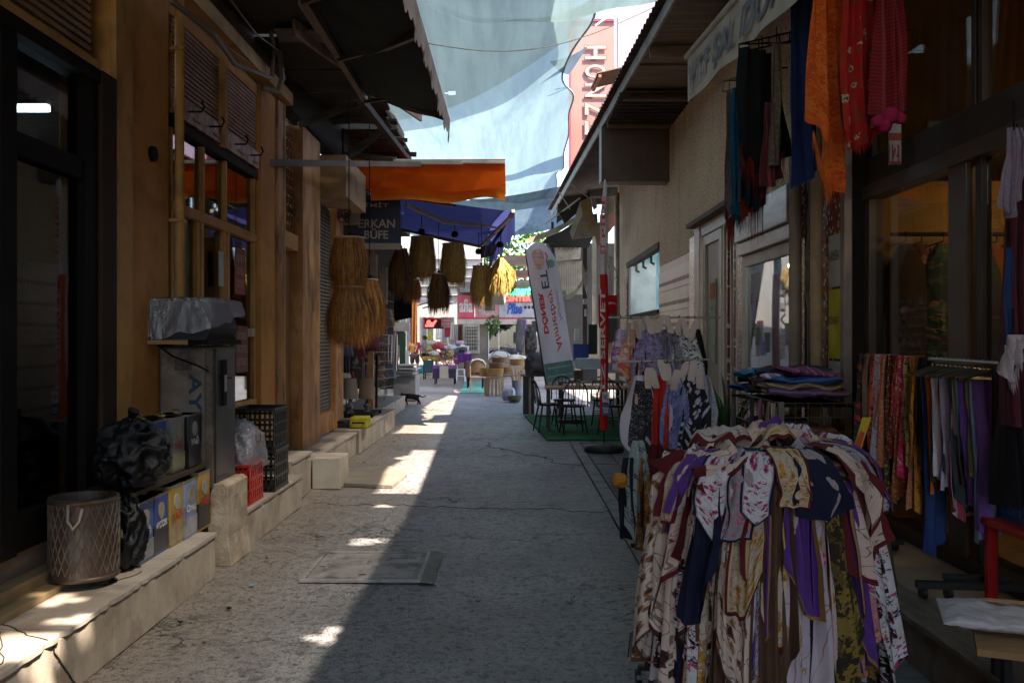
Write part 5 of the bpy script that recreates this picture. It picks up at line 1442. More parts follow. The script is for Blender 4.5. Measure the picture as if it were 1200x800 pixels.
for (px, y0, y1, Yq, w, ms, lb_) in ((470, 292, 345, 17.2, 24, straw_d, 'dark straw fringe shade just right of the blue kiosk sign'),
        (495, 278, 328, 18.5, 30, straw_g, 'straw fringe shade on the wooden pole nearest the kiosk'),
        (531, 286, 334, 18.6, 28, straw_g, 'straw fringe shade hanging in the middle of the wooden pole'),
        (514, 321, 364, 17.6, 24, straw_d, 'dark brown round straw shade hanging below the wooden pole'),
        (483, 328, 352, 18.0, 18, straw_m, 'small ragged straw shade under the pole fringe'),
        (564, 312, 356, 17.3, 22, straw_g, 'golden straw shade hanging at the corner of the blue awning'),):
    p = P(px, y0, Yq); r = w / 2 / F * Yq; h = (y1 - y0) / F * Yq
    straw_shade((p.x, Yq, p.z), r * (.6 if ms is straw_d else .9), h, lb_, ms, 1, .05 if ms is straw_d else .01, 620, r * 1.05, w=.008, top=3.85 if Yq < 18 else p.z + .12)
p = P(587, 302, 17.2); straw_shade((p.x, 17.2, p.z), .04, .62, 'golden bell shaped straw shade beneath the tip of the blue awning', straw_g, 1, .09, 1300, .27, w=.008, top=3.75, ring=False)
# white lampshades below
for k, (px, y0, y1, w) in enumerate(((584, 338, 357, 18), (574, 352, 364, 12))):
    p = P(px, y1, 17.6); r = w / 2 / F * 17.6; h = (y1 - y0) / F * 17.6
    t_ = thing('cloth_lampshade', ('white cloth drum shade hanging under the bell shaped straw shade', 'small white cloth shade left of the white drum shade')[k], 'lampshade', (p.x, 17.6, p.z))
    MB().lathe([(r, p.z), (r * .94, p.z + h)], 20, (p.x, 17.6, 0)).build('shade', sheer_mat('shade_white%d' % k, (.8, .78, .74), transp=0, transl=.5), t_, smooth=True)
    MB().tube([(p.x, 17.6, p.z + h - .02), (p.x, 17.6, 3.75)], .005, 4).build('cord', dark_frame, t_)
    MB().bar((p.x - r, 17.6, p.z + h - .01), (p.x + r, 17.6, p.z + h - .01), .008).build('spoke', dark_frame, t_)
# black bulb holders hanging from the blue awning
for k, (px, py) in enumerate(((494, 271), (533, 274), (586, 286), (561, 294))):
    p = P(px, py, 17.6); mb = MB(); mb.lathe([(.0, .05), (.05, .04), (.07, -.02), (.05, -.06), (0, -.07)], 10, p); mb.tube([p + Vector((0, 0, .04)), p + Vector((0, 0, .35))], .006, 4)
    tag(mb.build('bulb_holder', dark_frame), 'black pendant bulb holder under the blue awning, number %s from the kiosk' % ('one', 'two', 'three', 'four')[k], 'bulb holder')

# ============================================================ LAMP SHOP FRONT
def table_lamp(px, py0, py1, Yq, c, w, label):
    p = P(px, py1, Yq); ht = (py1 - py0) / F * Yq; r = w / 2 / F * Yq
    t_ = thing('table_lamp', label, 'lamp', p)
    MB().lathe([(r, p.z + ht * .42), (r * .72, p.z + ht)], 20, (p.x, Yq, 0)).build('lamp_shade', mat('lsh%s' % str(c), c, tuple(q * .8 for q in c)), t_, smooth=True)
    MB().lathe([(0, p.z + .02), (.09, p.z), (.07, p.z + .03), (.03, p.z + .06), (.06, p.z + ht * .2), (.02, p.z + ht * .36), (.012, p.z + ht * .5)], 14, (p.x, Yq, 0)).build('foot', mat('lamp_foot', (.4, .38, .34), (.05, .05, .05), scale=8, lo=.48, hi=.52), t_, smooth=True)
    return t_
table_lamp(410, 443, 484, 15.2, (.17, .14, .12), 21, 'table lamp with grey brown cone shade at the front of the lamp stall')
table_lamp(430, 443, 484, 15.6, (.30, .2, .13), 21, 'table lamp with tan cone shade beside the grey brown one')
table_lamp(417, 396, 432, 16.2, (.13, .02, .02), 24, 'red table lamp standing higher behind the tan one')
table_lamp(436, 392, 425, 17.0, (.10, .02, .03), 20, 'dark red table lamp further back in the stall')
st_ = thing('shop_bench', 'low dark bench carrying the table lamps at the front of the stall', 'bench', (-2.5, 15.3, .34))
p0 = P(397, 484, 15.2); p1 = P(440, 484, 15.2)
MB().box(p0.x, p1.x, 14.9, 16.0, .40, p0.z - .002).build('seat', dark_frame, st_, bevel=.01)
for x in (p0.x + .03, p1.x - .05):
    for y in (14.93, 15.9): MB().box(x, x + .04, y, y + .04, .342, .399).build('leg', dark_frame, st_)
MB().bar((p1.x + .05, 14.95, .5), (p1.x + .02, 15.2, 1.35), .035).build('post', dark_frame, st_)
# wire shelf with trinkets
sh = thing('wire_rack', 'tall pale wire display rack crowded with small trinkets in the lamp stall', 'rack', (-2.1, 18, .3))
wire = mat('pale_wire', (.3, .28, .26), rough=.4, metal=.5)
mb = MB()
for k in range(14):
    z = .5 + k * .17; mb.tube([P(440, 0, 17.6).xy.to_3d() + Vector((0, 0, z)), P(461, 0, 19.2).xy.to_3d() + Vector((0, 0, z - .02))], .006, 4)
for k in range(16):
    q = k / 15; x0 = P(440, 0, 17.6).x * (1 - q) + P(461, 0, 19.2).x * q; mb.tube([(x0, 17.6 + 1.6 * q, .5), (x0, 17.6 + 1.6 * q, 2.75)], .006, 4)
mb.build('wire_grid', wire, sh, kind='stuff')
tc = [(.5, .3, .1), (.05, .05, .05), (.4, .38, .35), (.3, .03, .04), (.55, .25, .3), (.1, .12, .2), (.6, .55, .45), (.2, .15, .1), (.35, .3, .28), (.12, .2, .12)]
TL = ['small pot', 'round tin', 'little lantern', 'red ornament', 'pink toy', 'blue jar', 'cream figure', 'brown box', 'grey ornament', 'green bottle']
for k in range(44):
    q = rnd(0, 1); i = k % 10
    x = P(440, 0, 17.6).x * (1 - q) + P(461, 0, 19.2).x * q - .06 - rnd(0, .1); y = 17.6 + 1.6 * q; z = .6 + .17 * random.randrange(12)
    s_ = rnd(.05, .09)
    mb = MB().lathe([(0, 0), (s_ * .7, .005), (s_, s_ * .8), (s_ * .5, s_ * 1.6), (s_ * .6, s_ * 2), (0, s_ * 2.1)], 8, (x, y, z))
    tag(mb.build('ornament', mat('trk%d' % i, tc[i]), None, smooth=True), lab_unique(TL[i] + ' on the %s shelf of the crowded wire rack' % ORD[int((z - .55) / .17)]), 'ornament', 'trinkets crowded on the wire rack')
# goods in the dark inside of the stall
for k in range(30):
    x = rnd(-4.2, -2.7); y = rnd(14.2, 23.5); z = rnd(.35, 2.6); s_ = rnd(.1, .25)
    mb = MB().lathe([(0, 0), (s_, .01), (s_ * .7, s_ * 1.4), (0, s_ * 1.45)], 10, (x, y, z)); 
    mb.tube([(x, y, .31), (x, y, z + .01)], .012, 5)
    tag(mb.build('floor_lamp', mat('trk%d' % (k % 10), tc[k % 10]), None), '%s standing lamp, %s from the front in the dark inside of the lamp stall' % (('tan', 'black', 'grey', 'red', 'pink', 'blue', 'cream', 'brown', 'mauve', 'green')[k % 10], ORD[k % 26]), 'lamp', 'lamps standing inside the dark stall')
# hanging goods: chains, pale bags at shop edge (px 395-415,y 190-260)
mb = MB()
for k in range(60):
    p = P(rnd(394, 410), rnd(214, 258), 13.2); mb.tube([p + Vector((.04 * math.cos(a), 0, .04 * math.sin(a))) for a in [q * PI / 3 for q in range(7)]], .006, 4)
ch = thing('chain_bunch', 'tangled bunch of dark chains and hooks hanging above the big straw shade', 'chains', P(402, 236, 13.2)); mb.build('chain', mat('chain_grey', (.1, .09, .085), rough=.35, metal=.7), ch, kind='stuff')
MB().tube([P(402, 216, 13.2), P(402, 150, 13.2)], .012, 5).build('cord', dark_frame, ch)
# black banner, orange cloth and clothes further on
def flat_cloth(pts4, m, name, label, cat, nu=14, nv=10, amp=.03, par=None, group=None, fr=14):
    A_, B_, C_, D_ = [Vector(q) for q in pts4]
    mb = MB(); mb.grid(lambda u, v: (A_.lerp(B_, u)).lerp(D_.lerp(C_, u), v) + Vector((0, amp * math.sin(u * fr + v * 2) * (.3 + v), 0)), nu, nv)
    o = mb.build(name, m, par, smooth=True)
    if label: tag(o, label, cat, group)
    return o
flat_cloth([P(451, 330, 21), P(482, 326, 21), P(483, 372, 21), P(449, 379, 21)], fab((.012, .012, .014), style='solid'), 'black_banner', 'large black hanging cloth panel beyond the straw shades', 'cloth')
flat_cloth([P(480, 345, 25), P(489, 345, 25), P(489, 402, 25), P(481, 403, 25)], fab((.75, .28, .08), style='solid'), 'orange_banner', 'narrow orange cloth banner beside the black hanging panel', 'banner')
flat_cloth([P(452, 392, 23), P(461, 392, 23), P(460, 440, 23), P(453, 442, 23)], fab((.36, .36, .40), style='solid'), 'trousers', 'pale grey trousers hanging left of the dark green post', 'trousers', amp=.05)
flat_cloth([P(461, 388, 23.2), P(466, 392, 23.2), P(467, 434, 23.2), P(459, 436, 23.2)], fab((.30, .29, .31), style='solid'), 'trousers', 'darker grey trousers hanging nearest the dark green post', 'trousers', amp=.05)
flat_cloth([P(443, 383, 21.5), P(450, 383, 21.5), P(450, 410, 21.5), P(443, 412, 21.5)], fab((.35, .07, .14), style='solid'), 'shirt', 'small pink and maroon top hanging beside the wire rack', 'shirt')
for k, (x0, x1, y0, y1, Yq, c, lb_) in enumerate(((468, 475, 390, 440, 26, (.015, .05, .03), 'dark green post panel before the market'), (475, 479, 411, 440, 25, (.6, .62, .68), 'thin white board standing by the green post'), (461, 480, 378, 388, 24, (.4, .4, .42), 'grey box fixture above the hanging trousers'), (441, 448, 392, 446, 21, (.05, .02, .02), 'narrow dark board by the wire rack'))):
    a, b = P(x0, y1, Yq), P(x1, y0, Yq)
    tag(MB().box(a.x, b.x, Yq, Yq + .1, max(.0, a.z), b.z).build('board', mat('brd%d' % k, c)), lb_, 'board')
# newspaper / cardboard pile on a grey box
NP = thing('street_table', 'grey box table at the lane edge under a pile of folded papers', 'table', (-2.6, 24.4, 0))
a, b = P(462, 470, 24.4), P(488, 440, 24.4)
MB().box(a.x, b.x, 24.2, 25.2, 0, b.z).build('body', mat('grey_table', (.17, .17, .18)), NP, bevel=.02)
for k in range(7):
    z = b.z + .002 + k * .042
    tag(MB().obox(((a.x + b.x) / 2 - .1 + rnd(-.08, .08), 24.5 + rnd(-.05, .05), z + .018), (rnd(.72, .88), .8, .034), rz=rnd(-.12, .12)).build('paper_bundle', mat('paper%d' % (k % 3), ((.24, .24, .27), (.32, .32, .36), (.16, .16, .18))[k % 3])),
        ('lowest', 'second lowest', 'third lowest', 'middle', 'third highest', 'second highest', 'topmost')[k] + ' bundle of grey papers in the pile on the street table', 'papers', 'bundles of papers piled on the street table')
# pipes and cables across the upper left
for k, pts in enumerate(([(200, 0, 5.9), (250, 40, 6.6), (275, 75, 8.0), (318, 92, 9.0), (322, 60, 9.2), (316, 30, 9.0)], [(307, 103, 9.2), (325, 108, 9.4), (331, 92, 9.4), (327, 60, 9.4)], [(270, 0, 6.5), (300, 40, 8.0), (330, 62, 9.6)], [(225, 0, 6.2), (262, 52, 7.6), (298, 78, 8.8)])):
    rope([P(*q) for q in pts], (.022, .03, .008, .006)[k], ('thick grey cable looping under the left ceiling', 'curved conduit end beside the cornice tip', 'thin upper wire below the left ceiling boards', 'thin lower wire along the ochre wall')[k], mat('conduit', (.2, .16, .13), rough=.5))
# ============================================================ MIDDLE AND FAR OBJECTS
green_c2 = mat('green_carpet', (.012, .12, .045), (.008, .09, .035), scale=5, rough=.95, bump=.4, bscale=200)
cp = MB().prism([(.26, 19.4, 0), (2.45, 19.4, 0), (2.45, 14.7, 0), (.55, 14.7, 0)], (0, 0, .03))
tag(cp.build('carpet', green_c2), 'green artificial carpet under the cafe table and black chairs', 'carpet')
a, b = P(540, 462, 28), P(570, 448, 36)
tag(MB().prism([(a.x, 27.5, 0), (b.x + .3, 27.5, 0), (b.x, 34, 0), (a.x - .2, 34, 0)], (0, 0, .022)).build('carpet', mat('teal_carpet', (.1, .34, .27), rough=.95)), 'pale teal carpet under the brown cloth table by the baskets', 'carpet')
# cafe table
wood = mat('table_wood', (.36, .22, .13), (.26, .15, .085), scale=3, stretch=(1, 5, 1), rough=.5)
blackm = mat('black_steel', (.012, .012, .013), rough=.4)
def cafe_table(x, y, w, d, label, top=wood):
    t_ = thing('cafe_table', label, 'table', (x, y, .03))
    MB().box(x - w / 2, x + w / 2, y - d / 2, y + d / 2, .74, .775).build('table_top', top, t_, bevel=.006)
    for sx in (-1, 1):
        for sy in (-1, 1): MB().bar((x + sx * (w / 2 - .06), y + sy * (d / 2 - .06), .03), (x + sx * (w / 2 - .06), y + sy * (d / 2 - .06), .738), .045).build('leg', blackm, t_)
    for sx in (-1, 1): MB().bar((x + sx * (w / 2 - .06), y - d / 2 + .09, .45), (x + sx * (w / 2 - .06), y + d / 2 - .09, .45), .03).build('stretcher', blackm, t_)
    return t_
cafe_table(1.32, 16.3, 1.5, .75, 'wooden topped cafe table nearest the lane on the green carpet')
cafe_table(1.55, 18.6, 1.3, .75, 'second cafe table at the rear of the green carpet', mat('grey_top', (.2, .19, .18)))
def chair0():
    t_ = thing('spindle_chair', 'x', 'chair', (0, 0, 0), 0, 'black spindle back cafe chairs around the tables')
    MB().lathe([(0, .44), (.19, .44), (.21, .455), (.2, .475), (0, .475)], 18, sy=1.0).build('seat', blackm, t_, local=True, smooth=True)
    for sx, sy in ((-1, -1), (1, -1), (-1, 1), (1, 1)):
        MB().tube([(sx * .14, sy * .14, .44), (sx * .2, sy * .22, 0)], [.016, .012], 8).build('leg', blackm, t_, local=True)
    MB().tube([(-.17, -.18, .2), (.17, -.18, .2)], .008, 6).build('stretcher', blackm, t_, local=True)
    MB().tube([(-.17, .18, .2), (.17, .18, .2)], .008, 6).build('stretcher', blackm, t_, local=True)
    MB().tube([(-.17, -.18, .26), (.17, .18, .26)], .007, 6).build('stretcher', blackm, t_, local=True)
    arc = [(-.21 * math.cos(q * PI / 12), .18 + .09 * math.sin(q * PI / 12), .46 + .42 * math.sin(q * PI / 12) ** .55) for q in range(13)]
    MB().tube(arc, .013, 8).build('back_hoop', blackm, t_, local=True, smooth=True)
    for k in range(5):
        x = -.12 + k * .06
        MB().tube([(x * .9, .17, .46), (x * 1.1, .255, .46 + .42 * (1 - (x / .2) ** 2) ** .3 - .01)], .006, 6).build('spindle', blackm, t_, local=True)
    return t_
c0 = chair0()
chs = [(.62, 15.95, PI / 2 + .2, 'black spindle chair at the lane end of the nearer cafe table'), (1.02, 15.6, PI + .1, 'black spindle chair on the near side of the cafe table, left one'),
       (1.62, 15.55, PI - .1, 'black spindle chair on the near side of the cafe table, right one'), (.95, 17.05, .1, 'black spindle chair tucked behind the nearer table, left one'),
       (1.65, 17.1, -.1, 'black spindle chair tucked behind the nearer table, right one'), (2.2, 15.9, -PI / 2, 'black spindle chair between cafe table and scarf racks')]
for k, (x, y, rz, lb_) in enumerate(chs):
    o = c0 if k == 0 else copy_tree(c0)
    o.location = (x, y, .032); o.rotation_euler = (0, 0, rz); o['label'] = lb_
# boxes on the table, dark cushion on chair, napkin holder
def boxt(px0, px1, py0, py1, Yq, d, c, name, label, cat, m=None, bevel=.006):
    a, b = P(px0, py1, Yq), P(px1, py0, Yq)
    o = MB().box(a.x, b.x, Yq, Yq + d, a.z, b.z).build(name, m or mat('c_' + name + str(len(MATS)), c, tuple(q * .8 for q in c)), bevel=bevel)
    return tag(o, label, cat)
boxt(682, 700, 432, 445.5, 16.3, .3, (.30, .32, .38), 'box', 'grey blue cardboard box on the cafe table', 'box')
boxt(676, 704, 420, 432, 18.5, .4, (.4, .42, .48), 'box', 'paler grey box stacked on the rear cafe table', 'box')
boxt(710, 730, 425, 437, 18.4, .4, (.36, .37, .42), 'box', 'grey box right of the striped flag on the rear table', 'box')
nh = boxt(673, 683, 434, 446, 16.2, .12, (.12, .08, .05), 'napkin_holder', 'small dark wooden napkin holder on the cafe table', 'holder')
MB().box(nh.location.x - .04, nh.location.x + .04, 16.19, 16.197, .79, .90).build('napkin', mat('napkin', (.5, .48, .42)), nh)
# round base of the flag
FB_ = thing('feather_flag', 'slim red and white feather flag seen edge on, standing on a black round base', 'flag', (1.29, 13.2, 0))
Yg = 13.2
MB().lathe([(0, 0.0), (.27, .0), (.285, .04), (.27, .09), (.1, .12), (.04, .14), (0, .14)], 28, (1.29, Yg, .01)).build('base', mat('rubber', (.02, .02, .022), rough=.5), FB_, smooth=True)
MB().tube([(1.29, Yg, .14), (1.30, Yg, 2.2), (1.31, Yg, 3.75)], [.015, .012, .006], 8).build('pole', blackm, FB_)
def edge_flag(y0, y1, name, m, w=lambda q: .5):
    mb = MB()
    def f(u, v):
        py = y0 + (y1 - y0) * v
        z = P(0, py, Yg).z; q = (py - 213) / 290
        return Vector((1.30 - .055 + .11 * u + .012 * math.sin(v * 5) - .02 * (1 - q), Yg - .03 - .16 * math.sin(u * PI) * w(q), z - .0))
    mb.grid(f, 10, 16); return mb.build(name, m, FB_, smooth=True)
fw = fab((.7, .66, .68), style='solid'); frd = fab((.62, .02, .025), style='solid')
tp_ = MB(); tp_.grid(lambda u, v: Vector((1.24 + .10 * u * (.15 + .85 * v ** .5) + .05 * (1 - v), Yg - .05 - .1 * math.sin(u * PI), P(0, 212 + 40 * v, Yg).z)), 8, 8); tp_.build('tip', fw, FB_, smooth=True)
edge_flag(252, 322, 'white_part', fw); edge_flag(322, 503, 'red_part', frd)
fwt = mat('flag_white_ink', (.75, .7, .7)); fri = mat('flag_red_ink', (.6, .05, .06))
for k, (y0, y1, m_, s_) in enumerate(((340, 420, fwt, 'SERVET'), (232, 280, fri, 'PİDE'), (425, 458, fwt, 'İZ'), (287, 299, fri, 'ET'))):
    p = P(0, y1, Yg); hgt = (y1 - y0) / F * Yg
    text(s_, 'lettering', m_, FB_, (1.29, Yg - .21, p.z), (0, 0, 1), (-1, 0, 0), w=hgt, h=.07, bold=.02)
bx_ = mat('flag_blue', (.10, .14, .35))
for k, (y0, y1) in enumerate(((458, 470), (472, 485))):
    p = P(0, y1, Yg); MB().box(1.25, 1.345, Yg - .208, Yg - .204, p.z, P(0, y0, Yg).z).build('label_patch', fwt if k == 0 else bx_, FB_)
    text(('WC', 'TRUCK')[k], 'lettering', bx_ if k == 0 else fwt, FB_, (1.26, Yg - .212, p.z + .03), (1, 0, 0), (0, 0, 1), w=.075, h=.08, bold=.03)
# leaning white doner flag
Yd = 17.6
DF = thing('feather_flag', 'leaning white feather flag with doner picture and mirrored red lettering behind the cafe table', 'flag', P(665, 445, Yd))
axis_a, axis_b = P(657, 445, Yd), P(632, 283, Yd)
ax = (axis_b - axis_a); Lf = ax.length; axd = ax.normalized(); sd = Vector((1, 0, 0)); sd = (sd - axd * sd.dot(axd)).normalized()
hw = 17.5 / F * Yd
mb = MB()
def dff(u, v):
    top = 1.0
    x = (u - .5) * 2
    lim = 1.0 - .10 * max(0, (x + .2)) ** 2 - (.025 if x < -.9 else 0)
    w = hw * (.97 + .03 * v)
    return axis_a + axd * (Lf * min(v, 1) * (lim if v > .8 else 1) - 0) + sd * w * x + Vector((0, .04 * math.sin(u * 4 + v * 6), 0))
def dff2(u, v):
    x = (u - .5) * 2
    H_ = Lf * (1.0 - .14 * max(0, x + .1) ** 2.2 - .05 * max(0, -x) ** 2)
    return axis_a + axd * H_ * v + sd * hw * x + Vector((0, .035 * math.sin(u * 5 + v * 5), 0))
mb.grid(dff2, 24, 40)
mb.build('banner', sheer_mat('banner_white', (.74, .70, .78), transp=0, transl=.45, scale=1), DF, smooth=True)
MB().tube([axis_a - axd * .6 - sd * hw, axis_a - sd * hw * 1.02, axis_b - sd * hw * 1.02 - axd * .1], .016, 6).build('pole', blackm, DF)
MB().lathe([(0, 0.03), (.25, .03), (.25, .09), (0, .13)], 20, (axis_a.x + .2, Yd, 0)).build('base', MATS['rubber'], DF)
def onflag(a_, l_, h_, s_, m_, side, mir=True, bold=.02, shear=0):
    o_ = axis_a + axd * (a_ * Lf) + sd * side * hw + Vector((0, -.06, 0))
    text(s_, 'lettering', m_, DF, o_, axd, sd if mir else -sd, w=l_ * Lf, h=h_ * hw, bold=bold, shear=shear)
redi = mat('doner_red', (.68, .04, .05)); drk = mat('doner_dark', (.08, .06, .12)); tea = mat('doner_teal', (.16, .36, .36)); gyi = mat('grey_ink', (.4, .42, .44))
onflag(.34, .30, .40, 'DÖNER', redi, -.62, bold=.05)
onflag(.66, .13, .50, 'ET', drk, -.30, bold=.02)
onflag(.20, .45, .50, 'Ahmetbey', redi, -.05, bold=.005, shear=.3)
onflag(.42, .22, .22, 'lezzet', gyi, .55, shear=.2)
MB().add([axis_a + axd * (Lf * q) + sd * hw * s_ + Vector((0, -.055, 0)) for q, s_ in ((.0, -.95), (.0, .95), (.13, .95), (.13, -.95))], [(0, 1, 2, 3)]).build('teal_band', tea, DF)
for q in (.025, .085): onflag2 = text('SİPARİŞ HATTI', 'lettering', mat('flag_white_ink2', (.7, .7, .74)), DF, axis_a + axd * (Lf * q) - sd * hw * .8 + Vector((0, -.06, 0)), sd, axd, w=hw * 1.6, h=.05, bold=.02)
# doner spit picture, ribbon and badge printed on the flag
cc = axis_a + axd * Lf * .87 - sd * hw * .25 + Vector((0, -.06, 0))
mb = MB(); mb.add([cc + sd * hw * x + axd * .13 * z for x, z in ((-.42, 1.2), (-.2, 1.5), (.2, 1.5), (.42, 1.1), (.38, -.2), (.22, -1.2), (0, -1.5), (-.2, -1.3), (-.35, -.3))], [tuple(range(9))]); mb.build('doner_picture', mat('meat', (.50, .30, .28), (.62, .46, .44), scale=14), DF)
for k in range(5): MB().bar(cc - sd * hw * .35 + axd * (.13 - k * .07) + Vector((0, -.004, 0)), cc + sd * hw * (.38 - k * .03) + axd * (.10 - k * .07) + Vector((0, -.004, 0)), .008, .003).build('meat_line', mat('meat_line', (.2, .05, .07)), DF)
bc = axis_a + axd * Lf * .83 + sd * hw * .52 + Vector((0, -.06, 0))
MB().add([bc + sd * (.075 + .012 * (k % 2)) * math.cos(k * PI / 12) + axd * (.075 + .012 * (k % 2)) * math.sin(k * PI / 12) for k in range(24)], [tuple(range(24))]).build('badge', tea, DF)
MB().tube([cc + sd * hw * .5 + axd * .12, cc + sd * hw * .62 + axd * .04, cc + sd * hw * .5 - axd * .03, cc + sd * hw * .62 - axd * .12, cc + sd * hw * .52 - axd * .2], .012, 5).build('ribbon', redi, DF)
# Turkish flag
Yt = 14.6
TF = thing('national_flag', 'red flag with white crescent and star hanging beside the slim feather flag', 'flag', P(722, 400, Yt))
A_, B_, C_, D_ = P(701, 345, Yt), P(724, 346, Yt), P(723, 388, Yt), P(702, 384, Yt)
flat_cloth([A_, B_, C_, D_], fab((.52, .012, .015), style='solid'), 'cloth', None, None, par=TF, amp=.02)
cr_ = P(715, 364, Yt); mb = MB()
out = [cr_ + Vector((.135 * math.cos(a), -.06, .135 * math.sin(a))) for a in [(.9 + q * (2 * PI - 1.8) / 20) for q in range(21)]]
inn = [cr_ + Vector((.03 + .108 * math.cos(a), -.06, .108 * math.sin(a))) for a in [(.72 + q * (2 * PI - 1.44) / 20) for q in range(21)]]
mb.add(out + inn, [(k, k + 1, 22 + k, 21 + k) for k in range(20)]); mb.build('crescent', mat('flag_cream', (.6, .5, .45)), TF)
MB().tube([P(724.5, 343, Yt), P(726, 420, Yt)], .02, 6).build('pole', mat('dirty_white', (.45, .42, .38)), TF)
MB().add([P(x, y, Yt - .08) for x, y in ((708, 372), (723, 366), (724, 400), (712, 402), (706, 390))], [(0, 1, 2, 3, 4)]).build('black_patch', blackm, TF)

# ---- shed, boards and canvases at the right middle (px 640-725, y 225-440)
SH = thing('market_shed', 'cluttered timber and canvas market shed between the stucco wall and the cafe', 'shed', (2.2, 26, 0))
shb = [mat('shed_beige', (.40, .34, .26), (.3, .25, .19), dirt=.4), mat('shed_dark', (.035, .03, .025)), mat('shed_cream', (.52, .46, .36), dirt=.3), mat('shed_tan', (.42, .28, .12), dirt=.3), mat('shed_brick', (.30, .13, .09), (.22, .1, .08))]
def shp(px0, px1, py0, py1, Yq, d, i, name='board'):
    a, b = P(px0, py1, Yq), P(px1, py0, Yq)
    return MB().box(a.x, b.x, Yq, Yq + d, max(0, a.z), b.z).build(name, shb[i], SH)
def shpoly(pts, Yq, d, i, name='board'):
    return MB().prism([P(x, y, Yq) for x, y in pts], (0, d, 0)).build(name, shb[i], SH)
shp(640, 726, 285, 470, 29.8, .2, 1, 'rear_wall'); shp(704, 727, 180, 236, 24.2, .3, 1, 'eave')
for k in range(13): shp(651 + k * 2.6, 653.2 + k * 2.6, 306, 345, 25, .06, 0, 'corrugated_slat')
shpoly([(650, 280), (682, 278), (680, 303), (652, 306)], 24.9, .1, 2, 'fascia')
for k in range(5): shp(654 + k * 5.5, 656 + k * 5.5, 283, 292, 24.8, .05, 4, 'ornament')
for (px, w, y0, y1, i) in ((683, 5, 280, 440, 1), (694, 5, 262, 400, 0), (703, 8, 252, 420, 0), (714, 4, 300, 430, 1), (720, 6, 230, 430, 0), (646, 3, 260, 300, 1)): shp(px, px + w, y0, y1, 23.4 + (px % 3) * .3, .1, i, 'post')
shpoly([(668, 272), (680, 236), (683, 250), (671, 281)], 20.6, .05, 2, 'canvas_panel')
shpoly([(680, 236), (692, 231), (697, 262), (690, 270), (683, 252)], 20.8, .05, 3, 'canvas_panel')
shpoly([(692, 231), (698, 232), (700, 243), (696, 246)], 20.5, .1, 2, 'roll')
shpoly([(683, 252), (700, 250), (702, 276), (672, 280)], 21.4, .05, 0, 'canvas_panel')
shpoly([(615, 281), (650, 267), (690, 246), (690, 250), (652, 273), (618, 286)], 22.5, .1, 0, 'beam')
shpoly([(655, 250), (690, 225), (692, 235), (662, 262)], 21.5, .1, 1, 'beam')
shpoly([(635, 285), (645, 272), (655, 270), (650, 285)], 23, .1, 1, 'beam')
shpoly([(640, 282), (690, 250), (696, 275), (690, 290), (645, 290)], 23.3, .05, 1, 'dark_cloth')
shpoly([(695, 265), (722, 246), (722, 262), (700, 290)], 22.4, .05, 4, 'red_brown_cloth')
shpoly([(712, 233), (723, 228), (723, 246), (708, 256)], 22.2, .05, 0, 'panel')
shp(690, 724, 214, 230, 22.9, .3, 1, 'eave'); shpoly([(655, 222), (722, 212), (722, 232), (668, 250), (652, 262)], 23.6, .1, 1, 'eave')
q = MB(); q.grid(lambda u, v: P(662 + 30 * u, 345 - 38 * u ** 1.4 + 6 * v + 5 * math.sin(u * PI), 20), 12, 2); q.build('canvas_strip', shb[2], SH)
q = MB(); q.grid(lambda u, v: P(682 + 6 * u, 305 + 22 * u + 20 * v, 20.3), 4, 4); q.build('canvas_strip', shb[2], SH)
for (a, b, w) in (((640, 262, 22), (680, 232, 21), .03), ((708, 300, 20), (722, 330, 20), .04), ((655, 225, 20), (668, 245, 20), .02), ((668, 215, 20), (690, 232, 20), .02), ((704, 285, 20), (722, 318, 20), .03)):
    MB().bar(P(*a), P(*b), w).build('strut', shb[2], SH)
# blue bins, machines inside the shed
for k, (x0, x1, y0, y1, c, nm, lb_) in enumerate(((672, 690, 403, 422, (.03, .06, .25), 'bin', 'blue plastic bin behind the cafe table'), (690, 700, 380, 415, (.03, .03, .03), 'machine', 'black machine in the shed doorway'), (674, 680, 385, 400, (.6, .6, .58), 'ornament', 'white ornament on the blue bin'),
        (655, 663, 340, 346, (.5, .48, .4), 'box', 'cream box in the shed gloom'), (704, 712, 395, 418, (.4, .25, .2), 'box', 'brown box behind the national flag'), (684, 688, 350, 356, (.5, .5, .5), 'jar', 'small white jar on the shed shelf'), (686, 690, 362, 370, (.45, .45, .45), 'jar', 'second small grey jar lower on the shed shelf'))):
    boxt(x0, x1, y0, y1, 21.5 + k * .1, .3, c, nm, lb_, nm)
# kiosk counter posts, umbrellas folded, baskets
wick = mat('wicker', (.46, .27, .10), (.33, .18, .06), scale=30, bump=.8, bscale=90); wickd = mat('wicker_dark', (.28, .16, .08), (.2, .11, .05), scale=30, bump=.8, bscale=90)
def basket(px, py, Yq, w, hpx, label, m=wick, flare=1.15, handle=False):
    p = P(px, py, Yq); r = w / 2 / F * Yq; h = hpx / F * Yq
    t_ = thing('wicker_basket', label, 'basket', p)
    MB().lathe([(0, 0), (r / flare, 0), (r, h), (r * .93, h), (r / flare * .9, .03), (0, .03)], 20, p).build('bowl', m, t_)
    for k in range(5): MB().tube([p + Vector(((r / flare + (r - r / flare) * k / 4 + .006) * math.cos(a), (r / flare + (r - r / flare) * k / 4 + .006) * math.sin(a), h * (k + .3) / 4.4)) for a in [q * 2 * PI / 20 for q in range(21)]], .014, 5).build('weave_band', m, t_)
    if handle: MB().tube([p + Vector((r * math.cos(a), 0, h + r * .9 * math.sin(a))) for a in [q * PI / 10 for q in range(11)]], .014, 5).build('handle', m, t_)
    return t_
Yk = 26.5
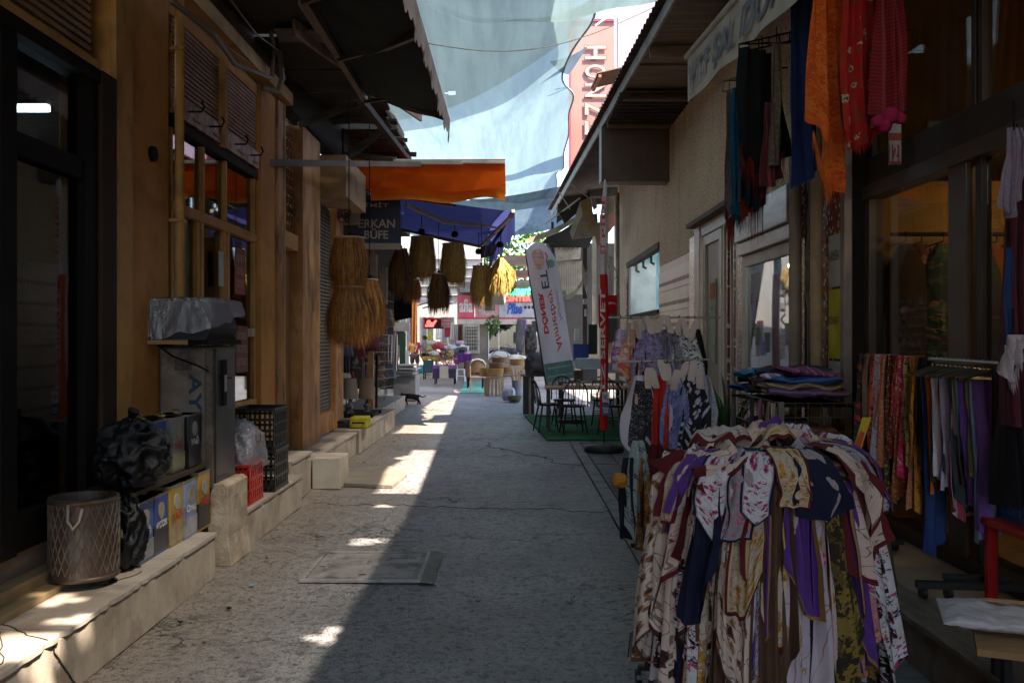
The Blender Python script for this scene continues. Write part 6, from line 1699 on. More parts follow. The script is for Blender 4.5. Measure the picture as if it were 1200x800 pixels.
# slatted wooden stand
ws = thing('wooden_stand', 'round stand of upright wooden slats under the wicker baskets', 'stand', P(579, 460, Yk))
for k in range(14):
    a = k * 2 * PI / 14; c_ = P(579, 0, Yk); MB().obox((c_.x + .26 * math.cos(a), Yk + .26 * math.sin(a), .24), (.06, .03, .48), rz=a + PI / 2).build('slat', mat('slat_wood%d' % (k % 2), ((.42, .27, .12), (.32, .19, .08))[k % 2]), ws)
MB().lathe([(0, .0), (.28, .0), (.28, .02), (0, .02)], 20, (c_.x, Yk, .481)).build('top', wick, ws)
basket(580, 441, Yk, 20, 9, 'wide shallow wicker basket on the slatted stand', wick); basket(569, 441, Yk + .3, 13, 10, 'small wicker basket left of the wide shallow one', wick)
basket(582, 431, Yk + .1, 18, 6, 'brown wicker basket stacked on the wide shallow one', wickd, handle=True); basket(586, 424, Yk + .3, 20, 5, 'upper brown wicker basket tilted at the back of the stack', wickd, handle=True)
basket(607, 428, Yk - .5, 20, 7, 'large round wicker basket on the bundle of sticks', wick)
basket(594, 438, Yk + .8, 14, 8, 'tan basket standing behind the slatted stand', wickd)
# bundle of sticks / grey tub
bt = thing('stick_bundle', 'bundle of pale sticks and rolls standing in a grey metal tub', 'bundle', P(606, 461, Yk - .5))
c_ = P(606, 0, Yk - .5)
MB().lathe([(.13, 0), (.15, .45), (.14, .45), (.12, .02)], 14, (c_.x, Yk - .5, 0)).build('tub', mat('grey_tub', (.2, .2, .22), metal=.4), bt)
for k in range(22): a = rnd(0, 6.3); MB().tube([(c_.x + .08 * math.cos(a), Yk - .5 + .08 * math.sin(a), .3), (c_.x + .2 * math.cos(a), Yk - .5 + .15 * math.sin(a), rnd(.62, .82))], .016, 5).build('stick', mat('stick_tan', (.45, .3, .18)), bt)
# bags and bowl at the lane edge
tag(blob((P(596, 468, 24).x, 24, .18), (.16, .16, .18), 2.2, .3).build('plastic_bag', mat('bag_pale', (.45, .47, .55)), smooth=True), 'crumpled pale blue plastic bag on the ground by the baskets', 'plastic bag')
pb2 = P(603, 470, 23.6); mb = MB().lathe([(0, .01), (.12, .01), (.2, .17), (.18, .17), (.11, .03), (0, .03)], 16, (pb2.x, 23.6, 0)); tag(mb.build('bowl', mat('olive_bowl', (.10, .10, .05)), smooth=True), 'olive green bowl on the ground at the lane edge', 'bowl')
# scarf-covered chair-back with cream cover, wood chair, brown table
def simple_table(px0, px1, pyt, Yq, d, c, label, cloth=None):
    a, b = P(px0, pyt, Yq), P(px1, pyt, Yq)
    t_ = thing('market_table', label, 'table', ((a.x + b.x) / 2, Yq, 0))
    MB().box(a.x, b.x, Yq, Yq + d, a.z - .04, a.z).build('table_top', mat('tt%s' % label[:9], c), t_)
    for x in (a.x + .03, b.x - .07):
        for y in (Yq + .03, Yq + d - .07): MB().box(x, x + .04, y, y + .04, 0, a.z - .041).build('leg', dark_frame, t_)
    if cloth:
        mb = MB(); mb.grid(lambda u, v: Vector((a.x - .02 + (b.x - a.x + .04) * u, Yq - .02 - .02 * math.sin(u * 20) * v, a.z + .004 - cloth[1] * v * (1 + .1 * math.sin(u * 9)))), 24, 5)
        mb.grid(lambda u, v: Vector((a.x - .02 + (b.x - a.x + .04) * u, Yq - .02 + (d + .04) * v, a.z + .004)), 4, 4)
        mb.build('cloth', cloth[0], t_, smooth=True)
    return t_
simple_table(546, 567, 424, 30, .9, (.08, .03, .02), 'brown cloth covered table behind the wooden chair', (fab((.09, .035, .025), style='solid'), .45))
simple_table(532, 552, 415, 36, .8, (.1, .03, .2), 'purple cloth table with a white stool before it', (fab((.10, .02, .14), style='solid'), .35))
simple_table(508, 534, 428, 33, .8, (.2, .1, .3), 'lilac cloth table with dried flowers', (fab((.35, .16, .42), (.2, .05, .3), style='paint', scale=8), .3))
simple_table(495, 513, 418, 37, .8, (.3, .2, .02), 'mustard topped stall table in front of the two people', (fab((.42, .26, .03), style='solid'), .12))
boxt(515, 525, 429, 443, 32.8, .3, (.62, .52, .38), 'box', 'cream cardboard box on the ground before the lilac table', 'box')
boxt(508, 515, 432, 443, 32.85, .3, (.07, .03, .10), 'crate', 'dark purple printed crate beside the cream box', 'crate')
boxt(526, 534, 432, 443, 32.9, .3, (.05, .03, .05), 'crate', 'black crate right of the cream box', 'crate')
boxt(497, 507, 422, 437, 36.9, .4, (.04, .08, .10), 'crate', 'dark teal crate under the mustard table', 'crate')
# dried flower bunch
p = P(524, 428, 33); fl_ = thing('dried_flowers', 'dried reddish tan flower bunch on the lilac cloth table', 'flowers', p)
mb = MB()
for k in range(260):
    d = Vector((rnd(-1, 1), rnd(-1, 1), rnd(-.1, 1))).normalized() * rnd(.1, .48); e = Vector((rnd(-1, 1), rnd(-1, 1), rnd(-1, 1))).normalized() * .05
    mb.add([p + d, p + d + e, p + d + Vector((0, 0, .05))], [(0, 1, 2)])
mb.build('bloom', mat('dry_flower', (.5, .25, .16), (.35, .15, .1), scale=9), fl_, kind='stuff')
for k in range(8): MB().tube([p, p + Vector((rnd(-.25, .25), rnd(-.2, .2), rnd(.2, .4)))], .008, 4).build('stem', mat('stem_green', (.1, .12, .04)), fl_)
# long stall of goods behind (jumble)
for k in range(44):
    px = rnd(506, 548); py = rnd(402, 417); Yq = rnd(37, 39); c = tc[k % 10]; c = tuple(min(.6, q * 1.5) for q in c)
    p = P(px, py, Yq); s_ = rnd(.07, .15)
    tag(blob(p, (s_ * 1.4, s_ * .8, s_ * .9), k * 1.3, .6, 3, 16, 10).build('stall_goods', mat('goods%d' % (k % 10), c), smooth=True), ('tan', 'black', 'grey', 'red', 'pink', 'blue', 'cream', 'brown', 'pale', 'green')[k % 10] + ' bundle, %s of its colour in the heap of the far stall' % ORD[k // 10], 'goods', 'heaped goods of the far stall')
simple_table(506, 546, 414, 37.6, 1.4, (.2, .1, .08), 'long far stall table under the heaped goods', (fab((.3, .12, .1), style='solid'), .3))
# hanging goods on the far wall
for k, (px, c, y0, y1) in enumerate(((530, (.5, .45, .4), 378, 398), (534, (.35, .3, .28), 380, 404), (539, (.06, .02, .02), 382, 412), (513, (.75, .74, .7), 385, 398), (503, (.45, .42, .05), 388, 412), (620, (.05, .05, .07), 385, 420), (627, (.45, .42, .5), 380, 412), (634, (.5, .45, .38), 384, 418))):
    flat_cloth([P(px - 2, y0, 39), P(px + 2.5, y0, 39), P(px + 3, y1, 39), P(px - 3, y1, 39)], fab(c, style='solid'), 'hanging_garment',
               ('cream', 'taupe', 'dark maroon', 'white', 'mustard', 'black', 'pale lilac', 'beige')[k] + ' garment hanging on the far shop fronts', 'garment')
# white plastic stool
WS = thing('plastic_stool', 'white plastic stool in front of the purple cloth table', 'stool', P(540, 441, 35.5))
wp = mat('white_plastic', (.75, .75, .78), rough=.4); c_ = P(540, 0, 35.5).x
MB().box(c_ - .16, c_ + .16, 35.35, 35.65, .43, .46).build('seat', wp, WS, bevel=.02)
for sx in (-1, 1):
    for sy in (-1, 1): MB().bar((c_ + sx * .13, 35.5 + sy * .12, .43), (c_ + sx * .17, 35.5 + sy * .16, 0), .05).build('leg', wp, WS)
MB().bar((c_ - .14, 35.36, .2), (c_ + .14, 35.36, .2), .03).build('stretcher', wp, WS)
# wooden armchair with cream cushion
AC2 = thing('wooden_chair', 'tan cane back chair with white cushion beside the brown cloth table', 'chair', P(561, 464, 28.5))
cx = P(560, 0, 28.5).x; cw = mat('chair_tan', (.45, .33, .2))
for sx in (-1, 1):
    MB().tube([(cx + sx * .2, 28.3, 0), (cx + sx * .22, 28.35, .5), (cx + sx * .23, 28.4, .85)], .02, 6).build('leg', cw, AC2); MB().tube([(cx + sx * .2, 28.8, 0), (cx + sx * .2, 28.75, .45)], .02, 6).build('leg', cw, AC2)
MB().box(cx - .22, cx + .22, 28.3, 28.75, .42, .46).build('seat', cw, AC2, bevel=.01)
q = MB(); q.grid(lambda u, v: Vector((cx - .24 + .48 * u, 28.4 - .08 * math.sin(u * PI), .60 + .38 * v - .1 * (2 * u - 1) ** 2 * v)), 12, 6); q.build('backrest', wickd, AC2)
MB().tube([(cx - .24, 28.4, .82), (cx - .15, 28.33, .95), (cx, 28.3, .99), (cx + .15, 28.33, .95), (cx + .24, 28.4, .82)], .03, 6).build('back_rail', mat('cushion_white', (.7, .67, .62)), AC2, smooth=True)
# cream sofa cushions behind baskets
for k, (px, py) in enumerate(((585, 417), (604, 421), (618, 423))):
    tag(blob(P(px, py, 32), (.35, .25, .16), k + 4, .15, 2, 16, 10).build('cushion', MATS['cushion_white'], smooth=True), ('left', 'middle', 'right')[k] + ' cream cushion seen behind the wicker baskets', 'cushion')
# dark umbrella/covered thing by flag (px 615-650,y 390-440): covered chair with jacket
tag(blob(P(630, 428, 19.5), (.26, .24, .26), 9.1, .3, 2.5, 30, 20).build('jacket_heap', mat('jacket_grey', (.07, .07, .085), (.13, .13, .15), scale=6, rough=.6), smooth=True), 'dark grey jacket heap over a chair beside the white flag', 'jacket')
tag(blob(P(622, 402, 19.9), (.12, .12, .34), 3.3, .35, 3, 24, 16).build('wrapped_bundle', mat('bundle_mix', (.3, .25, .24), (.1, .1, .12), scale=12, lo=.48, hi=.52), smooth=True), 'tall patterned bundle leaning behind the jacket heap', 'bundle')
tag(blob(P(609, 395, 21), (.09, .09, .40), 6.3, .2, 3, 20, 14).build('folded_parasol', mat('parasol_grey', (.42, .4, .45)), smooth=True), 'pale grey folded parasol standing left of the leaning flag', 'parasol')
a, b = P(613, 487, 20.0), P(626, 433, 20)
t_ = thing('side_table', 'narrow grey and black side counter at the corner of the green carpet', 'counter', (a.x, 20, 0))
MB().box(a.x, b.x, 20, 20.6, 0, .80).build('body', blackm, t_); MB().box(a.x - .04, b.x + .1, 19.95, 20.7, .802, .84).build('top', mat('counter_top', (.3, .3, .32)), t_); MB().box(a.x + .12, a.x + .17, 19.96, 19.998, 0, .8).build('post', shb[0], t_)

# dense goods hung along both sides towards the far end
FGC = [(.05, .02, .02), (.3, .26, .2), (.02, .02, .03), (.35, .08, .1), (.12, .1, .2), (.3, .2, .1), (.1, .12, .08), (.4, .36, .34), (.08, .04, .03)]
FGN = ['maroon', 'beige', 'black', 'red', 'violet', 'tan', 'olive', 'pale', 'dark brown']
for k in range(34):
    right = k % 2
    Yq = 26 + k * .36; px = rnd(636, 668) if right and k % 4 == 1 else (rnd(612, 640) if right else rnd(453, 472))
    if right: Yq = max(Yq, 27)
    y0 = rnd(372, 400); y1 = y0 + rnd(12, 26); w = rnd(2, 4.5)
    flat_cloth([P(px - w, y0, Yq), P(px + w, y0, Yq), P(px + w, y1, Yq), P(px - w, y1, Yq)], fab(FGC[k % 9], style='solid'), 'hanging_garment', FGN[k % 9] + ' garment, %s along the %s side of the far stalls' % (ORD[k // 2], 'right' if right else 'left'), 'garment', 6, 4)
# ============================================================ PEOPLE AND CAT
def skinned(name, verts, edges, radii, m, parent=None, root=0, sub=2):
    me = bpy.data.meshes.new(name); me.from_pydata([tuple(v) for v in verts], edges, []); me.materials.append(m)
    o = bpy.data.objects.new(name, me); COL.objects.link(o)
    o.modifiers.new('skin', 'SKIN')
    if not me.skin_vertices: 
        me.attributes  # skin data made below
    sk = me.skin_vertices[0].data if me.skin_vertices else None
    if sk is None:
        bpy.context.view_layer.objects.active = o
        bpy.ops.mesh.customdata_skin_add()
        sk = me.skin_vertices[0].data
    for k, r in enumerate(radii):
        sk[k].radius = (r, r) if not isinstance(r, tuple) else r
        sk[k].use_root = (k == root)
    s_ = o.modifiers.new('sub', 'SUBSURF'); s_.levels = sub; s_.render_levels = sub
    for p in me.polygons: p.use_smooth = True
    if hasattr(o.modifiers['skin'], 'use_smooth_shade'): o.modifiers['skin'].use_smooth_shade = True
    if parent is not None:
        o.parent = parent; o.matrix_parent_inverse = Matrix.Identity(4)
    return o
skin_c = mat('skin', (.42, .24, .16), (.38, .2, .13), rough=.6)
def person(px, Yq, rz, label, shirt, shorts, hair, hgt=1.75, arm='down'):
    x = (px - 600) / F * Yq
    t_ = thing('person', label, 'person', (x, Yq, 0.0), rz)
    k = hgt / 1.75
    V_ = [(0, 0, .95), (0, 0, 1.15), (0, 0, 1.38), (0, .0, 1.48), (0, -.01, 1.60), (0, -.01, 1.70),
          (.17, 0, 1.42), (.25, -.02, 1.16), (.26, -.12, .95), (.26, -.18, .88),
          (-.17, 0, 1.42), (-.24, .0, 1.15), (-.25, -.05, .92), (-.25, -.08, .84),
          (.10, 0, .88), (.11, .02, .48), (.12, .08, .09), (.13, -.06, .05),
          (-.10, 0, .88), (-.12, -.08, .50), (-.12, -.10, .09), (-.13, -.24, .05)]
    if arm == 'fwd':
        V_[7] = (.24, -.18, 1.22); V_[8] = (.2, -.40, 1.14); V_[9] = (.18, -.5, 1.12); V_[11] = (-.24, -.15, 1.2); V_[12] = (-.2, -.36, 1.1); V_[13] = (-.16, -.45, 1.08)
    V_ = [tuple(q * k for q in v) for v in V_]
    E_ = [(0, 1), (1, 2), (2, 3), (3, 4), (4, 5), (2, 6), (6, 7), (7, 8), (8, 9), (2, 10), (10, 11), (11, 12), (12, 13), (0, 14), (14, 15), (15, 16), (16, 17), (0, 18), (18, 19), (19, 20), (20, 21)]
    r_ = [(.15, .11), (.15, .11), (.17, .11), .06, (.085, .10), (.07, .08), .06, .045, .036, .03, .06, .045, .036, .03, .09, .058, .04, .035, .09, .058, .04, .035]
    skinned('body', V_, E_, r_, skin_c, t_)
    # shirt
    Vs = [V_[0], V_[1], V_[2], V_[3], V_[6], tuple(Vector(V_[6]).lerp(Vector(V_[7]), .75)), V_[10], tuple(Vector(V_[10]).lerp(Vector(V_[11]), .75))]
    skinned('shirt', Vs, [(0, 1), (1, 2), (2, 3), (2, 4), (4, 5), (2, 6), (6, 7)], [(.20, .15), (.19, .145), (.20, .14), .075, .085, .075, .085, .075], shirt, t_)
    Vp = [V_[0], V_[14], tuple(Vector(V_[14]).lerp(Vector(V_[15]), .8)), V_[18], tuple(Vector(V_[18]).lerp(Vector(V_[19]), .8))]
    skinned('shorts', Vp, [(0, 1), (1, 2), (0, 3), (3, 4)], [(.17, .14), .115, .095, .115, .095], shorts, t_)
    mb = MB(); mb.lathe([(.0, .125), (.06, .115), (.095, .07), (.102, 0), (.085, -.05)], 14, (0, .012, 1.64 * k), 1, 1.12); mb.build('hair', hair, t_, smooth=True, local=True)
    MB().tube([(0, -.10, 1.645 * k), (0, -.125, 1.615 * k), (0, -.10, 1.605 * k)], [.01, .016, .012], 6).build('nose', skin_c, t_, local=True)
    for sx in (-1, 1):
        MB().tube([(sx * .035, -.095, 1.655 * k), (sx * .035, -.103, 1.655 * k)], .011, 6).build('eye', mat('eye_dark', (.02, .015, .01)), t_, local=True)
        MB().tube([(sx * .095, .0, 1.64 * k), (sx * .108, .008, 1.64 * k)], .024, 8).build('ear', skin_c, t_, local=True)
        MB().obox((sx * .125, -.12 if sx > 0 else -.16, .03), (.085, .25, .06)).build('shoe', mat('shoe', (.3, .3, .32)), t_, local=True, bevel=.02)
    MB().bar((-.03, -.108, 1.585 * k), (.03, -.108, 1.585 * k), .008).build('mouth', mat('lips', (.3, .1, .08)), t_, local=True)
    return t_
def jersey():
    m = bpy.data.materials.new('jersey'); m.use_nodes = True; nt = m.node_tree; b = nt.nodes['Principled BSDF']
    ob = nd(nt, 'ShaderNodeTexCoord').outputs['Object']; sx = nd(nt, 'ShaderNodeSeparateXYZ'); nt.links.new(ob, sx.inputs[0])
    nt.links.new(mixc(nt, mth(nt, 'GREATER_THAN', sx.outputs[0], 0.0), (.80, .36, .015), (.46, .02, .04)), b.inputs['Base Color']); b.inputs['Roughness'].default_value = .8
    return m
hair_b = mat('hair', (.03, .022, .018))
pj = person(486, 39.5, PI - .05, 'person in a yellow and red football jersey numbered 7 walking away', jersey(), mat('shorts_grey', (.13, .08, .10)), hair_b, 1.72)
pj_x = (486 - 600) / F * 39.5
# the jersey is seen from behind: flip sides so that yellow is on the left
for o in pj.children:
    if o.name.startswith('shirt'):
        for nd_ in o.data.materials[0].node_tree.nodes:
            if nd_.bl_idname == 'ShaderNodeMath': nd_.operation = 'LESS_THAN'
text('7', 'number', wt, pj, (pj_x + .0, 39.5 - .2, 1.05), (1, 0, 0), (0, 0, 1), w=.15, h=.26, bold=.02)
text('EREN', 'lettering', wt, pj, (pj_x - .12, 39.5 - .2, 1.33), (1, 0, 0), (0, 0, 1), w=.24, h=.06, bold=.02)
person(498, 41.5, PI * .35, 'person in a grey shirt and dark trousers standing at the far stall', mat('shirt_grey', (.20, .21, .24), (.3, .3, .33), scale=8), mat('trousers_dark', (.02, .022, .03)), hair_b, 1.74, 'fwd')
# handbag-like teal bag by the jersey person
tag(blob(P(494, 433, 38.6), (.13, .1, .2), 2.2, .15, 2, 14, 10).build('carrier_bag', mat('teal_bag', (.08, .35, .42)), smooth=True), 'teal carrier bag beside the person in the jersey', 'bag')
# cat walking to the left
def cat():
    p = P(481, 473, 22.6); x, y = p.x, 22.6
    t_ = thing('cat', 'slim black cat walking to the left across the lane', 'cat', (x, y, 0))
    fur = mat('black_fur', (.012, .011, .011), rough=.8)
    V_ = [(0.14, 0, .235), (.02, 0, .225), (-.10, 0, .235), (-.165, 0, .255), (-.215, 0, .255), (-.25, 0, .238),
          (.21, 0, .235), (.28, 0, .20), (.34, 0, .215), (.37, 0, .25),
          (-.12, .03, .14), (-.16, .03, .07), (-.175, .03, .012), (-.11, -.03, .14), (-.08, -.03, .07), (-.07, -.03, .012),
          (.15, .035, .15), (.19, .035, .09), (.16, .035, .012), (.17, -.035, .15), (.23, -.035, .085), (.235, -.035, .012)]
    E_ = [(0, 1), (1, 2), (2, 3), (3, 4), (4, 5), (0, 6), (6, 7), (7, 8), (8, 9), (2, 10), (10, 11), (11, 12), (2, 13), (13, 14), (14, 15), (0, 16), (16, 17), (17, 18), (0, 19), (19, 20), (20, 21)]
    r_ = [.062, .066, .06, .036, .046, .024, .024, .015, .013, .01, .03, .017, .018, .03, .017, .018, .038, .02, .018, .038, .02, .018]
    o = skinned('body', V_, E_, r_, fur, t_)
    for sy in (-1, 1):
        mb = MB(); c_ = Vector((-.205, sy * .025, .292)); mb.add([c_ + Vector((-.012, -.012, 0)), c_ + Vector((.016, -.008, 0)), c_ + Vector((0, .014, 0)), c_ + Vector((0, sy * .006, .035))], [(0, 1, 3), (1, 2, 3), (2, 0, 3)])
        mb.build('ear', fur, t_, local=True)
        MB().tube([(-.245, sy * .022, .262), (-.252, sy * .024, .262)], .005, 5).build('eye', mat('cat_eye', (.3, .3, .05)), t_, local=True)
    t_.scale = (1, 1, 1)
cat()
# ============================================================ SCARVES: palette of prints
random.seed(33)
CR = (.58, .46, .38); WINE = (.10, .010, .014); NAVY = (.008, .010, .032); PUR = (.10, .035, .22); GOLD = (.42, .22, .04); BRN = (.10, .05, .03); PINK = (.5, .18, .22); LIL = (.50, .42, .48); OLV = (.10, .075, .02); BLK = (.012, .01, .012); WHT = (.62, .58, .60); RUST = (.30, .09, .03); TEAL = (.02, .22, .24)
FS = {
 'cream brown leaf': fab((.62, .49, .42), (.22, .09, .04), (.04, .02, .015), 'floral', 3.6, BRN, .05, seed=1., thr=.36),
 'cream plain with brown edge': fab((.62, .48, .40), (.10, .03, .03), (.03, .015, .02), 'floral', 2.8, (.05, .02, .02), .08, seed=2., thr=.26),
 'navy': fab(NAVY, style='solid'),
 'gold and white baroque': fab((.5, .40, .30), GOLD, (.22, .09, .02), 'floral', 4, WINE, .07, (.5, .35, .2), seed=3., thr=.42),
 'wine bordered gold floral': fab(CR, GOLD, (.3, .1, .02), 'floral', 3.4, WINE, .10, (.45, .3, .12), seed=4., thr=.34),
 'purple with gold edge': fab(PUR, style='solid', border=(.28, .15, .05), bw=.06),
 'pale lilac with gold flowers': fab(LIL, GOLD, (.25, .1, .03), 'floral', 2.6, seed=5., thr=.32),
 'pink rose on grey': fab((.28, .24, .26), (.5, .06, .14), (.6, .25, .3), 'floral', 3.4, NAVY, .08, (.3, .26, .3), seed=6., thr=.3),
 'dark olive gold': fab((.03, .022, .012), (.22, .15, .03), (.1, .07, .02), 'paint', 5, seed=7.),
 'pink and rust paisley': fab(PINK, RUST, (.5, .3, .2), 'floral', 5, (.5, .2, .2), .06, seed=8., thr=.4),
 'white and black painted': fab(WHT, BLK, (.35, .05, .12), 'paint', 6, seed=9.),
 'cream with wide wine border': fab((.60, .44, .38), (.35, .2, .15), WINE, 'leaf', 2.5, WINE, .13, seed=10., thr=.15),
 'ivory with brown check': fab((.58, .46, .42), (.10, .05, .03), (.3, .1, .1), 'check', 4, WINE, .1, seed=11.),
 'grey violet print': fab((.33, .28, .36), (.10, .08, .12), (.5, .45, .5), 'paint', 7, seed=12.),
 'white rose print': fab(WHT, (.40, .06, .15), (.04, .02, .05), 'floral', 3.6, NAVY, .08, (.3, .26, .3), seed=13., thr=.36),
 'dark brown': fab(BRN, style='solid'),
 'blush': fab((.62, .42, .34), (.5, .3, .24), (.4, .2, .15), 'leaf', 3, seed=14., thr=.1),
 'wine red': fab(WINE, style='solid'),
}
FK = list(FS)
def scarf_mesh(p0, wdir, out, L, w0, w1, m, name='cloth', par=None, folds=3, amp=.02, diamond=.35, skew=.0, flare=0., seed=0., over=None, rise=.05, nu=14, nv=22, label=None, zmin=.02):
    """a strip hanging from p0; wdir = along its width, out = away from what carries it"""
    p0 = Vector(p0); wd = Vector(wdir).normalized(); o_ = Vector(out).normalized()
    ph = seed * 7.3
    mb = MB()
    def f(u, v):
        x = u - .5
        q = v
        w = w0 + (w1 - w0) * min(1, q * 1.5) ** .8
        Lu = L * (1 - diamond * (.55 * abs(2 * x) + .45 * (.5 + .5 * math.sin(u * 5 + seed))) + skew * x * 2)
        fold = amp * (.6 + q * .8) * (math.sin(u * folds * 2 * PI + ph + q * 1.5) + .45 * math.sin(u * folds * 4.7 * PI + ph * 2 - q * 2))
        sway = .03 * nz(seed * 3.1, q * 1.6) * q
        pos = p0 + wd * (x * w + sway) + o_ * (fold + flare * q + .02 * nz(u * 3 + seed, q * 3, 5))
        if over is not None and q < .18:
            t_ = q / .18
            ang = (1 - t_) * PI * .5
            pos = p0 + wd * x * w + o_ * (over * (math.cos(ang) - 1) + fold * t_) + Vector((0, 0, rise * math.sin(ang) + .012 * nz(u * 6 + seed, q * 20, seed)))
            return pos
        qq = q if over is None else (q - .18) / .82
        pos.z = max(zmin, p0.z - Lu * qq)
        return pos
    mb.grid(f, nu, nv)
    o = mb.build(name, m, par, smooth=True)
    if label: tag(o, label, 'scarf')
    return o

# ---- round scarf stand in the foreground
SC = Vector((1.10, 4.14, 0)); RT = .385
RS_ = thing('scarf_stand', 'round black wheeled stand heaped and hung all round with printed scarves', 'display stand', SC)
for z, r in ((1.0, RT), (.45, RT * .85)): MB().tube([SC + Vector((r * math.cos(a), r * math.sin(a), z)) for a in [q * 2 * PI / 32 for q in range(33)]], .011, 6).build('hoop', blackm, RS_, smooth=True)
MB().tube([SC + Vector((0, 0, .10)), SC + Vector((0, 0, 1.02))], .022, 8).build('post', blackm, RS_)
for k in range(5):
    a = k * 2 * PI / 5 + 2.8; e = SC + Vector((.55 * math.cos(a), .55 * math.sin(a), .09)); MB().bar(SC + Vector((0, 0, .12)), e, .03, .02).build('foot', blackm, RS_)
    w = MB(); w.tube([e + Vector((-.012, 0, -.045)), e + Vector((.012, 0, -.045))], .038, 12); w.build('castor', blackm, RS_)
for k in range(6):
    a = k * PI / 3; MB().tube([SC + Vector((0, 0, 1.0)), SC + Vector((RT * math.cos(a), RT * math.sin(a), 1.0))], .008, 5).build('spoke', blackm, RS_)
MB().tube([P(750, 735, 4.5), P(741, 742, 4.45), P(738, 770, 4.42)], .012, 6).build('hook', blackm, RS_)
grp_r = 'printed scarves hung round the wheeled stand'
where = ['at far left', 'at left', 'at front left', 'at front centre', 'at front right', 'at right', 'at far right']
def put_round(a_deg, key, L, w1, z, r, folds=2, diamond=.35, skew=0, flare=.09, amp=.018, seed=0., lay='outer', w0=.08, zadd=0):
    a = R(a_deg); o_ = Vector((math.cos(a), math.sin(a), 0)); wd = Vector((-math.sin(a), math.cos(a), 0))
    i = min(6, max(0, int((a_deg - 180) / 180 * 7)))
    t_ = scarf_mesh(SC + o_ * r + Vector((0, 0, z)), wd, o_, L, w0, w1, FS[key], 'scarf', None, folds, amp, diamond, skew, flare, seed, over=.05 if lay == 'inner' else (.20 if lay == 'top' else .12), rise=.04 if lay == 'inner' else (.10 if lay == 'top' else .07))
    tag(t_, lab_unique('%s scarf, %s layer %s of the round stand' % (key, lay, where[i] if 175 < a_deg < 365 else 'at the rear')), 'scarf', grp_r)
    return t_
# inner, full length layer, dark and light in turn, all round
inner = ['dark brown', 'cream plain with brown edge', 'white and black painted', 'wine red', 'navy', 'gold and white baroque', 'dark brown', 'grey violet print', 'wine bordered gold floral', 'navy', 'pale lilac with gold flowers',
         'dark olive gold', 'purple with gold edge', 'white rose print', 'dark olive gold', 'dark brown', 'pink and rust paisley', 'navy', 'white and black painted', 'dark brown', 'ivory with brown check', 'dark olive gold']
for k in range(34):
    a = 172 + k * 360 / 34
    put_round(a, inner[k % len(inner)], rnd(.80, .90), rnd(.12, .16), .985 + rnd(-.01, .01), RT + .0, 2, .12, rnd(-.06, .06), .10 + rnd(-.02, .02), .014, k * 1.37, 'inner')
# outer layer as seen from the left to the right of the front
outer = [(186, 'wine red', .52, .13, .3), (192, 'cream brown leaf', .78, .15, .2), (199, 'purple with gold edge', .34, .12, .4), (205, 'cream plain with brown edge', .84, .14, .25), (211, 'cream with wide wine border', .40, .13, .2),
         (216, 'cream plain with brown edge', .82, .12, .3), (222, 'white and black painted', .83, .15, .2), (229, 'navy', .55, .16, .4), (236, 'cream brown leaf', .66, .22, .5), (243, 'cream brown leaf', .84, .14, .2),
         (249, 'gold and white baroque', .50, .14, .35), (253, 'purple with gold edge', .80, .12, .3), (258, 'wine bordered gold floral', .62, .20, .5), (263, 'dark brown', .83, .13, .2), (268, 'wine bordered gold floral', .86, .13, .25),
         (273, 'purple with gold edge', .48, .14, .4), (277, 'pale lilac with gold flowers', .88, .20, .15), (284, 'pink rose on grey', .74, .10, .2), (288, 'blush', .86, .06, .1), (292, 'dark olive gold', .80, .15, .2), (298, 'dark olive gold', .88, .15, .25),
         (304, 'purple with gold edge', .68, .08, .2), (309, 'cream with wide wine border', .38, .18, .5), (313, 'pink and rust paisley', .72, .13, .2), (319, 'white and black painted', .60, .14, .3), (325, 'white and black painted', .82, .15, .2),
         (331, 'pink rose on grey', .70, .12, .25), (337, 'dark brown', .66, .14, .3), (343, 'ivory with brown check', .62, .15, .5), (350, 'ivory with brown check', .70, .15, .6), (358, 'dark brown', .74, .14, .4)]
for k, (a, key, L, w, dm) in enumerate(outer):
    put_round(a, key, L, w * 1.05, 1.0 + (k % 3) * .008, RT + .03 + (k % 2) * .018, 1.6, dm * .7, (-.16 if k % 3 else .18), .09 + .035 * math.sin(k * 2.1), .026, k * 2.11 + .5)
# top drapes over the front rim: white rose, navy with rose panel, blush
tops = [(206, 'cream with wide wine border', .20, .15, .1), (214, 'purple with gold edge', .18, .09, .3), (232, 'white rose print', .27, .16, .5), (246, 'pink rose on grey', .26, .13, .2), (254, 'white rose print', .17, .12, .3), (284, 'navy', .24, .26, .8), (283, 'pink rose on grey', .17, .15, .9), (270, 'gold and white baroque', .14, .12, .4),
        (310, 'cream with wide wine border', .26, .2, .8), (326, 'grey violet print', .24, .16, .5), (340, 'purple with gold edge', .2, .14, .4)]
for k, (a, key, L, w, dm) in enumerate(tops):
    put_round(a, key, L, w, 1.03 + .004 * k, RT + .065 + .004 * (k % 3), 1, min(dm, .8), 0, .07, .010, k * 3.3 + 1.1, 'top', .14)
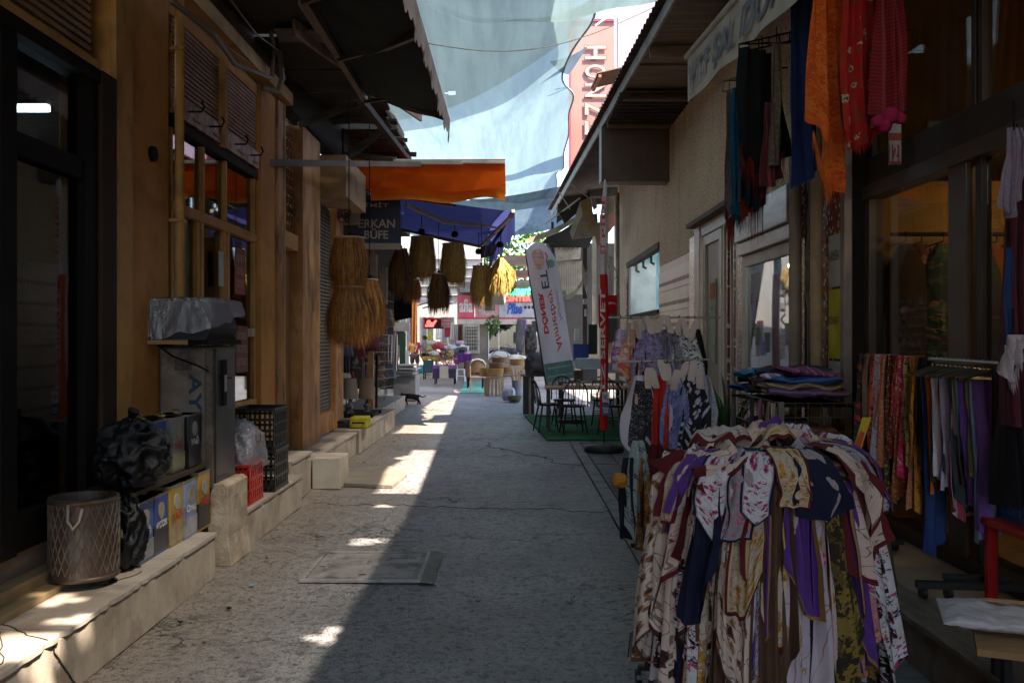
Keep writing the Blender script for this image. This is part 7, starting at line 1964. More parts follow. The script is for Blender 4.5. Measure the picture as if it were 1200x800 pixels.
# heap of crumpled scarves on top
def heap(cx, cy, wx, wy, rz, z0, m, label, seed, bulge=.12, fall=.06, ridge=.026):
    mb = MB(); c_, s_ = math.cos(rz), math.sin(rz)
    def f(u, v):
        x, y = (u - .5) * wx, (v - .5) * wy
        X, Y = cx + x * c_ - y * s_, cy + x * s_ + y * c_
        dx, dy = (X - SC.x) / .50, (Y - SC.y) / .50
        d = dx * dx + dy * dy
        z = z0 + bulge * max(-.4, 1 - d) ** 1 if d < 1 else z0 - (math.sqrt(d) - 1) * .5 * fall * 6
        r1 = abs(nz(X * 5 + seed, Y * 3.2, seed)); r2 = abs(nz(X * 12, Y * 9 + seed, seed * 2)); 
        z += ridge * 3.0 * (.4 - abs(nz(X * 5.5 + seed, Y * 3.5, seed)) * 2.4) + ridge * .9 * (.4 - abs(nz(X * 14, Y * 5 + seed, seed)) * 2)
        e_ = max(abs(2 * u - 1), abs(2 * v - 1)); z -= .035 * max(0, e_ - .8) * 5
        X += .08 * nz(Y * 5, seed); Y += .08 * nz(X * 5, seed + 4)
        return Vector((X, Y, z))
    mb.grid(f, 44, 36)
    o = mb.build('scarf', m, None, smooth=True); tag(o, label, 'scarf', 'scarves heaped on top of the round stand'); return o
heap(SC.x, SC.y, .66, .66, .1, 1.03, FS['dark brown'], 'dark brown scarf at the bottom of the heap on the round stand', 1.1, .08)
for k, (dx, dy, wx, wy, rz, dz, key, w_) in enumerate(((-.20, -.16, .42, .36, .3, .03, 'cream with wide wine border', 'red striped cream scarf on the left of the heap'),
        (-.05, .12, .62, .40, .1, .055, 'blush', 'blush pink scarf at the rear top of the heap'), (.02, .02, .44, .30, -.3, .065, 'gold and white baroque', 'gold and white scarf in the middle of the heap'),
        (.20, .0, .40, .34, .2, .06, 'white rose print', 'white rose scarf right of the middle of the heap'), (.10, .14, .30, .16, .5, .085, 'purple with gold edge', 'purple scarf twisted over the top of the heap'),
        (.33, -.06, .26, .26, .7, .03, 'wine bordered gold floral', 'gold floral scarf at the right end of the heap'), (-.16, .0, .30, .26, .9, .06, 'ivory with brown check', 'ivory checked scarf lying left on the heap'),
        (-.30, -.02, .24, .28, .2, .035, 'white and black painted', 'white and black scarf at the left end of the heap'), (.18, -.24, .5, .16, .05, .0, 'dark olive gold', 'olive brown scarf along the front edge of the heap'),
        (.04, -.20, .36, .18, -.15, .035, 'grey violet print', 'grey violet scarf at the front of the heap'), (.30, .12, .3, .2, .1, .05, 'purple with gold edge', 'purple scarf at the right rear of the heap'))):
    heap(SC.x + dx, SC.y + dy, wx, wy, rz, 1.02 + dz, FS[key], w_, 3.7 * k + 2)
# rolled edge bands along the front of the heap
for k, (x0, x1, y0, y1, key, w_) in enumerate(((-.20, .26, -.36, -.33, 'dark olive gold', 'olive brown scarf rolled along the front rim of the stand'), (-.36, -.02, -.30, -.28, 'cream with wide wine border', 'striped cream scarf rolled at the left rim of the stand'),
        (.02, .34, -.24, -.2, 'blush', 'blush scarf rolled just behind the olive one'))):
    mb = MB()
    def fr(u, v, x0=x0, x1=x1, y0=y0, y1=y1, k=k):
        a = v * 2 * PI; r = (.024 + .014 * nz(u * 5, k)) * (1 + .2 * math.sin(a * 3 + u * 8))
        return SC + Vector((x0 + (x1 - x0) * u, y0 + (y1 - y0) * u - .05 * math.sin(u * PI) + r * math.cos(a) * 1.3, 1.05 + .025 * math.sin(u * PI) + r * math.sin(a)))
    mb.grid(fr, 30, 12); tag(mb.build('scarf', FS[key], None, smooth=True), w_, 'scarf')
# teal corner and yellow price card
heap(SC.x + .21, SC.y - .31, .12, .08, .1, 1.06, fab(TEAL, style='solid'), 'small teal scarf corner under the olive roll', 9.9, .03)
pc = thing('price_card', 'yellow and red price card standing at the right rear of the round stand', 'price card', P(1005, 545, 4.3))
MB().prism([P(996, 540, 4.35), P(1003, 545, 4.3), P(1021, 489, 4.3), P(1011, 489, 4.35)], (.0, .006, 0)).build('card', mat('yellow_card', (.65, .48, .03), (.6, .35, .03), scale=12), pc)
MB().prism([P(1001, 531, 4.28), P(1006, 532, 4.28), P(1013, 507, 4.28), P(1009, 505, 4.28)], (0, .004, 0)).build('red_print', mat('red_print', (.55, .06, .02)), pc)

# ---- two tier wall side display with card headed scarves
DR = thing('scarf_rack', 'two tier wire scarf rack with outstretched bars behind the round stand', 'rack', (1.15, 6.9, 0))
for a, b in ((P(713, 372, 7.3), P(845, 372, 7.3)), (P(728, 424, 6.4), P(834, 421, 6.4))): MB().tube([a, b], .008, 6).build('bar', mat('rack_wire', (.2, .16, .14), metal=.6, rough=.4), DR)
MB().tube([P(782, 372, 7.3), Vector((P(782, 0, 7.3).x, 7.3, .02))], .014, 6).build('post', blackm, DR)
MB().tube([P(782, 395, 7.3), P(780, 422, 6.4)], .008, 6).build('strut', blackm, DR)
for sx in (-.3, .3): MB().bar((P(782, 0, 7.3).x + sx, 7.1, .04), (P(782, 0, 7.3).x - sx * .2, 7.35, .04), .03).build('foot', blackm, DR)
cardm = mat('card_pink', (.56, .44, .39), (.40, .30, .27), scale=3)
def carded(px, py, Yq, py1, wpx, m, label, seed, rot=0, spread=1., fold=2, dm=.25, skew=0, group=None, card=True):
    p = P(px, py, Yq); L = (py1 - py - 22) / F * Yq; w = wpx / F * Yq
    t_ = thing('scarf', label, 'scarf', p, 0, group)
    rt = R(rot); wd = Vector((math.cos(rt), math.sin(rt), 0)); o_ = Vector((math.sin(rt), -math.cos(rt), 0))
    if card:
        tl_ = math.sin(seed * 5) * .3; mb = MB(); c_ = p + Vector((0, 0, -.09 - .035 * math.sin(seed * 3))) + o_ * (.06 + .03 * math.sin(seed * 9)); n = wd.cross(Vector((0, 0, 1)))
        mb.prism([c_ + wd * x + Vector((0, 0, z)) for x, z in [(x_ + z_ * tl_, z_) for x_, z_ in ((-.016, .075), (.016, .075), (.024, .05), (.025, -.05), (.017, -.065), (-.017, -.065), (-.025, -.05), (-.024, .05))]], o_ * .004)
        mb.build('header_card', cardm, t_)
        MB().tube([p + Vector((0, 0, -.01)), p + Vector((0, -.012, .015)), p + Vector((0, .012, .012))], .004, 5).build('hook', blackm, t_)
    scarf_mesh(p + Vector((0, 0, -.09)) - o_ * .0, wd, o_, L + .05, .08, w * 1.1, m, 'cloth', t_, fold, .022, dm, skew, .02, seed, zmin=.05)
    return t_
mg = fab((.50, .42, .55), (.35, .03, .16), (.6, .5, .6), 'paint', 5, seed=21.); coral = fab((.60, .32, .24), (.55, .10, .06), (.6, .5, .4), 'paint', 4, seed=22.)
vio = fab((.30, .26, .42), (.16, .08, .26), (.45, .42, .52), 'paint', 7, seed=23.); vio2 = fab((.26, .28, .38), (.3, .1, .28), (.5, .45, .5), 'paint', 6, seed=24.); gryv = fab((.22, .19, .24), (.1, .08, .12), (.35, .3, .35), 'paint', 8, seed=25.)
ring = fab((.58, .54, .54), (.02, .02, .02), (.1, .1, .1), 'rings', 7, seed=26., thr=.32); dots = fab((.02, .018, .02), (.52, .46, .54), style='dots', scale=6, seed=27., thr=.42)
bw = fab((.02, .018, .02), (.5, .45, .5), (.3, .28, .3), 'floral', 9, (.55, .48, .55), .17, seed=28., thr=.18); bw2 = fab((.05, .05, .06), (.4, .4, .42), (.1, .1, .1), 'rings', 9, seed=29., thr=.3); lace = fab((.40, .36, .42), (.1, .09, .1), (.3, .28, .3), 'floral', 8, seed=30., thr=.3)
pkyl = fab((.60, .30, .32), (.65, .12, .18), (.6, .5, .1), 'paint', 7, seed=31.); mint = fab((.36, .46, .44), (.10, .12, .16), (.5, .4, .35), 'paint', 6, seed=32.); bead = fab((.05, .04, .08), (.5, .06, .25), (.04, .2, .35), 'dots', 26, seed=33., thr=.3)
for k, (px, py1, w, m_, lb_, rot) in enumerate(((727, 446, 26, mg, 'white scarf with magenta blots at the left end of the upper bar', 40), (739, 452, 26, coral, 'coral and cream scarf second on the upper bar', 30), (750, 460, 20, fab(BLK), 'black strip standing for the dark gap beside the coral scarf on the upper bar', 20),  # black strip paints the dark gap next to the coral scarf
        (760, 462, 36, vio, 'violet blue painted scarf in the middle left of the upper bar', 0), (772, 470, 36, vio2, 'slate and pink painted scarf in the middle of the upper bar', -5), (784, 466, 30, gryv, 'grey violet scarf right of the middle of the upper bar', -10),
        (796, 462, 30, ring, 'white scarf with black rings on the upper bar', -10), (806, 458, 30, ring, 'second white ring patterned scarf near the right end of the upper bar', -25), (814, 470, 26, fab(BLK), 'plain black scarf at the right end of the upper bar', -20))):
    carded(px, 372, 7.3 - .03 * (k % 2), py1 + (8 if k == 4 else 0), w * 1.15, m_, lb_, k * 1.9 + .3, rot)
for k, (px, py1, w, m_, lb_, rot, card) in enumerate(((746, 490, 22, pkyl, 'pink and yellow bunched scarf at the left end of the lower bar', 30, False), (752, 560, 40, bw, 'black bandana print scarf with white border on the lower bar', 20, True), (764, 530, 34, bw, 'second black bandana scarf with white border beside it', 0, True),
        (775, 575, 18, fab((.5, .03, .02)), 'red scarf tip between the black and white scarves', 0, True), (782, 520, 34, bw2, 'dark grey ring printed scarf in the middle of the lower bar', -5, True), (790, 540, 26, fab((.20, .22, .42), (.1, .1, .25), (.3, .3, .5), 'paint', 5), 'blue violet scarf in the middle of the lower bar', 0, True),
        (800, 545, 36, dots, 'black scarf with large white spots on the lower bar', -8, True), (812, 550, 34, dots, 'second large spotted black scarf on the lower bar', -15, True), (824, 545, 30, lace, 'pale grey lace patterned scarf at the right end of the lower bar', -30, True))):
    carded(px, 424, 6.4 - .04 * (k % 2), py1, w * 1.2, m_, lb_, k * 2.7 + 8, rot, fold=1.5 if k in (1, 2) else 2, dm=.4, skew=.2 if k in (1,) else -.1, card=card)
# lowest garments hanging under the left side of the rack
for k, (px, y0, py1, w, m_, lb_) in enumerate(((738, 560, 640, 22, fab((.02, .02, .03)), 'black scarf hanging low at the lane edge of the rack'), (748, 540, 640, 26, mint, 'mint green scarf with dark branches hanging low on the rack'), (757, 560, 655, 22, fab((.35, .14, .04), (.1, .05, .02), (.5, .3, .1), 'paint', 7), 'rust brown scarf hanging low beside the mint green one'),
        (762, 600, 650, 12, bead, 'beaded pink and blue scarf end low on the rack'), (768, 545, 650, 30, FS['wine red'], 'wine red scarf hanging low behind the round stand'), (785, 550, 650, 40, FS['dark brown'], 'dark brown scarf hanging low behind the round stand'), (806, 560, 650, 40, fab(BLK, seed=2.), 'black scarf hanging low behind the round stand'))):
    carded(px, y0 - 40, 6.25, py1, w * 1.2, m_, lb_, k * 3.1 + 30, 10, card=False)
tag(blob(P(726, 563, 6.2), (.05, .05, .05), 2, .2, 2, 12, 10).build('bag', mat('orange_bag', (.6, .25, .03))), 'small bright orange bag hanging at the left edge of the low scarves', 'bag')

# ---- clothes table with wire front
CT = thing('clothes_table', 'grey steel wire sided table piled with folded clothes before the display window', 'table', (2.25, 7.4, .2))
gs = mat('grey_steel', (.17, .14, .12), (.12, .1, .085), rough=.4, metal=.4)
tx0, tx1, ty0, ty1, tz = 1.86, 2.44, 6.55, 8.0, 1.16
for x in (tx0, tx1 - .04):
    for y in (ty0, ty1 - .04): MB().box(x, x + .04, y, y + .04, .27 if y < 8 else .2, tz).build('leg', gs, CT)
for z in (tz - .04, .82, .5):
    MB().box(tx0, tx1, ty0 + .04, ty1 - .04, z, z + .012).build('shelf', dark_frame, CT)
wg = MB()
for k in range(15): wg.tube([(tx0 + .02, ty0 + .05 + k * .1, .45), (tx0 + .02, ty0 + .05 + k * .1, tz)], .003, 4)
for k in range(8): wg.tube([(tx0 + .02, ty0, .45 + k * .1), (tx0 + .02, ty1, .45 + k * .1)], .003, 4)
for k in range(7): wg.tube([(tx0 + .03 + k * .09, ty0 + .01, .45), (tx0 + .03 + k * .09, ty0 + .01, tz)], .003, 4)
for k in range(8): wg.tube([(tx0, ty0 + .01, .45 + k * .1), (tx1, ty0 + .01, .45 + k * .1)], .003, 4)
wg.build('wire_grid', gs, CT, kind='stuff')
cols_ = [((.22, .13, .26), 'mauve'), ((.03, .03, .06), 'black'), ((.05, .12, .35), 'royal blue'), ((.42, .24, .18), 'salmon'), ((.12, .015, .02), 'maroon'), ((.35, .28, .45), 'lavender'), ((.5, .36, .22), 'sand'), ((.02, .18, .3), 'petrol blue'), ((.16, .05, .12), 'plum'), ((.4, .3, .28), 'beige')]
k = 0
for layer in range(4):
    for j in range(5):
        c, cn = cols_[(k * 3 + layer) % 10]
        x = 2.14 + rnd(-.07, .07); y = 6.75 + j * .27 + rnd(-.05, .05)
        z = tz + .03 + layer * .045 + (.03 if j < 3 else 0)
        mb = MB(); rzv = rnd(-.5, .5); sx_, sy_ = rnd(.20, .29), rnd(.13, .19); se = k * 2.3
        def f(u, v, x=x, y=y, z=z, rzv=rzv, sx_=sx_, sy_=sy_, se=se):
            a = v * 2 * PI; px_ = (u - .5) * 2
            X = px_ * sx_; Y_l = sy_ * math.cos(a) * (1 - .15 * px_ ** 4); Z = .028 * math.sin(a) * (1 - .5 * abs(px_) ** 5) + .03 * nz(X * 7 + se, Y_l * 7, se) + .012 * nz(X * 20, Y_l * 20, se)
            return Vector((x + X * math.cos(rzv) - Y_l * math.sin(rzv), y + X * math.sin(rzv) + Y_l * math.cos(rzv), z + Z))
        mb.grid(f, 22, 20)
        pat = fab(c, tuple(min(.7, q * 2) for q in c), tuple(q * .4 for q in c), ('solid', 'solid', 'floral', 'stripe')[k % 4], 6, seed=float(k))
        tag(mb.build('folded_garment', pat, None, smooth=True), '%s folded garment in the %s layer of the clothes pile, %s' % (cn, ('lowest', 'second', 'third', 'top')[layer], ('nearest', 'near', 'middle', 'rear', 'farthest')[j]), 'clothes', 'folded clothes piled on the wire table')
        k += 1
for j, (y, z, c, cn) in enumerate(((6.9, .86, (.3, .14, .08), 'rust'), (7.2, .86, (.4, .18, .16), 'salmon'), (7.6, .87, (.12, .03, .12), 'purple'), (6.8, .54, (.5, .5, .5), 'white'), (7.2, .54, (.42, .42, .42), 'pale grey'), (7.6, .54, (.05, .04, .05), 'black'))):
    tag(blob((2.14, y, z + .05), (.25, .17, .06), j * 2.2, .2, 2, 20, 12).build('folded_garment', fab(c, seed=float(j)), smooth=True), cn + ' folded garment on a lower shelf of the wire table', 'clothes')
for k, (y, c, cn) in enumerate(((6.62, (.3, .2, .14), 'tan'), (6.7, (.05, .04, .05), 'black'), (6.5, (.38, .30, .22), 'pale knitted'), (6.85, (.35, .12, .2), 'rose'), (7.1, (.06, .05, .08), 'dark'))):
    scarf_mesh((1.84, y + .1, 1.15), (0, 1, 0), (-1, 0, 0), .75, .05, .09, fab(c, tuple(q * 1.6 for q in c), c, 'stripe' if k == 2 else 'solid', 9), 'scarf', None, 1, .015, .1, 0, .01, k * 1., label=cn + ' scarf hanging at the lane side of the wire table')
# spiky plant
PLT = thing('potted_plant', 'spiky long leaved green plant beside the beige door', 'plant', (1.98, 8.4, .2))
lm = [mat('spike_leaf', (.03, .075, .02), rough=.4), mat('spike_leaf2', (.05, .11, .03), rough=.4)]
for k in range(22):
    a = rnd(0, 2 * PI); L = rnd(.6, 1.0); sp = rnd(.1, .42)
    b_ = Vector((1.90, 8.25, .55)); mb = MB(); n = 6; pts = []
    d = Vector((math.cos(a), math.sin(a), 0)); s_ = Vector((-d.y, d.x, 0))
    for j in range(n + 1):
        q = j / n; c_ = b_ + d * (sp * q + .12 * q ** 3) + Vector((0, 0, L * (q - .25 * q ** 3))); w = .022 * (1 - q ** 2) + .001; pts += [c_ - s_ * w + Vector((0, 0, .006)), c_ , c_ + s_ * w + Vector((0, 0, .006))]
    mb.add(pts, [(j * 3 + i, j * 3 + i + 1, j * 3 + i + 4, j * 3 + i + 3) for j in range(n) for i in (0, 1)]); mb.build('leaf', lm[k % 2], PLT, smooth=True)
MB().lathe([(0, .2), (.12, .2), (.15, .45), (.13, .45), (.12, .42), (0, .42)], 18, (1.92, 8.35, 0)).build('pot', mat('dark_pot', (.05, .035, .03)), PLT)

# ---- long rail rack on the platform
R0 = Vector((2.21, 5.9, 1.49)); R1 = Vector((2.46, 4.78, 1.47)); rd_ = (R1 - R0).normalized(); perp = Vector((-rd_.y, rd_.x, 0)) * -1
LR = thing('rail_rack', 'wheeled chrome rail rack on the platform hung with scarves and hanger clothes', 'clothes rack', (2.5, 5.75, .262))
chrome = mat('dull_chrome', (.32, .28, .25), rough=.3, metal=.9)
MB().tube([R0, R1 + rd_ * .12], .018, 10).build('rail', chrome, LR, smooth=True)
for q, lb_ in ((R0 + rd_ * .02, 0), (R1, 1)):
    MB().tube([Vector((q.x, q.y, .34)), q], .016, 8).build('post', blackm, LR)
    MB().bar((q.x - .38, q.y + .05, .34), (q.x + .22, q.y - .03, .34), .05, .035).build('foot', blackm, LR)
    MB().bar((q.x - .22, q.y + .10, .365), (q.x + .1, q.y + .06, .365), .03, .03).build('foot_plate', blackm, LR)
    for dx in (-.35, -.22, .2):
        MB().tube([(q.x + dx - .012, q.y + .04, .30), (q.x + dx + .012, q.y + .04, .30)], .036, 12).build('castor', blackm, LR)
rail_list = [((.03, .02, .025), (.45, .015, .015), (.03, .12, .03), 'floral', 4, 1.25, 'black scarf with big red roses'), ((.16, .09, .06), None, None, 'solid', 5, .8, 'plain brown shawl'), ((.40, .07, .05), (.06, .02, .02), None, 'dots', 12, 1.15, 'dusty red scarf with dark spots'),
    ((.36, .30, .32), (.06, .05, .06), (.3, .2, .2), 'floral', 9, 1.25, 'grey patterned scarf'), ((.48, .12, .05), (.1, .03, .02), (.5, .3, .2), 'floral', 9, 1.0, 'salmon and brown patterned scarf'), ((.03, .035, .015), (.35, .3, .04), (.3, .08, .04), 'floral', 8, 1.3, 'black scarf with olive and yellow flowers'),
    ((.12, .01, .012), (.4, .1, .04), None, 'dots', 14, 1.2, 'dark red scarf with tiny orange spots'), ((.25, .06, .02), (.4, .2, .05), None, 'dots', 16, 1.28, 'rust spotted scarf'), ((.5, .02, .10), (.55, .25, .2), (.3, .01, .03), 'paint', 6, 1.05, 'magenta and pink painted scarf'),
    ((.40, .26, .10), (.02, .015, .01), (.5, .35, .2), 'rings', 8, 1.15, 'gold and black swirl scarf'), ((.5, .16, .07), (.3, .1, .05), (.55, .4, .3), 'floral', 7, 1.30, 'orange paisley scarf'), ((.50, .2, .03), (.1, .05, .02), None, 'rings', 10, 1.38, 'mustard orange printed scarf'),
    ((.012, .01, .012), None, None, 'solid', 5, 1.2, 'plain black shawl'), ((.03, .06, .20), None, None, 'solid', 5, 1.5, 'plain navy blue shawl'), ((.62, .15, .015), None, None, 'solid', 5, .95, 'bright orange knotted shawl'), ((.05, .03, .02), None, None, 'solid', 5, 1.0, 'very dark brown shawl'),
    ((.62, .56, .60), None, None, 'solid', 5, .85, 'white shawl'), ((.02, .02, .05), None, None, 'solid', 5, .9, 'midnight blue shawl'), ((.44, .38, .50), None, None, 'solid', 5, 1.0, 'pale lilac shawl'), ((.5, .08, .12), (.5, .4, .5), None, 'stripe', 4, 1.15, 'red and pink striped shawl'),
    ((.07, .09, .10), None, None, 'solid', 5, 1.05, 'slate grey shawl'), ((.30, .2, .17), None, None, 'solid', 5, 1.0, 'taupe shawl'), ((.10, .32, .33), None, None, 'solid', 5, .75, 'teal shawl'), ((.16, .06, .30), None, None, 'solid', 5, 1.05, 'purple shawl'),
    ((.22, .2, .08), None, None, 'solid', 5, .9, 'olive shawl'), ((.24, .30, .52), None, None, 'solid', 5, 1.27, 'light blue shawl'), ((.18, .09, .36), None, None, 'solid', 5, 1.2, 'violet shawl')]
n_ = len(rail_list)
hang = MB().tube([(0, 0, .0), (0, 0, .05), (.02, 0, .07), (.035, 0, .05)], .004, 5).tube([(-.2, 0, -.06), (0, 0, .0), (.2, 0, -.06)], .006, 6)
for k, (a, b, c, st_, sc_, L, lb_) in enumerate(rail_list):
    q = (k + .3) / n_; q = q ** .78 if k > -1 else q; pos = R0.lerp(R1, q)
    t_ = thing('shawl' if k > 12 else 'scarf', lb_ + (' on the left part of the rail rack' if k < 13 else ' on the right part of the rail rack'), 'scarf', pos)
    m_ = fab(a, b, c, st_, sc_, seed=float(k) * 1.1)
    hanger = k >= 13
    wdir = (perp + rd_ * rnd(-.15, .25)).normalized()
    out = -rd_ if rd_.y > 0 else rd_
    ps0 = pos + Vector((0, 0, .02 if not hanger else -.085))
    if hanger:
        hm = MB()
        hm.tube([pos + Vector((0, 0, .022)), pos + Vector((0, 0, -.03))], .003, 5); hm.tube([pos - wdir * .17 + Vector((0, 0, -.075)), pos + Vector((0, 0, -.03)), pos + wdir * .17 + Vector((0, 0, -.075))], .007, 6)
        hm.tube([pos - wdir * .17 + Vector((0, 0, -.08)), pos + wdir * .17 + Vector((0, 0, -.08))], .004, 5)
        hm.build('hanger', chrome, t_)
    scarf_mesh(ps0, wdir, out, L * .68, .11 if not hanger else .20, .19 if not hanger else .18, m_, 'cloth', t_, 2.5, .020, .12 if k % 3 else .3, rnd(-.08, .1), .02, k * 1.7, zmin=.30)
    if not hanger: scarf_mesh(ps0 - out * .02, wdir, -out, L * .5, .11, .16, m_, 'cloth', t_, 2.5, .012, .2, 0, .0, k * 1.9)
    if False:   # fringes
        mb = MB()
        for j in range(26):
            u = j / 25 - .5; p_ = ps0 + wdir * (u * .25) + out * .02; z1 = p_.z - L * .68; mb.add([(p_.x, p_.y, z1 + .03), (p_.x + .004, p_.y, z1 + .03), (p_.x + rnd(-.01, .01), p_.y, z1 - .09)], [(0, 1, 2)])
        mb.build('fringe', m_, t_, kind='stuff')
# orange tie knot
tag(blob(P(1086, 535, 5.65), (.05, .05, .06), 3, .3, 3, 16, 12).build('knot', fab((.62, .15, .015)), smooth=True), 'orange knot at the end of the bright orange shawl', 'knot')

# ---- hanging garments high on the right under the awning
def garland(px, y0, y1, Yq, wpx, m, label, rz=70, folds=3, amp=.03, dm=.1, skew=0, fringe=None, name='hanging_scarf', w0f=.7, cat='scarf'):
    p = P(px, y0, Yq); L = (y1 - y0) / F * Yq; w = wpx / F * Yq
    t_ = thing(name, label, cat, p)
    rt = R(rz) ; wd = Vector((math.cos(rt), math.sin(rt), 0)); o_ = Vector((math.sin(rt), -math.cos(rt), 0))
    wreal = w / max(.25, abs(math.cos(rt) - math.sin(rt) * (px - 600) / F))
    scarf_mesh(p, wd, o_, L, wreal * w0f, wreal, m, 'cloth', t_, folds, amp, dm, skew, .0, px * .13, nu=22, nv=28)
    if fringe:
        mb = MB()
        for j in range(60):
            u = j / 59 - .5; q = p + wd * (u * wreal * .9) + Vector((0, 0, -L * (1 - dm * abs(2 * u)))); Lf_ = rnd(.5, 1) * fringe[1]
            a_ = q + Vector((0, 0, .05)); mb.add([a_, a_ + wd * .008, q + wd * rnd(-.01, .02) + Vector((0, 0, -Lf_))], [(0, 1, 2)])
        mb.build('fringe', fringe[0], t_, kind='stuff')
    MB().tube([p + Vector((0, 0, -.01)), p + Vector((0, 0, .12))], .005, 5).build('hook', dark_frame, t_)
    return t_
oran = fab((.66, .10, .010), (.70, .16, .02), (.5, .06, .01), 'paint', 7, seed=40.); redf = fab((.45, .018, .012), (.50, .38, .26), (.10, .07, .03), 'floral', 3.2, seed=41., thr=.26); plaid = fab((.20, .008, .014), (.26, .05, .05), None, 'check', 5, seed=42.)
garland(970, -40, 232, 6.1, 38, oran, 'bright orange red shawl hanging high at the front of the scarf shop', 20, 2, .04, .25, .12, (oran, .12))
garland(1006, -40, 178, 5.8, 42, redf, 'red shawl with white and gold flowers hanging beside the orange one', 10, 2, .03, .08, -.05, (fab((.45, .02, .015)), .04))
garland(1043, -40, 146, 5.6, 38, plaid, 'dark red checked shawl with magenta pompoms hanging in the window', 15, 3, .03, .1)
for k, (px, py, r) in enumerate(((1029, 143, 8), (1037, 148, 8), (1044, 136, 10), (1055, 139, 7), (1040, 141, 7))):
    p = P(px, py, 5.5); rr = r / F * 5.5
    tag(blob(p, (rr, rr, rr), k, .12, 5, 18, 12, .95).build('pompom', fab((.35, .015, .08), seed=3.), smooth=True), ('leftmost', 'lowest', 'largest', 'rightmost', 'hindmost') [k] + ' magenta pompom at the end of the checked shawl', 'pompom')
garland(941, -10, 214, 6.9, 38, fab((.02, .04, .17), (.03, .06, .22), None, 'stripe', 3, seed=44.), 'large plain deep blue cloth hanging under the sign end', 25, 1.5, .03, .02, -.06, name='hanging_cloth', w0f=.9, cat='cloth')
garland(910, 50, 202, 7.2, 12, fab((.12, .085, .06), (.2, .15, .1), (.05, .04, .03), 'paint', 12, seed=45.), 'narrow brown tweed scarf between the black and blue cloths', 25, 1, .02, .1)
garland(893, 60, 210, 7.5, 58, fab((.004, .004, .005), seed=4.), 'wide black shawl hanging left of the blue cloth', 30, 3, .05, .2, 0, (fab((.25, .02, .015)), .3), w0f=.8)
garland(902, 120, 226, 7.3, 20, fab((.12, .02, .03), (.3, .05, .05), (.05, .03, .05), 'stripe', 5), 'dark striped scarf under the black shawl', 30, 2, .03, .2)
garland(866, 104, 262, 8.5, 20, fab((.01, .11, .19), (.01, .16, .26), None, 'stripe', 5), 'teal blue scarf hanging from the small wire grid', 25, 3, .03, .1, 0, (fab((.015, .09, .14)), .15))
garland(881, 104, 250, 8.3, 30, fab((.008, .03, .06)), 'dark petrol scarf right of the teal one', 25, 3, .03, .1, 0, (fab((.3, .05, .02)), .4))
garland(855, 108, 262, 8.7, 12, fab((.24, .19, .19), (.10, .07, .08), None, 'dots', 9, thr=.3), 'grey brown leopard print scarf at the left end of the wire grid', 25, 1, .015, .1, 0, (fab((.3, .05, .03)), .4))
for k, (x0, x1, y0, y1, Yq) in enumerate(((847, 872, 95, 108, 8.6), (866, 908, 52, 62, 7.6))):
    a, b = P(x0, y1, Yq), P(x1, y0, Yq + .0)
    g_ = thing('wire_grid', ('small yellowish wire grid holding the teal scarves', 'dark wire grid holding the black shawl under the sign')[k], 'wire grid', a)
    mb = MB()
    for z in (a.z, b.z): mb.tube([(a.x, Yq, z), (b.x + .1, Yq - .35, z)], .008, 5)
    for j in range(7): q = j / 6; mb.tube([(a.x + (b.x + .1 - a.x) * q, Yq - .35 * q, a.z), (a.x + (b.x + .1 - a.x) * q, Yq - .35 * q, b.z)], .006, 5)
    mb.build('grid', mat('grid_olive', (.16, .14, .05)) if k == 0 else dark_frame, g_, kind='stuff')
    for xx, yy in ((b.x + .1, Yq - .35), (a.x, Yq)): MB().tube([(xx, yy, b.z), (2.45, yy + .1, b.z + .05)], .008, 5).build('wall_arm', dark_frame, g_)
# number plaque in the upper window
NP2 = thing('number_plaque', 'white and red plaque with the number 121 in the upper shop window', 'plaque', P(1048, 190, 5.9))
a, b = P(1042, 193, 6.2), P(1056, 142, 6.2)
MB().box(a.x, b.x, 6.2, 6.21, a.z, b.z).build('plate', mat('plaque_white', (.5, .47, .45)), NP2); MB().box(a.x, b.x, 6.195, 6.199, P(0, 165, 6.2).z, P(0, 156, 6.2).z).build('red_band', mat('plaque_red', (.35, .08, .07)), NP2)
MB().box(a.x, b.x, 6.195, 6.199, a.z, P(0, 170, 6.2).z).build('red_field', MATS['plaque_red'], NP2)
text('121', 'number', MATS['plaque_white'], NP2, (a.x + .003, 6.192, a.z + .02), (1, 0, 0), (0, 0, 1), w=b.x - a.x - .006, h=.12, bold=.04)
# ---- far right hanging clothes and foreground right
garland(1192, 175, 505, 4.35, 34, fab((.05, .008, .015), (.1, .02, .03), None, 'stripe', 5), 'dark maroon garment hanging at the right edge of the view', 10, 3, .03, .05, name='hanging_garment', cat='garment')
garland(1188, 150, 262, 4.25, 22, fab((.30, .24, .30), (.05, .03, .06), None, 'check', 9, seed=5.), 'grey violet gingham cloth at the right edge', 10, 3, .02, .3, name='hanging_cloth', cat='cloth')
garland(1187, 392, 455, 4.25, 22, fab((.50, .42, .44), (.3, .24, .26), None, 'dots', 20, thr=.3), 'white lace fringe hanging at the right edge', 10, 2, .02, .6, 0, (fab((.5, .42, .44)), .05), name='lace_cloth', cat='cloth')
garland(1193, 440, 600, 4.5, 52, fab((.008, .006, .008)), 'black garment mass hanging at the right edge below the lace', 10, 3, .05, .1, name='hanging_garment', cat='garment')
garland(1183, 290, 420, 4.3, 10, fab((.02, .05, .15)), 'narrow blue strap hanging by the maroon garment', 10, 1, .01, .1, name='hanging_cloth', cat='cloth')
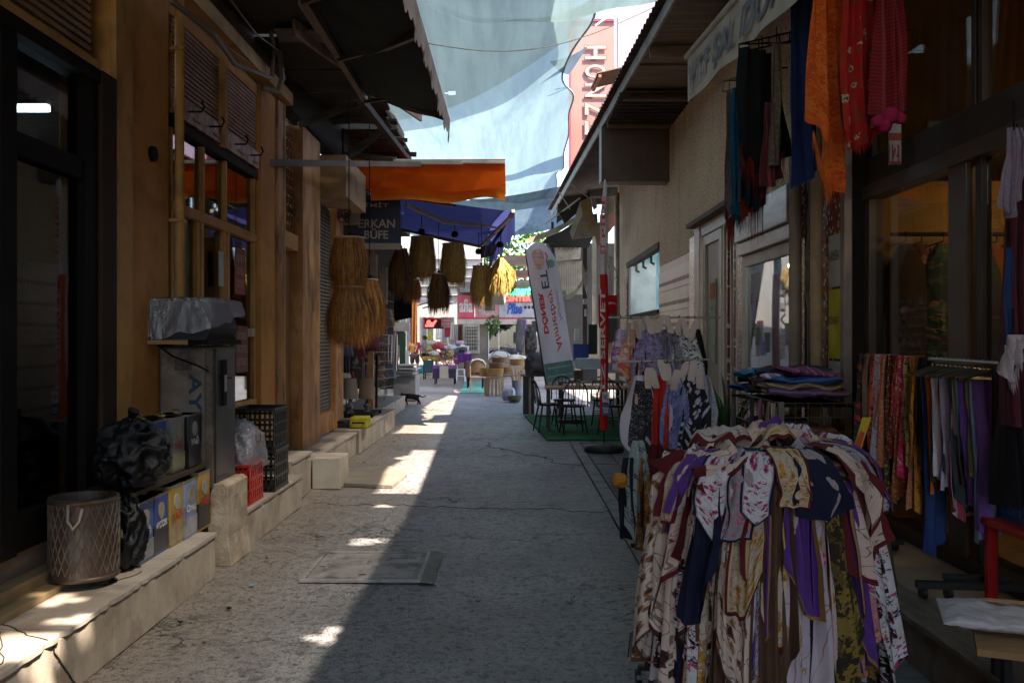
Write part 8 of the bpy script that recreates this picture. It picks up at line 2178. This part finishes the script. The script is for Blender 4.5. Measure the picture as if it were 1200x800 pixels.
# red stool with blue crate
RD = thing('red_stool', 'red plastic stool frame carrying a blue crate at the right edge', 'stool', (2.72, 4.55, .262))
rp2 = mat('red_paint', (.40, .012, .012), (.3, .01, .01), rough=.35)
MB().box(2.38, 2.86, 4.3, 4.78, .66, .70).build('seat', rp2, RD, bevel=.01)
for x, y in ((2.40, 4.32), (2.80, 4.32), (2.40, 4.72), (2.80, 4.72)): MB().bar((x + .02, y + .02, .66), (x + .02, y + .02, .262), .05, .035).build('leg', rp2, RD)
crate('plastic_crate', (2.66, 4.54, .702), (.42, .40, .30), mat('blue_plastic', (.02, .07, .2), (.015, .05, .16), rough=.35), 'blue plastic crate on the red stool at the right edge', 3, 7)
LT = thing('low_table', 'low wooden topped table with a black leg in the right foreground', 'table', (2.0, 3.3, 0))
MB().prism([(1.66, 3.35, .47), (2.45, 3.0, .47), (2.6, 3.7, .47), (1.85, 3.8, .47)], (0, 0, .025)).build('table_top', mat('tan_top', (.30, .17, .08), (.22, .12, .06), stretch=(1, 6, 1)), LT)
for x, y in ((1.78, 3.38), (2.35, 3.12), (2.45, 3.65), (1.92, 3.72)): MB().bar((x, y, .468), (x, y, .0 if x < 1.95 else .272), .03).build('leg', blackm, LT)
pk_m = sheer_mat('parcel_plastic', (.62, .56, .60), transp=.04, transl=.15, gloss=.12, rough=.25, scale=7)
for k, (cx, cy, wx, wy, rz, z, lb_) in enumerate(((1.98, 3.60, .62, .36, -.35, .505, 'flat parcel in crumpled white plastic lying on the low table, rear one'), (2.20, 3.25, .55, .36, -.25, .53, 'white plastic wrapped parcel with blue mark on the low table, front one'))):
    mb = MB()
    def f(u, v, cx=cx, cy=cy, wx=wx, wy=wy, rz=rz, z=z, k=k):
        a = v * 2 * PI; x = (u - .5) * wx; y = wy * .5 * math.cos(a); e = 1 - abs(2 * u - 1) ** 6
        zz = .035 * math.sin(a) * e + .022 * abs(nz(x * 9 + k * 5, y * 9, k)) * (1 if math.sin(a) > 0 else 0) + .01 * abs(nz(x * 25, y * 25, k))
        return Vector((cx + x * math.cos(rz) - y * math.sin(rz), cy + x * math.sin(rz) + y * math.cos(rz), z + .02 + zz))
    mb.grid(f, 50, 48); o = mb.build('parcel', pk_m, None, smooth=False); tag(o, lb_, 'parcel')
    if k == 1:
        MB().obox((2.18, 3.25, z + .078), (.14, .05, .002), rz=-.25).build('blue_mark', mat('pale_blue_mark', (.25, .38, .5)), o)
    else:
        MB().obox((1.93, 3.66, z + .074), (.16, .04, .002), rz=-.35).build('orange_mark', mat('orange_mark', (.6, .3, .14)), o)
# straw bundle and mannequin goods in display window
straw_shade((2.78, 8.95, 2.28), .11, .52, 'golden straw tassel hanging inside the bright display window', straw_g, 1, .01, 500, .13, top=2.48, ring=False)
for k, (x, y, c, z0, z1, w, lb_) in enumerate(((2.85, 8.6, (.04, .03, .035), 1.25, 1.95, .16, 'black bag in the display window'), (2.75, 8.3, (.35, .02, .04), 1.1, 2.2, .14, 'red dress at the near side of the display window'), (2.95, 9.3, (.18, .26, .34), 1.0, 2.2, .2, 'pale blue robe at the far side of the display window'), (2.9, 8.9, (.3, .33, .38), 1.0, 1.6, .16, 'grey blue skirt in the display window'))):
    garland((x / y) * F + 600, 397 - (z1 - H) * F / y, 397 - (z0 - H) * F / y, y, w / y * F, fab(c, seed=float(k)), lb_, 80, 3, .03, .05, name='window_garment', cat='garment')
